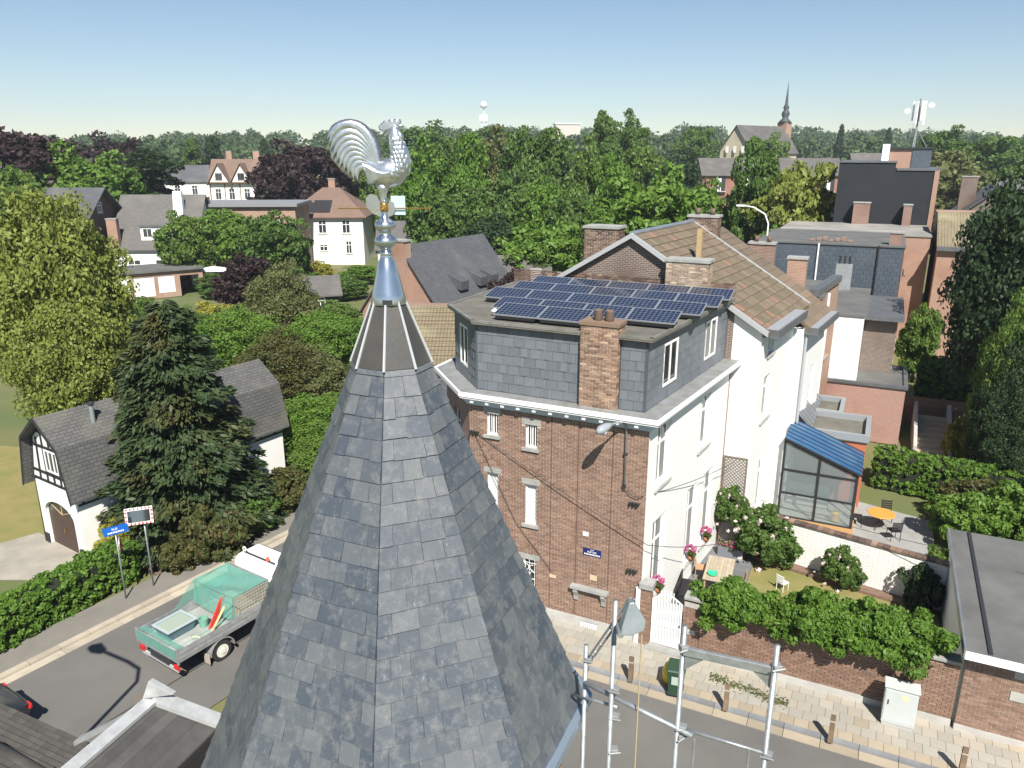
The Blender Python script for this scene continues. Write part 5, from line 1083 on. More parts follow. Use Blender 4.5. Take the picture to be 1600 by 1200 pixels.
gfr = Wall((0, .05), (WC, .05)); gfr.window(CO, 1.1, 3.5, .98, .98, mull=2, depth=-.04, sill=None, fw=.07); gfr.box(q := MB(), 1.02, 2.16, 0, .05, 3.42, 3.5); q.build('window_sill', TIMB, CO)
rp_ = [(-.3, 2.8), (.2, 4.95), (WC / 2, 6.0), (WC - .2, 4.95), (WC + .3, 2.8)]
SLG = brickmat('mossy slate', (.105, .105, .10), (.08, .08, .078), (.04, .04, .04), bw=.3, bh=.16, ms=.012, rough=.75, stain=(.15, .145, .11))
for (xa, za), (xb, zb) in zip(rp_[:-1], rp_[1:]):
    MB().ext([(xa, -.35, za), (xb, -.35, zb), (xb, LC + .25, zb), (xa, LC + .25, za)][::-1 if False else 1], (0, 0, .1)).build('roof_slope', SLG, CO)
for (xa, za), (xb, zb) in zip(rp_[:-1], rp_[1:]): MB().hexa([(xa, -.40, za - .14), (xb, -.40, zb - .14), (xb, -.352, zb - .14), (xa, -.352, za - .14), (xa, -.40, za + .02), (xb, -.40, zb + .02), (xb, -.352, zb + .02), (xa, -.352, za + .02)]).build('bargeboard', TIMB, CO)
for k in range(12): MB().box(WC + .001, WC + .03, .2 + k * .88, .3 + k * .88, 2.5, 2.85).build('timber', TIMB, CO)
for z_ in (2.42, 2.86): MB().box(WC + .001, WC + .035, .05, LC, z_, z_ + .08).build('timber', TIMB, CO)
MB().tube([(2.3, 1.6, 5.0), (2.3, 1.6, 6.15)], .09, 10).build('flue', mat('flue grey', (.2, .23, .23), .5), CO); MB().lathe([(.15, 0), (.15, .06), (.02, .12)], 12).build('flue_cap', DARKM, CO, loc=(2.3, 1.6, 6.18))
MB().box(-1.0, -.02, .5, 6, 2.2, 2.3).build('side_canopy', WHITE, CO); MB().box(-1.0, -.9, .5, .6, 0, 2.2).build('canopy_post', WHITE, CO)
for x_ in (0, WC - .32): MB().box(x_ - .03, x_ + .35, -.05, .0, 0, .45).build('wall_base', TIMB, CO)
def hedge(label, p0, p1, wd, h, m='hedge', seed=1, dens=1., leaf=.085, name='hedge', zb=0.):
    p0, p1 = Vector((*p0, zb)), Vector((*p1, zb)); d = p1 - p0; L = d.length; t = thing(name, label, 'hedge', p0, math.atan2(d.y, d.x))
    ncl = int((L * wd + 2 * (L + wd) * h) * 16 * dens)
    link_copy(clump_crown('foliage', LM[m], seed, ncl, 26, leaf, env_box(.1, L - .1, .1, wd - .1, .05, h - .1), (.10, .2), squash=.9), 'foliage', t)
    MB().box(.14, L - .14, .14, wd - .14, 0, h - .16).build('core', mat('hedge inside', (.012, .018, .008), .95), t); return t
h0, h1 = P(-60, 1062, 0), P(226, 900, 0)
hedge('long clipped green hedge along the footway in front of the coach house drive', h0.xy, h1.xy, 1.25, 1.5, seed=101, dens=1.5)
sheet('driveway', [P(-40, 905, .02), P(-40, 860, .02), P(60, 832, .02), P(150, 872, .02), P(120, 905, .02)][::-1], mat('drive slabs', (.33, .30, .25), .9, c2=(.24, .225, .19), nscale=.8, bmp=.3), .05)
sheet('side_lawn', [P(-60, 870, .012), P(70, 835, .012), P(45, 700, .012), P(-60, 690, .012)], LAWN, .05)
# shrubs between tree and road
shr = [clump_crown('foliage', LM['mid'], 110 + k, 80, 110, .085, env_ellipsoid(1, 1, .85, .75, .5, -.6), (.2, .36)) for k in range(3)]
stem = MB().tube([(0, 0, -.05), (.05, 0, .6), (0, .1, 1.0)], [.06, .04, .02], 6).mesh('stem', BARK)
def shrub(label, loc, s, m, k=0, group=None, name='shrub'):
    t = thing(name, label, 'shrub', loc, k * 1.3, group); t.scale = s; c = link_copy(shr[k % 3], 'foliage', t); set_mat(c, LM[m]); link_copy(stem, 'stem', t); return t
shrub('yellow variegated shrub behind the blue street sign', P(195, 868, 0), (.8, .8, 1.0), 'yellow', 0)
shrub('glossy shrub with reddish leaf tips beside the footway under the conifer', P(335, 865, 0), (1.3, 1.1, 1.35), 'red', 1); shrub('reddish photinia bush at the far end of the coach house', P(445, 790, 0), (1.3, 1.1, .95), 'red', 2)
shrub('dry brown shrub between the mirror pole and the conifer', P(275, 890, 0), (.75, .6, .8), 'red', 2); shrub('dark low shrub under the conifer branches', P(385, 830, 0), (1.2, 1.0, 1.2), 'mid', 0)
sheet('planting_bed', [lr(6.6, 1.76, .03), lr(24, 1.76, .03), lr(24, 4.5, .03), lr(6.6, 4.5, .03)], EARTH, .05)
# conifer: drooping branch sprays round a trunk
def conifer_mesh(name, m, seed, h, r, nbr, per, leaf, power=.8, z0=.06):
    rg = np.random.default_rng(seed); C, U, V = [], [], []
    for i in range(nbr):
        t = rg.uniform(0, 1) ** 1.15; z = h * (z0 + (1 - z0) * t); L = r * (1 - t) ** power * rg.uniform(.7, 1.12) + .25; a = rg.uniform(0, 2 * np.pi); dr = np.array([np.cos(a), np.sin(a), 0.]); sd = np.array([-np.sin(a), np.cos(a), 0.])
        n = int(per * (.35 + L / r)); s = rg.uniform(.18, 1, n) ** .7; wid = L * .30 * np.sin(np.pi * np.clip(s, .08, .98)) * rg.normal(0, .8, n)
        c = dr * (s * L)[:, None] + sd * wid[:, None] + np.array([0, 0, 1.]) * (z + L * .22 * s - L * .34 * s ** 2 + rg.normal(0, .07, n) - np.abs(wid) * .35)[:, None]
        d = unit(dr * 1.0 + sd * (wid / (L + .1))[:, None] * 1.5 + rg.normal(0, .35, (n, 3)) + np.array([0, 0, -.25])); nn = unit(np.array([0, 0, 1.]) + dr * .45 + rg.normal(0, .45, (n, 3)))
        u = np.cross(nn, d); sz = leaf * rg.uniform(.6, 1.4, (n, 1)); C.append(c); U.append(unit(u) * sz * .38); V.append(d * sz)
    return quads_to_mesh(name, np.vstack(C), np.vstack(U), np.vstack(V), m)
con = conifer_mesh('crown', LM['conifer'], 7, 10.2, 3.5, 300, 190, .16, .48)
t = thing('conifer_tree', 'large dark conifer with drooping branches in front of the coach house', 'tree', (-14.1, 30.6, 0)); link_copy(con, 'crown', t); MB().tube([(0, 0, -.1), (.1, 0, 4), (0, 0, 9.8)], [.3, .2, .03], 10).build('trunk', BARK, t, True)
# signs
def pole_thing(name, label, cat, base, h, r=.03): t = thing(name, label, cat, base, 0); MB().tube([(0, 0, 0), (0, 0, h)], r, 10).build('pole', GALV, t, True); return t
t = pole_thing('street_sign', 'blue street name sign on a grey pole beside the hedge', 'sign', P(197, 935, .1), 2.95)
b_ = MB().box(-.42, .42, -.015, .015, -.16, .16).build('name_plate', mat('sign blue', (.01, .10, .42), .35), t, loc=(.05, -.05, 2.85)); b_.rotation_euler = (0, R(-6), R(24))
text('RUE', .11, WFRAME, b_, (-.02, -.018, .05), (R(90), 0, 0)); q = MB()
for k in range(10): q.box(-.27 + k * .055, -.235 + k * .055, -.018, -.0152, -.10, -.04)
q.build('lettering', WFRAME, b_)
q = MB().lathe([(.02, -.012), (.27, -.012), (.27, .012), (.02, .012)], 24).build('no_entry_disc', mat('sign back', (.45, .46, .46), .5, .4), t, loc=(.12, -.03, 2.28)); q.rotation_euler = (R(90), 0, R(-70))
q2 = MB().lathe([(.02, -.006), (.25, -.006), (.25, .006), (.02, .006)], 24).build('sign_face', mat('sign orange red', (.62, .12, .05), .4), t, loc=(.14, -.035, 2.28)); q2.rotation_euler = (R(90), 0, R(-70))
t = pole_thing('traffic_mirror', 'rectangular traffic mirror with red and white border on a tall pole', 'traffic mirror', P(240, 915, .1), 3.1)
fr_ = MB().box(-.48, .48, -.03, .03, -.32, .32).build('mirror_back', WFRAME, t, bevel=.02, loc=(-.1, -.1, 3.0)); fr_.rotation_euler = (R(-14), 0, R(20))
MB().box(-.38, .38, -.04, -.031, -.22, .22).build('mirror_glass', mat('mirror glass', (.25, .26, .26), .05, .9), fr_)
for k in range(7):
    for z_ in (-.275, .275): MB().box(-.44 + k * .13, -.375 + k * .13, -.036, -.031, z_ - .035, z_ + .035).build('red_mark', mat('red mark', (.55, .04, .03), .5), fr_)
for k in range(3):
    for x_ in (-.435, .435): MB().box(x_ - .035, x_ + .035, -.036, -.031, -.17 + k * .15, -.10 + k * .15).build('red_mark', mat('red mark', (.55, .04, .03), .5), fr_)
# truck: local x forward (street direction), y left, origin under the rear right corner
TK = thing('flatbed_truck', 'small white flatbed truck with aluminium drop sides and green load netting', 'truck', lr(-.95 + 0, 0, 0) * 0 + Vector((-10.35, 20.35, 0)), LRA)
ALU = mat('aluminium side', (.50, .51, .52), .4, .6, c2=(.38, .39, .40), nscale=6); NET = clearmat('green netting', (.12, .40, .31), .5, .9); TYRE = mat('tyre rubber', (.02, .02, .021), .85); TW = mat('truck white', (.78, .79, .79), .3); TUB = mat('tub blue grey', (.10, .17, .21), .6)
MB().box(0, 3.55, 0, 2.1, .82, .92).build('bed_floor', mat('bed floor', (.33, .35, .31), .7, c2=(.25, .27, .25), nscale=3), TK)
def ribbed(x0, x1, y0, y1, nm):
    q = MB()
    for k in range(5): q.box(x0, x1, y0 - (.012 if k % 2 else 0), y1 + (.012 if k % 2 else 0), .86 + k * .082, .938 + k * .082)
    q.build(nm, ALU, TK)
ribbed(0, 3.55, -.045, -.005, 'side_board'); ribbed(0, 3.55, 2.105, 2.145, 'side_board')
q = MB(); q.box(-.045, -.005, 0, 2.1, .86, 1.27); q.build('tailgate', ALU, TK)
for x_, y_ in ((-.03, -.03), (-.03, 2.13), (3.53, -.03), (3.53, 2.13)): MB().box(x_ - .03, x_ + .03, y_ - .03, y_ + .03, .8, 1.34).build('corner_post', ALU, TK)
MB().box(3.5, 3.58, 0, 2.1, .9, 2.0).build('headboard', ALU, TK); MB().box(0, 6.0, .55, 1.55, .5, .8).build('chassis', DARKM, TK)
def wheel(x_, y_, r_=.36, w_=.22):
    w0 = MB().tube([(x_, y_ - w_ / 2, r_), (x_, y_ + w_ / 2, r_)], r_, 24).build('wheel', TYRE, TK, bevel=.03)
    s_ = -1 if y_ < 1 else 1; q = MB(); yy = y_ + s_ * w_ / 2
    q.tube([(x_, yy - s_ * .02, r_), (x_, yy + s_ * .012, r_)], r_ * .62, 20); q.tube([(x_, yy + s_ * .012, r_), (x_, yy + s_ * .05, r_)], r_ * .26, 14); q.build('rim', mat('cream rim', (.62, .60, .52), .5), w0)
for x_ in (1.55, 4.75):
    for y_ in (.12, 1.98): wheel(x_, y_)
for y_ in (.12, 1.98):
    q = MB(); q.ext([(1.55 + .47 * math.cos(a), y_ - .16, .38 + .47 * math.sin(a)) for a in np.linspace(0, math.pi, 12)] + [(1.55 + .43 * math.cos(a), y_ - .16, .38 + .43 * math.sin(a)) for a in np.linspace(math.pi, 0, 12)], (0, -.32, 0)); q.build('mudguard', mat('mudguard', (.20, .20, .20), .6), TK)
    MB().box(1.03, 1.05, y_ - .14, y_ + .14, .14, .5).build('mud_flap', mat('mud flap', (.38, .33, .28), .8), TK); MB().box(-.03, .03, y_ - .12, y_ + .14, .56, .70).build('tail_light', mat('tail light red', (.5, .02, .02), .3), TK)
MB().box(0, .06, .1, 2.0, .44, .55).build('rear_bumper', mat('bumper grey', (.4, .4, .4), .5), TK)
cab = [(3.75, .55), (3.75, 2.02), (3.95, 2.2), (4.85, 2.2), (5.35, 1.45), (5.9, 1.2), (6.0, .55)]
MB().ext([(x, 0.05, z) for x, z in cab], (0, -2.0, 0)).build('cab', TW, TK, bevel=.06)
MB().ext([(4.95, .06, 2.08), (5.33, .06, 1.5), (5.33, 2.04, 1.5), (4.95, 2.04, 2.08)], (-.03, 0, -.02)).build('windscreen', GLASS, TK)
for y_ in (.035, 2.055): MB().box(4.0, 4.95, y_ - .012, y_ + .012, 1.42, 2.0).build('side_window', GLASS, TK)
q = MB(); q.tube([(4.1, .25, 2.26), (4.1, 1.85, 2.26)], .03, 8); q.build('roof_bar', DARKM, TK); MB().lathe([(.06, 0), (.06, .12), (.02, .15)], 12).build('beacon', mat('beacon red', (.6, .12, .05), .3), TK, loc=(4.1, .6, 2.27))
MB().lathe([(.1, -.015), (.1, .015), (.02, .016)], 16).build('speed_disc', mat('disc', (.75, .74, .7), .5), TK, loc=(4.1, 1.85, 2.36)).rotation_euler = (R(90), 0, R(90)); text('70', .13, DARKM, TK, (4.08, 1.85, 2.36), (R(90), 0, R(-90)))
# net over the load: a raised tent behind the headboard and the open part
def netgrid(f, nx, ny, nm):
    vs = [f(i / nx, j / ny) for j in range(ny + 1) for i in range(nx + 1)]; fs = [(j * (nx + 1) + i, j * (nx + 1) + i + 1, (j + 1) * (nx + 1) + i + 1, (j + 1) * (nx + 1) + i) for j in range(ny) for i in range(nx)]
    q = MB(); q.add(vs, fs); return q.build(nm, NET, TK, True)
netgrid(lambda u, v: (2.15 + 1.4 * u, .05 + 2.0 * v, 1.98 + .05 * math.sin(u * 9) * math.sin(v * 7) - .12 * math.sin(math.pi * v) * math.sin(math.pi * u)), 12, 14, 'net_top')
netgrid(lambda u, v: (2.15 - .05 * math.sin(v * 3) - .12 * u, .05 + 2.0 * v, 1.98 - .75 * u), 6, 12, 'net_front'); netgrid(lambda u, v: (.02 + 3.5 * u, 2.1 + .05 * math.sin(u * 12), 1.29 + (.7 * max(0, (u - .35) / .25) if u < .6 else .7) * v), 24, 6, 'net_side')
netgrid(lambda u, v: (-.06, -.02 + 2.12 * v, 1.31 - .34 * u), 4, 14, 'net_tail'); netgrid(lambda u, v: (.02 + 2.1 * u, .03 + .22 * v, 1.32 - .10 * v), 14, 3, 'net_edge'); netgrid(lambda u, v: (.02 + .25 * u, .03 + 2.05 * v, 1.32 - .05 * u), 3, 14, 'net_edge')
for a, b in (((2.15, .03, 1.3), (2.15, .03, 2.0)), ((2.15, 2.07, 1.3), (2.15, 2.07, 2.0)), ((2.15, .03, 2.0), (2.15, 2.07, 2.0)), ((2.15, .03, 2.0), (3.52, .03, 2.0)), ((2.15, 2.07, 2.0), (3.52, 2.07, 2.0))): MB().tube([a, b], .02, 6).build('net_frame', mat('net frame', (.10, .28, .22), .6), TK)
q = MB()
for k in range(13): q.tube([(2.2 + k * .11, .02, 1.3), (2.2 + k * .11, .02, 1.95)], .008, 4)
for k in range(6): q.tube([(2.2, .018, 1.33 + k * .12), (3.5, .018, 1.33 + k * .12)], .008, 4)
q.build('wire_panel', mat('tan wire', (.42, .34, .22), .7), TK)
t = thing('mortar_tub', 'blue grey plastic mortar tub on the truck bed', 'tub', TK.location, LRA)
q = MB(); q.hexa([(.45, 1.1, .925), (1.3, 1.1, .925), (1.3, 1.75, .925), (.45, 1.75, .925), (.38, 1.02, 1.28), (1.38, 1.02, 1.28), (1.38, 1.83, 1.28), (.38, 1.83, 1.28)]); q.build('body', TUB, t)
q = MB()
for a in ((.34, 1.42, .98, 1.06), (.34, 1.42, 1.79, 1.87), (.34, .42, 1.06, 1.79), (1.34, 1.42, 1.06, 1.79)): q.box(a[0], a[1], a[2], a[3], 1.281, 1.32)
q.build('rim', mat('tub rim', (.35, .42, .42), .6), t); MB().box(.44, 1.32, 1.08, 1.77, 1.284, 1.29).build('content', mat('tub content', (.28, .33, .27), .8), t)
def cargo(name, label, cat, q, m): o = q.build(name, m, None); o.location = TK.location; o.rotation_euler = (0, 0, LRA); return tag(o, label, cat)
q = MB(); q.hexa([(1.55, .62, .93), (1.75, .62, .93), (1.75, .68, .93), (1.55, .68, .93), (2.08, .55, 1.85), (2.26, .55, 1.85), (2.26, .61, 1.85), (2.08, .61, 1.85)]); cargo('red_board', 'red board leaning against the truck net frame', 'board', q, mat('red paint', (.55, .05, .04), .5))
q = MB(); q.tube([(1.5, .4, .95), (2.1, .42, 1.6)], .04, 6); cargo('yellow_tool', 'slim tool with yellow handle beside the red board', 'tool', q, mat('tool yellow', (.55, .42, .2), .6))
q = MB(); q.lathe([(.13, 0), (.17, .3), (.15, .3), (.12, .03)], 14, (1.6, .95, .925)); cargo('bucket', 'greenish bucket in the middle of the truck bed', 'bucket', q, mat('green bucket', (.16, .35, .27), .6))
q = MB(); q.tube([(.85 + .22 * math.cos(a), .45 + .2 * math.sin(a), .96 + .015 * (a / 6)) for a in np.linspace(0, 18, 60)], .022, 6); cargo('hose', 'pale coiled hose lying on the truck bed', 'hose', q, mat('hose', (.5, .55, .32), .6))
q = MB(); q.hexa([(.1, .2, .925), (1.0, .15, .925), (1.1, .8, .925), (.2, .95, .925), (.2, .3, 1.02), (.8, .25, 1.0), (.9, .7, 1.03), (.3, .8, .99)]); cargo('sand_sack', 'pale sack lying at the tailgate of the truck', 'sack', q, mat('sack', (.42, .42, .38), .9, c2=(.34, .35, .32), nscale=4, bmp=.4))
q = MB(); q.lathe([(.05, 0), (.3, 0), (.3, .03), (.05, .031)], 20); o = q.build('manhole_cover', mat('cast iron', (.14, .12, .10), .8, bmp=.4, bscale=30), None, loc=P(283, 1046, .002)); tag(o, 'round iron manhole cover in the road behind the truck', 'manhole cover')
o = copy_tree(o); o.location = P(222, 1092, .002); tag(o, 'round iron manhole cover near the zinc gable flashing', 'manhole cover')
# dark car at the left edge: loft of cross sections, front towards the junction end
CR = thing('parked_car', 'dark car with red tail lights parked at the kerb', 'car', P(40, 1122, 0) + BL * 0.1, LRA)
CARP = mat('dark car paint', (.018, .02, .026), .18, c2=(.022, .025, .03), nscale=2, spec=.7)
secs = [(0, .55, .80, .62, .80), (-.12 + .2, .36, .92, .80, .86), (.45, .30, 1.0, .86, .88), (1.0, .28, 1.34, .86, .70), (1.5, .28, 1.44, .86, .66), (2.3, .28, 1.43, .86, .66), (3.0, .28, 1.0, .86, .78), (3.7, .30, .86, .84, .76), (4.15, .42, .70, .70, .62)]
vs = []; fs = []; n = 12
for (x, zb, zt, hw, tw_) in secs:
    mid = min(zt, .88); ring = [(-hw, zb), (-hw, (zb + mid) / 2), (-hw * .98, mid), (-tw_ - .02, (mid + zt) / 2 + .02), (-tw_ + .06, zt - .02), (-tw_ * .5, zt), (tw_ * .5, zt), (tw_ - .06, zt - .02), (tw_ + .02, (mid + zt) / 2 + .02), (hw * .98, mid), (hw, (zb + mid) / 2), (hw, zb)]
    vs += [(-x, y, z) for y, z in ring]
for i in range(len(secs) - 1):
    for k in range(n): fs.append((i * n + k, (i + 1) * n + k, (i + 1) * n + (k + 1) % n, i * n + (k + 1) % n))
fs += [tuple(range(n)), tuple(range((len(secs) - 1) * n + n - 1, (len(secs) - 1) * n - 1, -1))]
q = MB(); q.add(vs, fs); bo = q.build('body', CARP, CR, True); sb = bo.modifiers.new('s', 'SUBSURF'); sb.levels = 2; sb.render_levels = 2
for s_ in (-1, 1):
    MB().box(-.12, -.02, s_ * .72 - .12, s_ * .72 + .12, .72, .88).build('tail_light', mat('tail light red', (.5, .02, .02), .3), CR, bevel=.03)
    for x_ in (-.75, -3.35):
        w0 = MB().tube([(x_, s_ * .82 - .1, .31), (x_, s_ * .82 + .1, .31)], .31, 20).build('wheel', TYRE, CR, bevel=.03); MB().tube([(x_, s_ * .93 - .02, .31), (x_, s_ * .93, .31)], .2, 16).build('rim', ALU, w0)
    MB().ext([(-1.05, s_ * .80, .95), (-2.65, s_ * .82, .95), (-2.3, s_ * .70, 1.32), (-1.25, s_ * .70, 1.32)], (0, s_ * .02, 0)).build('side_window', GLASS, CR)
MB().ext([(-.50, -.66, 1.02), (-.50, .66, 1.02), (-.98, .58, 1.34), (-.98, -.58, 1.34)], (.02, 0, -.02)).build('rear_window', GLASS, CR)
MB().box(-.02, .03, -.26, .26, .62, .73).build('number_plate', WFRAME, CR)
# ================================================================ HOUSES FURTHER AWAY
def house(name, label, loc, rotz, L, W, hw, hr, wm, rm, hip=0., wins=(), chim=(), over=.4, cat='house'):
    """local x along the ridge, y depth; wins: (side, u, z, w, h) with side f/b/l/r"""
    t = thing(name, label, cat, loc, rotz); mb = MB().box(0, L, 0, W, -1.5, hw); mb.build('wall', wm, t)
    o = over; zo = hw - o * (hr - hw) / (W / 2) * .8
    if hip == 0:
        for x_ in (0, L): MB().ext([(x_, 0, hw), (x_, W, hw), (x_, W / 2, hr - .05)][::1 if x_ else -1], (.02 if x_ else -.02, 0, 0)).build('gable', wm, t)
    a, b = (-o, L + o) if hip == 0 else (-o, L + o); r0, r1 = (a, b) if hip == 0 else (hip, L - hip)
    MB().ext([(a, -o, zo), (b, -o, zo), (r1, W / 2, hr), (r0, W / 2, hr)], (0, 0, .14)).build('roof_slope', rm, t); MB().ext([(b, W + o, zo), (a, W + o, zo), (r0, W / 2, hr), (r1, W / 2, hr)], (0, 0, .14)).build('roof_slope', rm, t)
    if hip: MB().ext([(b, -o, zo), (b, W + o, zo), (r1, W / 2, hr)], (0, 0, .14)).build('roof_slope', rm, t); MB().ext([(a, W + o, zo), (a, -o, zo), (r0, W / 2, hr)], (0, 0, .14)).build('roof_slope', rm, t)
    S = {'f': Wall((0, 0), (L, 0)), 'r': Wall((L, 0), (L, W)), 'b': Wall((L, W), (0, W)), 'l': Wall((0, W), (0, 0))}
    for sd, u, z, w_, h_ in wins: S[sd].window(t, u, z, w_, h_, trans=.68, depth=-.05, sill=STONE2, fw=.09)
    for x_, y_, w_, z_, m_ in chim:
        c = MB().box(x_, x_ + w_, y_, y_ + w_ * .7, hw, z_).build('chimney', m_, t); MB().box(x_ - .06, x_ + w_ + .06, y_ - .06, y_ + w_ * .7 + .06, z_, z_ + .12).build('chimney_cap', STONE, c)
    return t
def row(side, us, z, w_, h_): return [(side, u, z, w_, h_) for u in us]
DBR = brickmat('dark red brick', (.155, .07, .05), (.11, .052, .04), (.2, .16, .13))
house('brick_gable_house', 'dark red brick gable house with slate roof behind the yellow-green tree', (-66, 92, 0), 0, 15, 11, 7.9, 12.0, DBR, SLATET, wins=[('r', 2.2, 5.4, 1.3, 1.9), ('r', 6.6, 5.0, 1.3, 2.2), ('r', 4.6, 9.0, 1.1, 1.3)], over=.9)
t = house('white_slate_house', 'white house with big grey slate roof, dormer and tall white chimney', (-50, 97, 0), R(4), 10, 11, 4.8, 10.9, WHITE, SLATEB, wins=row('f', (1.6, 5.0), 1.2, 1.6, 2.0) + [('f', 7.8, 2.8, 1.2, 1.4)], chim=[(-.2, -.4, 1.2, 8.2, BRICKO)])
MB().hexa([(7.0, 2.0, 6), (8.4, 2.0, 6), (8.3, 3.6, 6), (7.1, 3.6, 6), (7.0, 3.2, 11.4), (8.0, 3.2, 11.4), (8.0, 3.9, 11.4), (7.0, 3.9, 11.4)]).build('white_chimney', WHITE, t); MB().box(3.4, 6.8, .6, 3.2, 5.3, 7.2).build('dormer', WHITE, t); MB().box(3.2, 7.0, .4, 3.4, 7.2, 7.35).build('dormer_roof', FELT, t)
for x_ in (3.7, 5.5): Wall((3.4, .6), (6.8, .6)).window(t, x_ - 3.4, 5.9, 1.1, 1.1, depth=-.04, sill=None)
GR = thing('garage_row', 'low brick garage row with white roller shutters and an open bay', 'garage', (-45.2, 84.6, 0), math.atan2(6.2, 8.6)); gl = 10.6
fw_ = Wall((0, 0), (gl, 0)); ops = [(.4, 2.6, .3, 2.5), (3.0, 5.2, .3, 2.5), (5.6, 7.4, .6, 2.5), (8.0, 10.1, 0, 2.4)]; mb = MB(); fw_.solid(mb, 0, 3.0, ops, t=.3); mb.build('front_wall', BRICKO, GR)
MB().box(0, 7.6, 1.5, 6, 0, 3.0).build('body', BRICKT, GR); MB().box(7.7, gl, 5.5, 6, 0, 3.0).build('rear_wall', BRICKT, GR); MB().box(-.3, gl + .2, -.35, 6.2, 3.02, 3.2).build('flat_roof', FELT, GR)
for o in ops[:3]:
    q = MB()
    for k in range(9): fw_.box(q, o[0], o[1], -.12 - .02 * (k % 2), -.06, o[2] + k * (o[3] - o[2]) / 9, o[2] + (k + .95) * (o[3] - o[2]) / 9)
    q.build('roller_shutter', WFRAME, GR)
t = thing('flat_brick_block', 'long orange brick building with flat roof behind the white slate house', 'building', (-50, 104, 0), R(3)); MB().box(0, 21, 0, 9, -1, 9.2).build('wall', BRICKO, t); MB().box(-.4, 21.4, -.5, 9.4, 9.22, 9.6).build('flat_roof', mat('roof grey', (.20, .21, .22), .7), t)
for u_ in (7, 10.2, 14.4, 17.4): Wall((0, 0), (21, 0)).window(t, u_, 5.6, 1.5, 1.9, depth=-.04)
MB().box(8.2, 9.6, .2, 1.2, 9.6, 10.5).build('chimney', BRICKO, t)
V = house('white_villa', 'white two-storey villa with brown hipped roof and dark solar panels', (-33.2, 116, 0), R(2), 11, 12, 7.3, 11.0, WHITE, TILER, hip=4.2, wins=row('f', (1.3, 4.4, 7.9), 4.6, 1.2, 1.9) + [('f', 1.4, .4, 1.1, 1.0), ('f', 8.3, 1.6, .9, 1.9), ('f', 4.4, 2.0, 1.2, 1.0)], chim=[(5, 6.5, 1., 12.2, BRICKO)], over=.6)
for i in range(4): MB().ext([(.8 + i * 1.35, .3 + .0, 7.72), (2.1 + i * 1.35, .3, 7.72), (2.1 + i * 1.35, 2.5 + .5 * (i > 1), 8.98 + .29 * (i > 1)), (.8 + i * 1.35, 2.5 + .5 * (i > 1), 8.98 + .29 * (i > 1))], (0, 0, .06)).build('solar_panel', PBK, V)
house('grey_roof_bungalow', 'bungalow with plain grey roof beside the white villa', (-17, 98, 0), R(3), 13, 8, 4.6, 7.6, WHITE, SLATEB, wins=[('f', 2, 1.5, 2, 2)])
SH = house('slate_brick_house', 'brick house with steep dark slate roof and brick gable chimney', (-9.2 - 4.5 * BD.y * 0, 64, 0), 0, 11.5, 9.4, 2.9, 8.75, BRICKO, SLATET, over=.25)
SH.location = Vector((-9.2, 64, 0)) - Vector((BD.y, -BD.x, 0)) * 0 - Vector((-BD.y, BD.x, 0)) * -0 + Vector((BD.y, -BD.x, 0)) * 4.7; SH.rotation_euler = (0, 0, LRA)
MB().box(-.55, .35, 3.9, 5.2, 2, 9.1).build('gable_chimney', BRICKO, SH); MB().box(-.62, .42, 3.8, 5.3, 9.1, 9.25).build('chimney_cap', STONE, SH)
for x_, f_ in ((3.4, .42), (6.2, .5), (7.9, .5)):
    y_ = 4.7 * (1 - f_) - .3; z_ = 2.9 + (8.75 - 2.9) * (1 - y_ / 4.7) * .5; 
    yy = 2.0; zz = 2.9 + 5.85 * yy / 4.7; MB().hexa([(x_, yy - .9, zz - .55), (x_ + 1.1, yy - .9, zz - .55), (x_ + 1.1, yy + .5, zz - .2), (x_, yy + .5, zz - .2), (x_, yy - .95, zz + .2), (x_ + 1.1, yy - .95, zz + .2), (x_ + 1.1, yy + .6, zz + .75), (x_, yy + .6, zz + .75)]).build('dormer', SLATET, SH)
house('slate_wing_house', 'low house with plain grey slate roof and ridge behind the steep slate house', (-4.6, 74, 0), R(-2), 8.2, 8, 3.4, 6.2, BRICKO, SLATEB, chim=[(6.4, .2, 1.0, 5.2, WHITE)], over=.3)
PT = thing('ochre_roof_house', 'low house with ochre pantile roof beside the slate-hung attic', 'house', (-8.3, 44.5, 0)); MB().box(0, 10.5, .4, 8, 0, 3.7).build('wall', BRICKT, PT); MB().ext([(-.2, 0, 3.8), (10.8, 0, 3.8), (10.8, 6.5, 6.2), (-.2, 6.5, 6.2)], (0, 0, .15)).build('roof_slope', TILEY, PT); MB().box(0, 10.5, 6.5, 8, 3.7, 6.1).build('rear_wall', BRICKT, PT)
q = MB(); slope_course(q, (-.2, 0, 3.83), (10.8, 0, 3.83), (10.8, 6.5, 6.23), (-.2, 6.5, 6.23), 14, .05); q.build('tile_courses', TILEY, PT)
MB().box(-.2, 10.8, -.25, -.01, 3.6, 3.85).build('gutter', DZ, PT); MB().box(3, 10.2, -5.5, .3, 2.6, 2.85).build('lean_to_roof', DZ, PT); MB().box(3.2, 10, -5.3, .2, 0, 2.6).build('lean_to_wall', BRICKDT, PT)
house('garden_shed', 'black timber garden shed with grey gabled roof among the shrubs', (-22.5, 76.5, 0), R(18), 5, 4, 2.4, 3.9, TIMB, SLATEB, wins=[('f', 2.6, .9, 1.0, 1.1)], over=.35, cat='shed')
house('red_roof_pavilion', 'small pavilion with orange red tile roof near the white villa', (-37, 101, 0), R(5), 5, 4.5, 2.6, 4.6, WHITE, TILER, hip=2.0, over=.4, cat='pavilion')
t = thing('garden_parasol', 'white square garden parasol beside the red roofed pavilion', 'parasol', P(452, 400, 0) * 0 + Vector((-36.0, 92.5, 0))); MB().tube([(0, 0, 0), (0, 0, 2.9)], .04, 8).build('pole', WOOD, t); MB().add or None
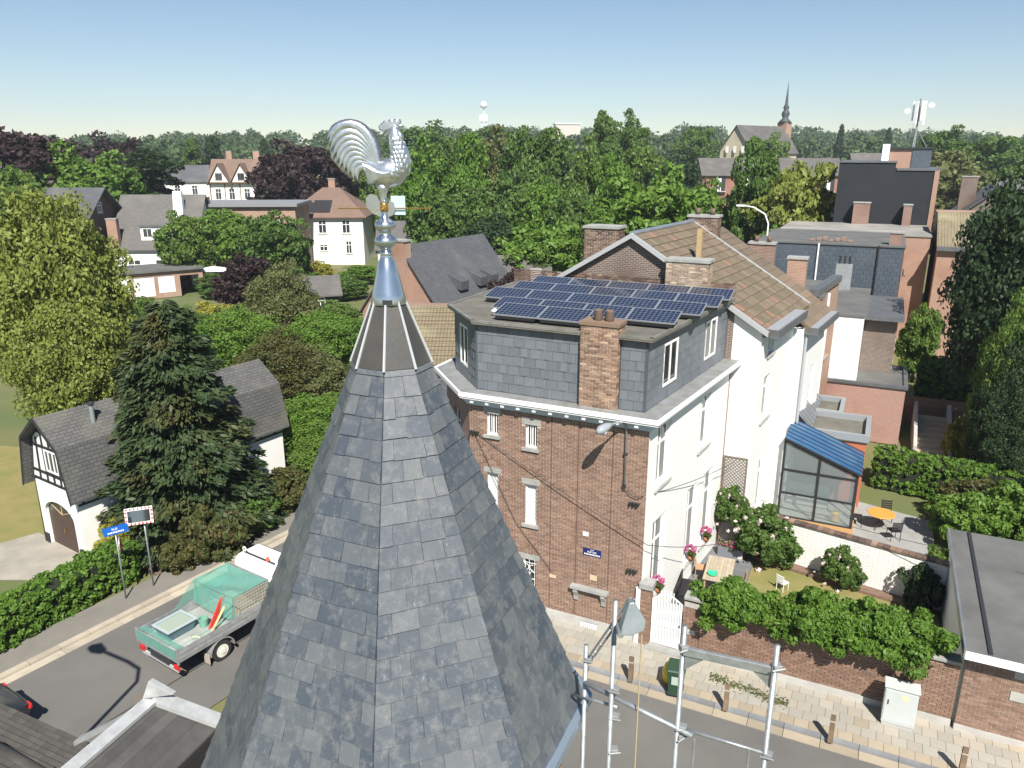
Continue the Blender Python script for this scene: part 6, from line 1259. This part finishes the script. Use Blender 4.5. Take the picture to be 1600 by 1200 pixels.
q = MB(); q.add([(-1.9, -1.6, 2.6), (1.9, -1.6, 2.6), (1.9, 1.6, 2.6), (-1.9, 1.6, 2.6), (0, 0, 3.05), (0, 0, 2.98)], [(0, 1, 4), (1, 2, 4), (2, 3, 4), (3, 0, 4), (1, 0, 5), (2, 1, 5), (3, 2, 5), (0, 3, 5)]); q.build('canopy', WFRAME, t)
tz_ = terrain_z
house('far_white_house', 'white gabled house with arched upper windows below the cedar', (-82.5, 188, tz_(-80, 190)), R(20), 10, 9, 7.4, 11.0, WHITE, SLATET, wins=row('f', (2.2, 6.0), 4.2, 1.3, 2.2) + row('f', (2.2, 6.0), .8, 1.3, 1.8) + row('r', (2, 5.5), 4.2, 1.3, 2))
t = house('half_timbered_house', 'white and brown half-timbered house with twin gables', (-72.5, 190, tz_(-70, 190)), R(4), 11, 10, 7.2, 12.4, WHITE, TILER, wins=row('f', (1.2, 4.4, 8.0), 3.0, 1.4, 2.6), chim=[(3.2, 5, 1.3, 14.2, BRICKO), (9.6, 5, 1.5, 14.2, BRICKO)])
for x_ in (.2, 5.4):
    MB().ext([(x_, -.9, 7.0), (x_ + 4.8, -.9, 7.0), (x_ + 2.4, -.9, 11.2)], (0, -5, 0)).build('twin_gable', WHITE, t)
    for s_ in (-1, 1): MB().ext([(x_ + 2.4, -1.4, 11.5), (x_ + 2.4 + s_ * 2.9, -1.4, 6.6), (x_ + 2.4 + s_ * 2.9, 4, 6.6), (x_ + 2.4, 4, 11.5)][::s_], (0, 0, .2)).build('gable_roof', TILER, t)
    Wall((x_, -.9), (x_ + 4.8, -.9)).window(t, 1.6, 7.6, 1.6, 1.6, depth=-.05, fm=WOOD); MB().box(x_, x_ + 4.8, -.96, -.905, 6.9, 7.2).build('timber', WOOD, t)
for x_ in (0, 3.4, 7, 10.8): MB().box(x_, x_ + .25, -.06, -.005, 0, 7).build('timber', WOOD, t)
FL = thing('apartment_row', 'red brick apartment row with grey roof and balconies below the church', 'building', (47, 196, tz_(50, 200)), R(-3)); MB().box(0, 34, 0, 11, -2, 8.3).build('wall', brickmat('far red brick', (.30, .12, .085), (.25, .10, .07), (.3, .2, .16)), FL)
MB().ext([(-.4, -.6, 8.2), (34.4, -.6, 8.2), (34.4, 5.5, 12.2), (-.4, 5.5, 12.2)], (0, 0, .2)).build('roof_slope', SLATEB, FL); MB().ext([(34.4, 11.5, 8.2), (-.4, 11.5, 8.2), (-.4, 5.5, 12.2), (34.4, 5.5, 12.2)], (0, 0, .2)).build('roof_slope', SLATEB, FL)
for k in range(5):
    MB().box(3 + k * 6.6, 5.6 + k * 6.6, -.12, -.01, 4.4, 8.0).build('balcony_recess', DARKM, FL); MB().box(2.8 + k * 6.6, 5.8 + k * 6.6, -.9, -.13, 4.2, 4.4).build('balcony_slab', STONE2, FL); MB().box(3.8 + k * 6.6, 4.6 + k * 6.6, -.16, -.125, 4.4, 7.4).build('balcony_door', WFRAME, FL)
    Wall((0, 0), (34, 0)).window(FL, .8 + k * 6.6, 2.4, 1.2, 1.5, depth=-.05)
house('terrace_roofs', 'long grey roofed terrace with brick dormer left of the antenna building', (82, 190, tz_(95, 200)), R(-8), 46, 11, 9.0, 13.4, BRICKO, SLATEB, wins=row('f', (3, 8, 13, 20), 6, 1.4, 1.8)); house('brick_villa', 'brick gabled villa with grey porch roof seen behind the dark chestnut', (74, 118, 0), R(-12), 12, 10, 8.2, 12.3, BRICKO, SLATET, wins=row('f', (2, 7), 5, 1.5, 1.8))
house('blue_gable_house', 'small pale blue gabled house between the trees', (30.5, 97, 0), R(-60), 8, 7, 8.2, 11.2, mat('pale blue render', (.34, .46, .58), .8), SLATET, wins=[('f', 3, 5.8, 1.2, 1.6)]); house('tree_gap_house', 'pale house with slate roof glimpsed between the tall trees', (11.8, 128, 0), R(10), 8, 7, 7.5, 10.5, WHITE, SLATET, wins=row('f', (1.5, 4.8), 4.5, 1.2, 1.7))
CU = thing('church', 'stone church with grey roof and slim dark spire on the hill', 'church', (77, 258, tz_(80, 262) + 1.5), R(40)); SAND = mat('sandstone', (.50, .44, .32), .85, c2=(.42, .37, .27), nscale=.3)
MB().box(0, 27, 0, 12, -3, 10).build('nave_wall', SAND, CU); MB().ext([(-.02, 12, 10), (-.02, 0, 10), (-.02, 6, 18.0)], (-.6, 0, 0)).build('gable', SAND, CU); MB().ext([(27.02, 0, 10), (27.02, 12, 10), (27.02, 6, 18)], (.6, 0, 0)).build('gable', SAND, CU)
MB().ext([(-.7, -.6, 9.4), (27.5, -.6, 9.4), (27.5, 6, 18.2), (-.7, 6, 18.2)], (0, 0, .25)).build('roof_slope', SLATEB, CU); MB().ext([(27.5, 12.6, 9.4), (-.7, 12.6, 9.4), (-.7, 6, 18.2), (27.5, 6, 18.2)], (0, 0, .25)).build('roof_slope', SLATEB, CU)
MB().box(26, 29.4, 4.2, 7.8, 0, 19.5).build('tower', BRICKO, CU); MB().lathe([(2.3, 19.5), (1.5, 20.4), (.9, 21.0), (1.35, 22.2), (1.2, 23), (.7, 23.6), (1.0, 24.4), (.55, 25.4), (.35, 28), (.03, 33)], 12, (27.7, 6, 0)).build('spire', mat('dark spire', (.05, .055, .06), .6), CU, True)
for k in range(4): MB().box(2.6 + k * 6, 4.4 + k * 6, -.12, -.01, 3.5, 8).build('lancet_window', DARKM, CU)
for y_ in (2.2, 5.2, 8.2): MB().box(-.74, -.63, y_, y_ + 1.6, 4, 7).build('gable_window', DARKM, CU); MB().box(-.74, -.63, y_ + .2, y_ + 1.2, 9.6, 11.6).build('gable_window', WFRAME, CU)
LT = thing('lattice_tower', 'distant white lattice tower with round top on the wooded hill', 'tower', (-33, 950, 18)); WT = mat('far white', (.7, .72, .74), .7)
for x_, y_ in ((-4, -4), (4, -4), (4, 4), (-4, 4)): MB().tube([(x_, y_, 0), (x_ * .55, y_ * .55, 42)], .5, 5).build('leg', WT, LT)
for k in range(6): z_ = 6 + k * 6; s_ = 4 * (1 - k * .072); MB().box(-s_, s_, -s_, s_, z_, z_ + .8).build('platform', WT, LT)
MB().box(-4.6, 4.6, -4.6, 4.6, 34, 41).build('equipment_deck', WT, LT); MB().tube([(0, 0, 42), (0, 0, 50)], .8, 8).build('neck', WT, LT); MB().lathe([(1, 48.5), (3.6, 49.5), (4.2, 52), (3.2, 55), (.6, 56.4)], 14).build('radome', WT, LT, True)
t = thing('hill_block', 'pale flat block on the wooded ridge', 'building', (28, 520, tz_(28, 520)), R(4)); MB().box(0, 16, 0, 10, 0, 16.5).build('wall', mat('beige block', (.5, .46, .42), .8), t); MB().box(-.5, 16.5, -.5, 10.5, 16.5, 17.2).build('roof', WFRAME, t)
# rear gardens on the right: stairs, fence, hedges
ST_ = thing('garden_stairs', 'wooden garden stairs between low walls beside the pink annex', 'stairs', fr(8.9, 22.8), FA)
for k in range(8): MB().box(0, 1.5, .0 + k * .55, .52 + k * .55, 0, .12 + k * .15).build('step', mat('tan step', (.42, .34, .24), .85, var=.1), ST_)
for x_ in (-.2, 1.52): MB().hexa([(x_, -.1, 0), (x_ + .18, -.1, 0), (x_ + .18, 4.6, 0), (x_, 4.6, 0), (x_, -.1, .7), (x_ + .18, -.1, .7), (x_ + .18, 4.6, 1.9), (x_, 4.6, 1.9)]).build('side_wall', STONE2, ST_)
t = thing('panel_fence', 'brown panel garden fence with posts beyond the stairs', 'fence', fr(8.2, 28.5), FA + R(-2))
for k in range(4):
    MB().box(k * 2.0, k * 2.0 + .12, -.06, .06, 0, 2.0).build('post', WOOD, t)
    for j in range(6): MB().box(k * 2.0 + .13, k * 2 + 1.99, -.02, .02, .1 + j * .3, .385 + j * .3).build('board', mat('fence board', (.24, .15, .10), .85, c2=(.18, .12, .08), nscale=3, var=.15), t)
sheet('rear_patio', [fr(7.2, 19.5, .03), fr(12.5, 19.3, .03), fr(12.5, 23.5, .03), fr(7.8, 23.6, .03)], mat('patio stone dark', (.22, .20, .17), .9, c2=(.17, .155, .13), nscale=1), .05)
def fhedge(label, x0, y0, x1, y1, wd, h, **k): a, b = fr(x0, y0), fr(x1, y1); return hedge(label, a.xy, b.xy, wd, h, **k)
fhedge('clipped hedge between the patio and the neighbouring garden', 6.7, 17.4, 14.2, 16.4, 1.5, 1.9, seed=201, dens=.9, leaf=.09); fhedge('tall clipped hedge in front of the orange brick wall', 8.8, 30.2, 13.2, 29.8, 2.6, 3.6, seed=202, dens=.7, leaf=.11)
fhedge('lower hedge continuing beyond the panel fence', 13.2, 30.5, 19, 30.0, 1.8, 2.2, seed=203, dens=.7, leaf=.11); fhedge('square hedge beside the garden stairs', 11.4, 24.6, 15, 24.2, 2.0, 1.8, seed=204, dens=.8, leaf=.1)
for k, (x_, y_, s_, m_, lb) in enumerate(((10.6, 12.6, (1.2, 1.3, 1.4), 'bright', 'bright leafy shrub beside the patio'), (12.3, 13.2, (1.4, 1.4, 1.6), 'bright', 'large bright shrub in the corner behind the garage'), (14.6, 15.0, (1.7, 1.6, 2.0), 'green', 'tall green shrub beyond the garage roof'), (10.0, 9.2, (.9, .9, .8), 'green', 'low green shrub beside the garage wall'), (11.0, 23.3, (.7, .8, 1.3), 'yellow', 'yellow leaved shrub along the stair wall'), (12.8, 22.3, (1.2, 1.2, 1.2), 'mid', 'rounded shrub by the lower hedge'), (15.0, 18.6, (1.8, 1.7, 2.2), 'dark', 'dark shrub at the end of the clipped hedge'), (10.8, 15.2, (1.1, 1.0, 1.2), 'red', 'orange tipped shrub in front of the clipped hedge'), (8.7, 6.4, (.75, .6, .95), 'dark', 'dark shrub in the shade of the garage wall'))): shrub(lb, fr(x_, y_), s_, m_, k)
# ================================================================ TREES
def norm_crown(seed, ncl, per, leaf, kind):
    if kind == 'round': e = env_ellipsoid(.86, .86, .92, 1.38, .5, -.75, .12); cl = (.16, .30)
    elif kind == 'tall': e = env_ellipsoid(.72, .72, 1.12, 1.25, .45, -.85, .12); cl = (.16, .28)
    elif kind == 'cone': e = env_cone(.86, 2.2, .16, .9, .45); cl = (.12, .22)
    elif kind == 'bush': e = env_ellipsoid(.84, .84, 1.05, 1.15, .5, -.95, .14); cl = (.18, .30)
    return clump_crown('crown', LM['green'], seed, ncl, per, leaf, e, cl, inner=.3)
CR_ = {'round': [norm_crown(300 + k, 150, 80, .062, 'round') for k in range(3)], 'tall': [norm_crown(310 + k, 150, 80, .058, 'tall') for k in range(3)], 'cone': [norm_crown(320 + k, 190, 60, .055, 'cone') for k in range(2)], 'bush': [norm_crown(330 + k, 130, 80, .065, 'bush') for k in range(2)],
       'near': [norm_crown(340 + k, 420, 120, .034, 'round') for k in range(2)], 'neartall': [norm_crown(350, 420, 110, .034, 'bush')]}
def cedar_mesh():
    rg = np.random.default_rng(5); C, D = [], []
    for k in range(34):
        z = rg.uniform(.7, 2.3); a = rg.uniform(0, 6.28); r = rg.uniform(.15, .75) * (1.15 - .3 * abs(z - 1.3)); n = 330; q = rg.normal(0, 1, (n, 2)); q /= np.maximum(1, np.linalg.norm(q, axis=1, keepdims=True) / 1.2)
        C.append(np.stack([r * np.cos(a) + q[:, 0] * .30, r * np.sin(a) + q[:, 1] * .30, z - .10 * (q ** 2).sum(1) + rg.normal(0, .02, n)], 1)); D.append(np.tile([[0, 0, 1.]], (n, 1)))
    c = np.vstack(C); u, v = leaves(rg, c, np.vstack(D), .055, 0, 1.2); return quads_to_mesh('crown', c, u, v, LM['dark'])
CR_['cedar'] = [cedar_mesh()]
TRK = [trunk_mesh(2.0, .065, 400 + k) for k in range(3)]
tcount = {}
def tree(px, ytop, Y, wd, kind, m, label, group=None, squash=1., name='tree'):
    p = PD(px, ytop, Y); zb = terrain_z(p.x, p.y) if Y > 130 else 0.; h = max(2.5, p.z - zb); k = tcount.get(kind, 0); tcount[kind] = k + 1; c = CR_[kind]
    return plant(name, label, 'tree', (p.x, p.y, zb), c[k % len(c)], m, TRK[k % 3], (wd / 2, wd / 2 * squash, h / 2.42), k * 1.9, group)
T = tree
# left side, near to far
T(58, 308, 43, 7.8, 'near', 'lime', 'large yellow-green tree with dense crown left of the coach house', name='maple_tree'); T(95, 465, 39, 5.5, 'near', 'lime', 'lower yellow-green tree spreading behind the coach house roof', name='maple_tree')
T(125, 238, 120, 15, 'round', 'bright', 'broad light green tree between the two slate-roofed houses', name='lime_tree'); T(215, 224, 130, 15, 'cedar', 'dark', 'spreading dark cedar with flat layered branches', name='cedar_tree'); T(165, 236, 140, 11, 'cedar', 'dark', 'lower cedar boughs behind the light green tree', name='cedar_tree')
T(28, 206, 120, 20, 'round', 'copper', 'huge copper beech at the left of the treeline', name='copper_beech'); T(110, 222, 160, 20, 'round', 'copper', 'dark copper beech behind the light green tree', name='copper_beech'); T(180, 218, 175, 16, 'round', 'copper', 'dark copper beech behind the cedar', name='copper_beech'); T(470, 226, 150, 19, 'round', 'copper', 'dark copper beech beside the half-timbered house', name='copper_beech'); T(440, 240, 140, 12, 'round', 'copper', 'smaller copper beech in front of the half-timbered house', name='copper_beech'); T(375, 392, 76, 6.5, 'bush', 'copper', 'purple leaved tree in the gardens before the garage row', name='purple_plum'); T(800, 418, 68, 4, 'bush', 'copper', 'purple shrub tree beside the low slate wing', name='purple_plum')
T(8, 262, 95, 9, 'round', 'green', 'dark green tree at the end of the brick gable house'); T(298, 218, 205, 11, 'cone', 'mid', 'tall spruce right of the far white house', name='spruce_tree'); T(330, 214, 205, 12, 'cone', 'dark', 'dark spruce behind the half-timbered house', name='spruce_tree'); T(412, 218, 230, 7, 'cone', 'dark', 'slim dark spruce on the skyline beyond the twin gables', name='spruce_tree')
T(283, 335, 94, 6.5, 'round', 'green', 'round green tree before the white slate house'); T(345, 326, 99, 8.5, 'round', 'bright', 'vivid green tree before the orange brick block'); T(427, 322, 92, 8.5, 'bush', 'mid', 'dense green tree beside the white villa'); T(395, 352, 99, 7, 'round', 'green', 'smaller green tree between the vivid tree and the parasol')
T(437, 412, 58, 6.0, 'neartall', 'olive', 'olive green pointed tree in the middle of the gardens'); T(290, 482, 60, 4.2, 'neartall', 'mid', 'green tree behind the top of the conifer'); T(215, 484, 58, 4.5, 'neartall', 'mid', 'green tree between the yellow-green tree and the conifer')
T(365, 488, 52, 6.5, 'near', 'bright', 'bright green rounded laurel mass behind the coach house', name='laurel_bush'); T(510, 490, 55, 7, 'near', 'bright', 'bright green laurel mass left of the spire', name='laurel_bush'); T(470, 540, 47, 6, 'neartall', 'olive', 'olive brown shrub tree left of the spire'); T(430, 520, 46, 5.5, 'neartall', 'red', 'reddish shrub behind the coach house end'); T(490, 620, 40, 5, 'neartall', 'bright', 'bright shrub tree close to the spire edge'); T(520, 690, 36, 4.5, 'neartall', 'green', 'green shrub tree low beside the spire')
for k, (px_, y_, Y_, w_, m_) in enumerate(((325, 470, 70, 4, 'yellow'), (495, 405, 95, 4, 'yellow'), (540, 440, 88, 6, 'mid'), (480, 425, 92, 5, 'mid'), (330, 425, 88, 4, 'mid'), (225, 476, 76, 3, 'green'), (520, 470, 70, 5, 'green'), (560, 432, 98, 5, 'hedge'))): T(px_, y_, Y_, w_, 'bush', m_, 'garden shrub among the lawns and hedges before the white villa', 'garden shrubs before the white villa', name='garden_shrub')
# middle: dense group behind the corner house
mid = [(560, 240, 160, 13, 'tall', 'green'), (600, 290, 150, 9, 'bush', 'green'), (660, 232, 112, 10, 'tall', 'hedge'), (700, 228, 118, 10, 'tall', 'mid'), (735, 222, 115, 9, 'tall', 'hedge'), (775, 214, 122, 11, 'tall', 'olive'), (820, 210, 118, 10, 'tall', 'mid'), (862, 215, 116, 10, 'tall', 'mid'), (690, 300, 96, 9, 'round', 'mid'), (745, 290, 98, 9, 'round', 'mid'), (800, 280, 100, 9, 'round', 'mid'), (850, 285, 98, 8, 'round', 'hedge'), (920, 232, 108, 8, 'tall', 'green'), (960, 250, 104, 8, 'tall', 'hedge'), (900, 300, 92, 7, 'round', 'mid'), (1000, 240, 140, 12, 'tall', 'green'), (630, 290, 130, 11, 'round', 'green')]
for a in mid: T(*a, 'leafy broad tree in the dense group behind the solar panels', 'trees behind the solar panels', name='broadleaf_tree')
T(770, 342, 84, 8.5, 'round', 'dark', 'dark glossy tree behind the low slate wing'); T(850, 346, 80, 9.5, 'round', 'bright', 'bright green tree left of the sooty chimney'); T(1025, 278, 76, 12, 'round', 'bright', 'broad yellow-green tree behind the gabled roof'); T(1100, 290, 88, 8, 'round', 'green', 'green tree behind the rear chimney'); T(1105, 300, 96, 5, 'bush', 'copper', 'copper leaved tree beside the pale blue house', name='copper_beech')
T(945, 176, 165, 15, 'cone', 'mid', 'tall dark pointed tree rising above the skyline'); T(985, 186, 175, 13, 'tall', 'mid', 'tall rounded tree beside the pointed skyline tree'); T(1090, 196, 235, 13, 'round', 'mid', 'large round tree left of the church'); T(1200, 214, 235, 13, 'round', 'green', 'green tree in front of the church nave'); T(1060, 240, 150, 10, 'round', 'dark', 'dark round tree below the apartment row')
T(1190, 232, 84, 7.5, 'tall', 'mid', 'tall dark green tree before the apartment row'); T(1255, 250, 80, 9, 'round', 'lime', 'yellow-green tree beside the black clad wall'); T(1150, 375, 62, 6, 'bush', 'green', 'low green tree beside the slate clad house'); T(1215, 345, 72, 6, 'bush', 'green', 'green tree behind the white roof lamp')
T(660, 198, 240, 22, 'round', 'mid', 'large dark tree on the skyline right of the weathercock'); T(712, 212, 270, 18, 'round', 'far', 'round skyline tree left of the lattice tower'); T(770, 197, 280, 20, 'round', 'mid', 'round skyline tree below the lattice tower'); T(840, 214, 300, 18, 'round', 'far', 'skyline tree beside the pale flat block')
T(1490, 235, 130, 18, 'bush', 'olive', 'broad olive tree behind the dark brick gable', name='willow_tree'); T(1480, 203, 190, 14, 'round', 'mid', 'round skyline tree right of the antenna mast'); T(1560, 212, 180, 18, 'round', 'mid', 'wide skyline tree at the right'); T(1316, 195, 330, 7, 'cone', 'dark', 'slim dark pine on the skyline right of the church', name='pine_tree'); T(1390, 200, 330, 7, 'cone', 'dark', 'slim dark pine on the skyline left of the antenna mast', name='pine_tree')
# right side
T(1640, 272, 41, 7.4, 'near', 'dark', 'huge dark chestnut tree shading the gardens at the right', name='chestnut_tree'); T(1612, 455, 37, 3.4, 'neartall', 'green', 'green tree below the dark chestnut'); T(1598, 545, 36, 3.4, 'neartall', 'dark', 'dark yew beside the panel fence', name='yew_tree'); T(1596, 655, 34, 3, 'neartall', 'dark', 'dark bushy tree beyond the clipped hedge'); T(1445, 468, 54, 3.0, 'bush', 'green', 'small green tree below the orange brick wall')
# far wood on the hills: one mass
rg = np.random.default_rng(77); Cs, Us, Vs = [], [], []
for i in range(520):
    y = rg.uniform(240, 760); x = rg.uniform(-.78, .78) * y
    if abs(x - 84) < 40 and y < 310: continue
    zb = terrain_z(x, y); h = rg.uniform(7, 14.5); r = rg.uniform(5, 9); n = 260
    d = unit(rg.normal(0, 1, (n, 3)) + np.array([0, 0, .35])); rr = rg.uniform(.75, 1.05, (n, 1)) * (1 + .18 * np.sin(d[:, :1] * 5 + i) * np.cos(d[:, 1:2] * 6)); c = d * rr * np.array([r, r, h * .5]) + np.array([x, y, zb + h * .52]); u, v = leaves(rg, c, d, 1.25, 0, .9); Cs.append(c); Us.append(u); Vs.append(v)
o = link_copy(quads_to_mesh('far_wood', np.vstack(Cs), np.vstack(Us), np.vstack(Vs), LM['far']), 'far_wood'); tag(o, 'wooded hills along the horizon', 'wood', kind='stuff')
# weeds on the pavement
rg = np.random.default_rng(9); n = 420; c = np.stack([rg.uniform(2.6, 5.0, n), rg.normal(-.95, .12, n) - .0, rg.uniform(.10, .16, n)], 1); c[:, 1] -= (c[:, 0] - 3.6) * .12; u, v = leaves(rg, c, np.tile([[0, 0, 1.]], (n, 1)), .05)
o = link_copy(quads_to_mesh('weeds', c, u, v, LM['olive']), 'weeds', None, C0, (0, 0, FA)); tag(o, 'thin weeds growing in the pavement joints', 'weeds', kind='stuff')
# ================================================================ AIR: thin even haze round the whole scene, sky outside
hz = MB().box(-1420, 1420, -130, 1320, -4, 90).build('haze', None); tag(hz, 'thin bluish summer haze over the town', 'haze', kind='stuff')
m = bpy.data.materials.new('haze'); m.use_nodes = True; nt = m.node_tree; nt.nodes.remove(nt.nodes['Principled BSDF'])
pv = nt.nodes.new('ShaderNodeVolumePrincipled'); pv.inputs['Color'].default_value = (.80, .89, 1, 1); pv.inputs['Density'].default_value = .00026; pv.inputs['Anisotropy'].default_value = .1
nt.links.new(pv.outputs[0], nt.nodes['Material Output'].inputs['Volume']); hz.data.materials.append(m)
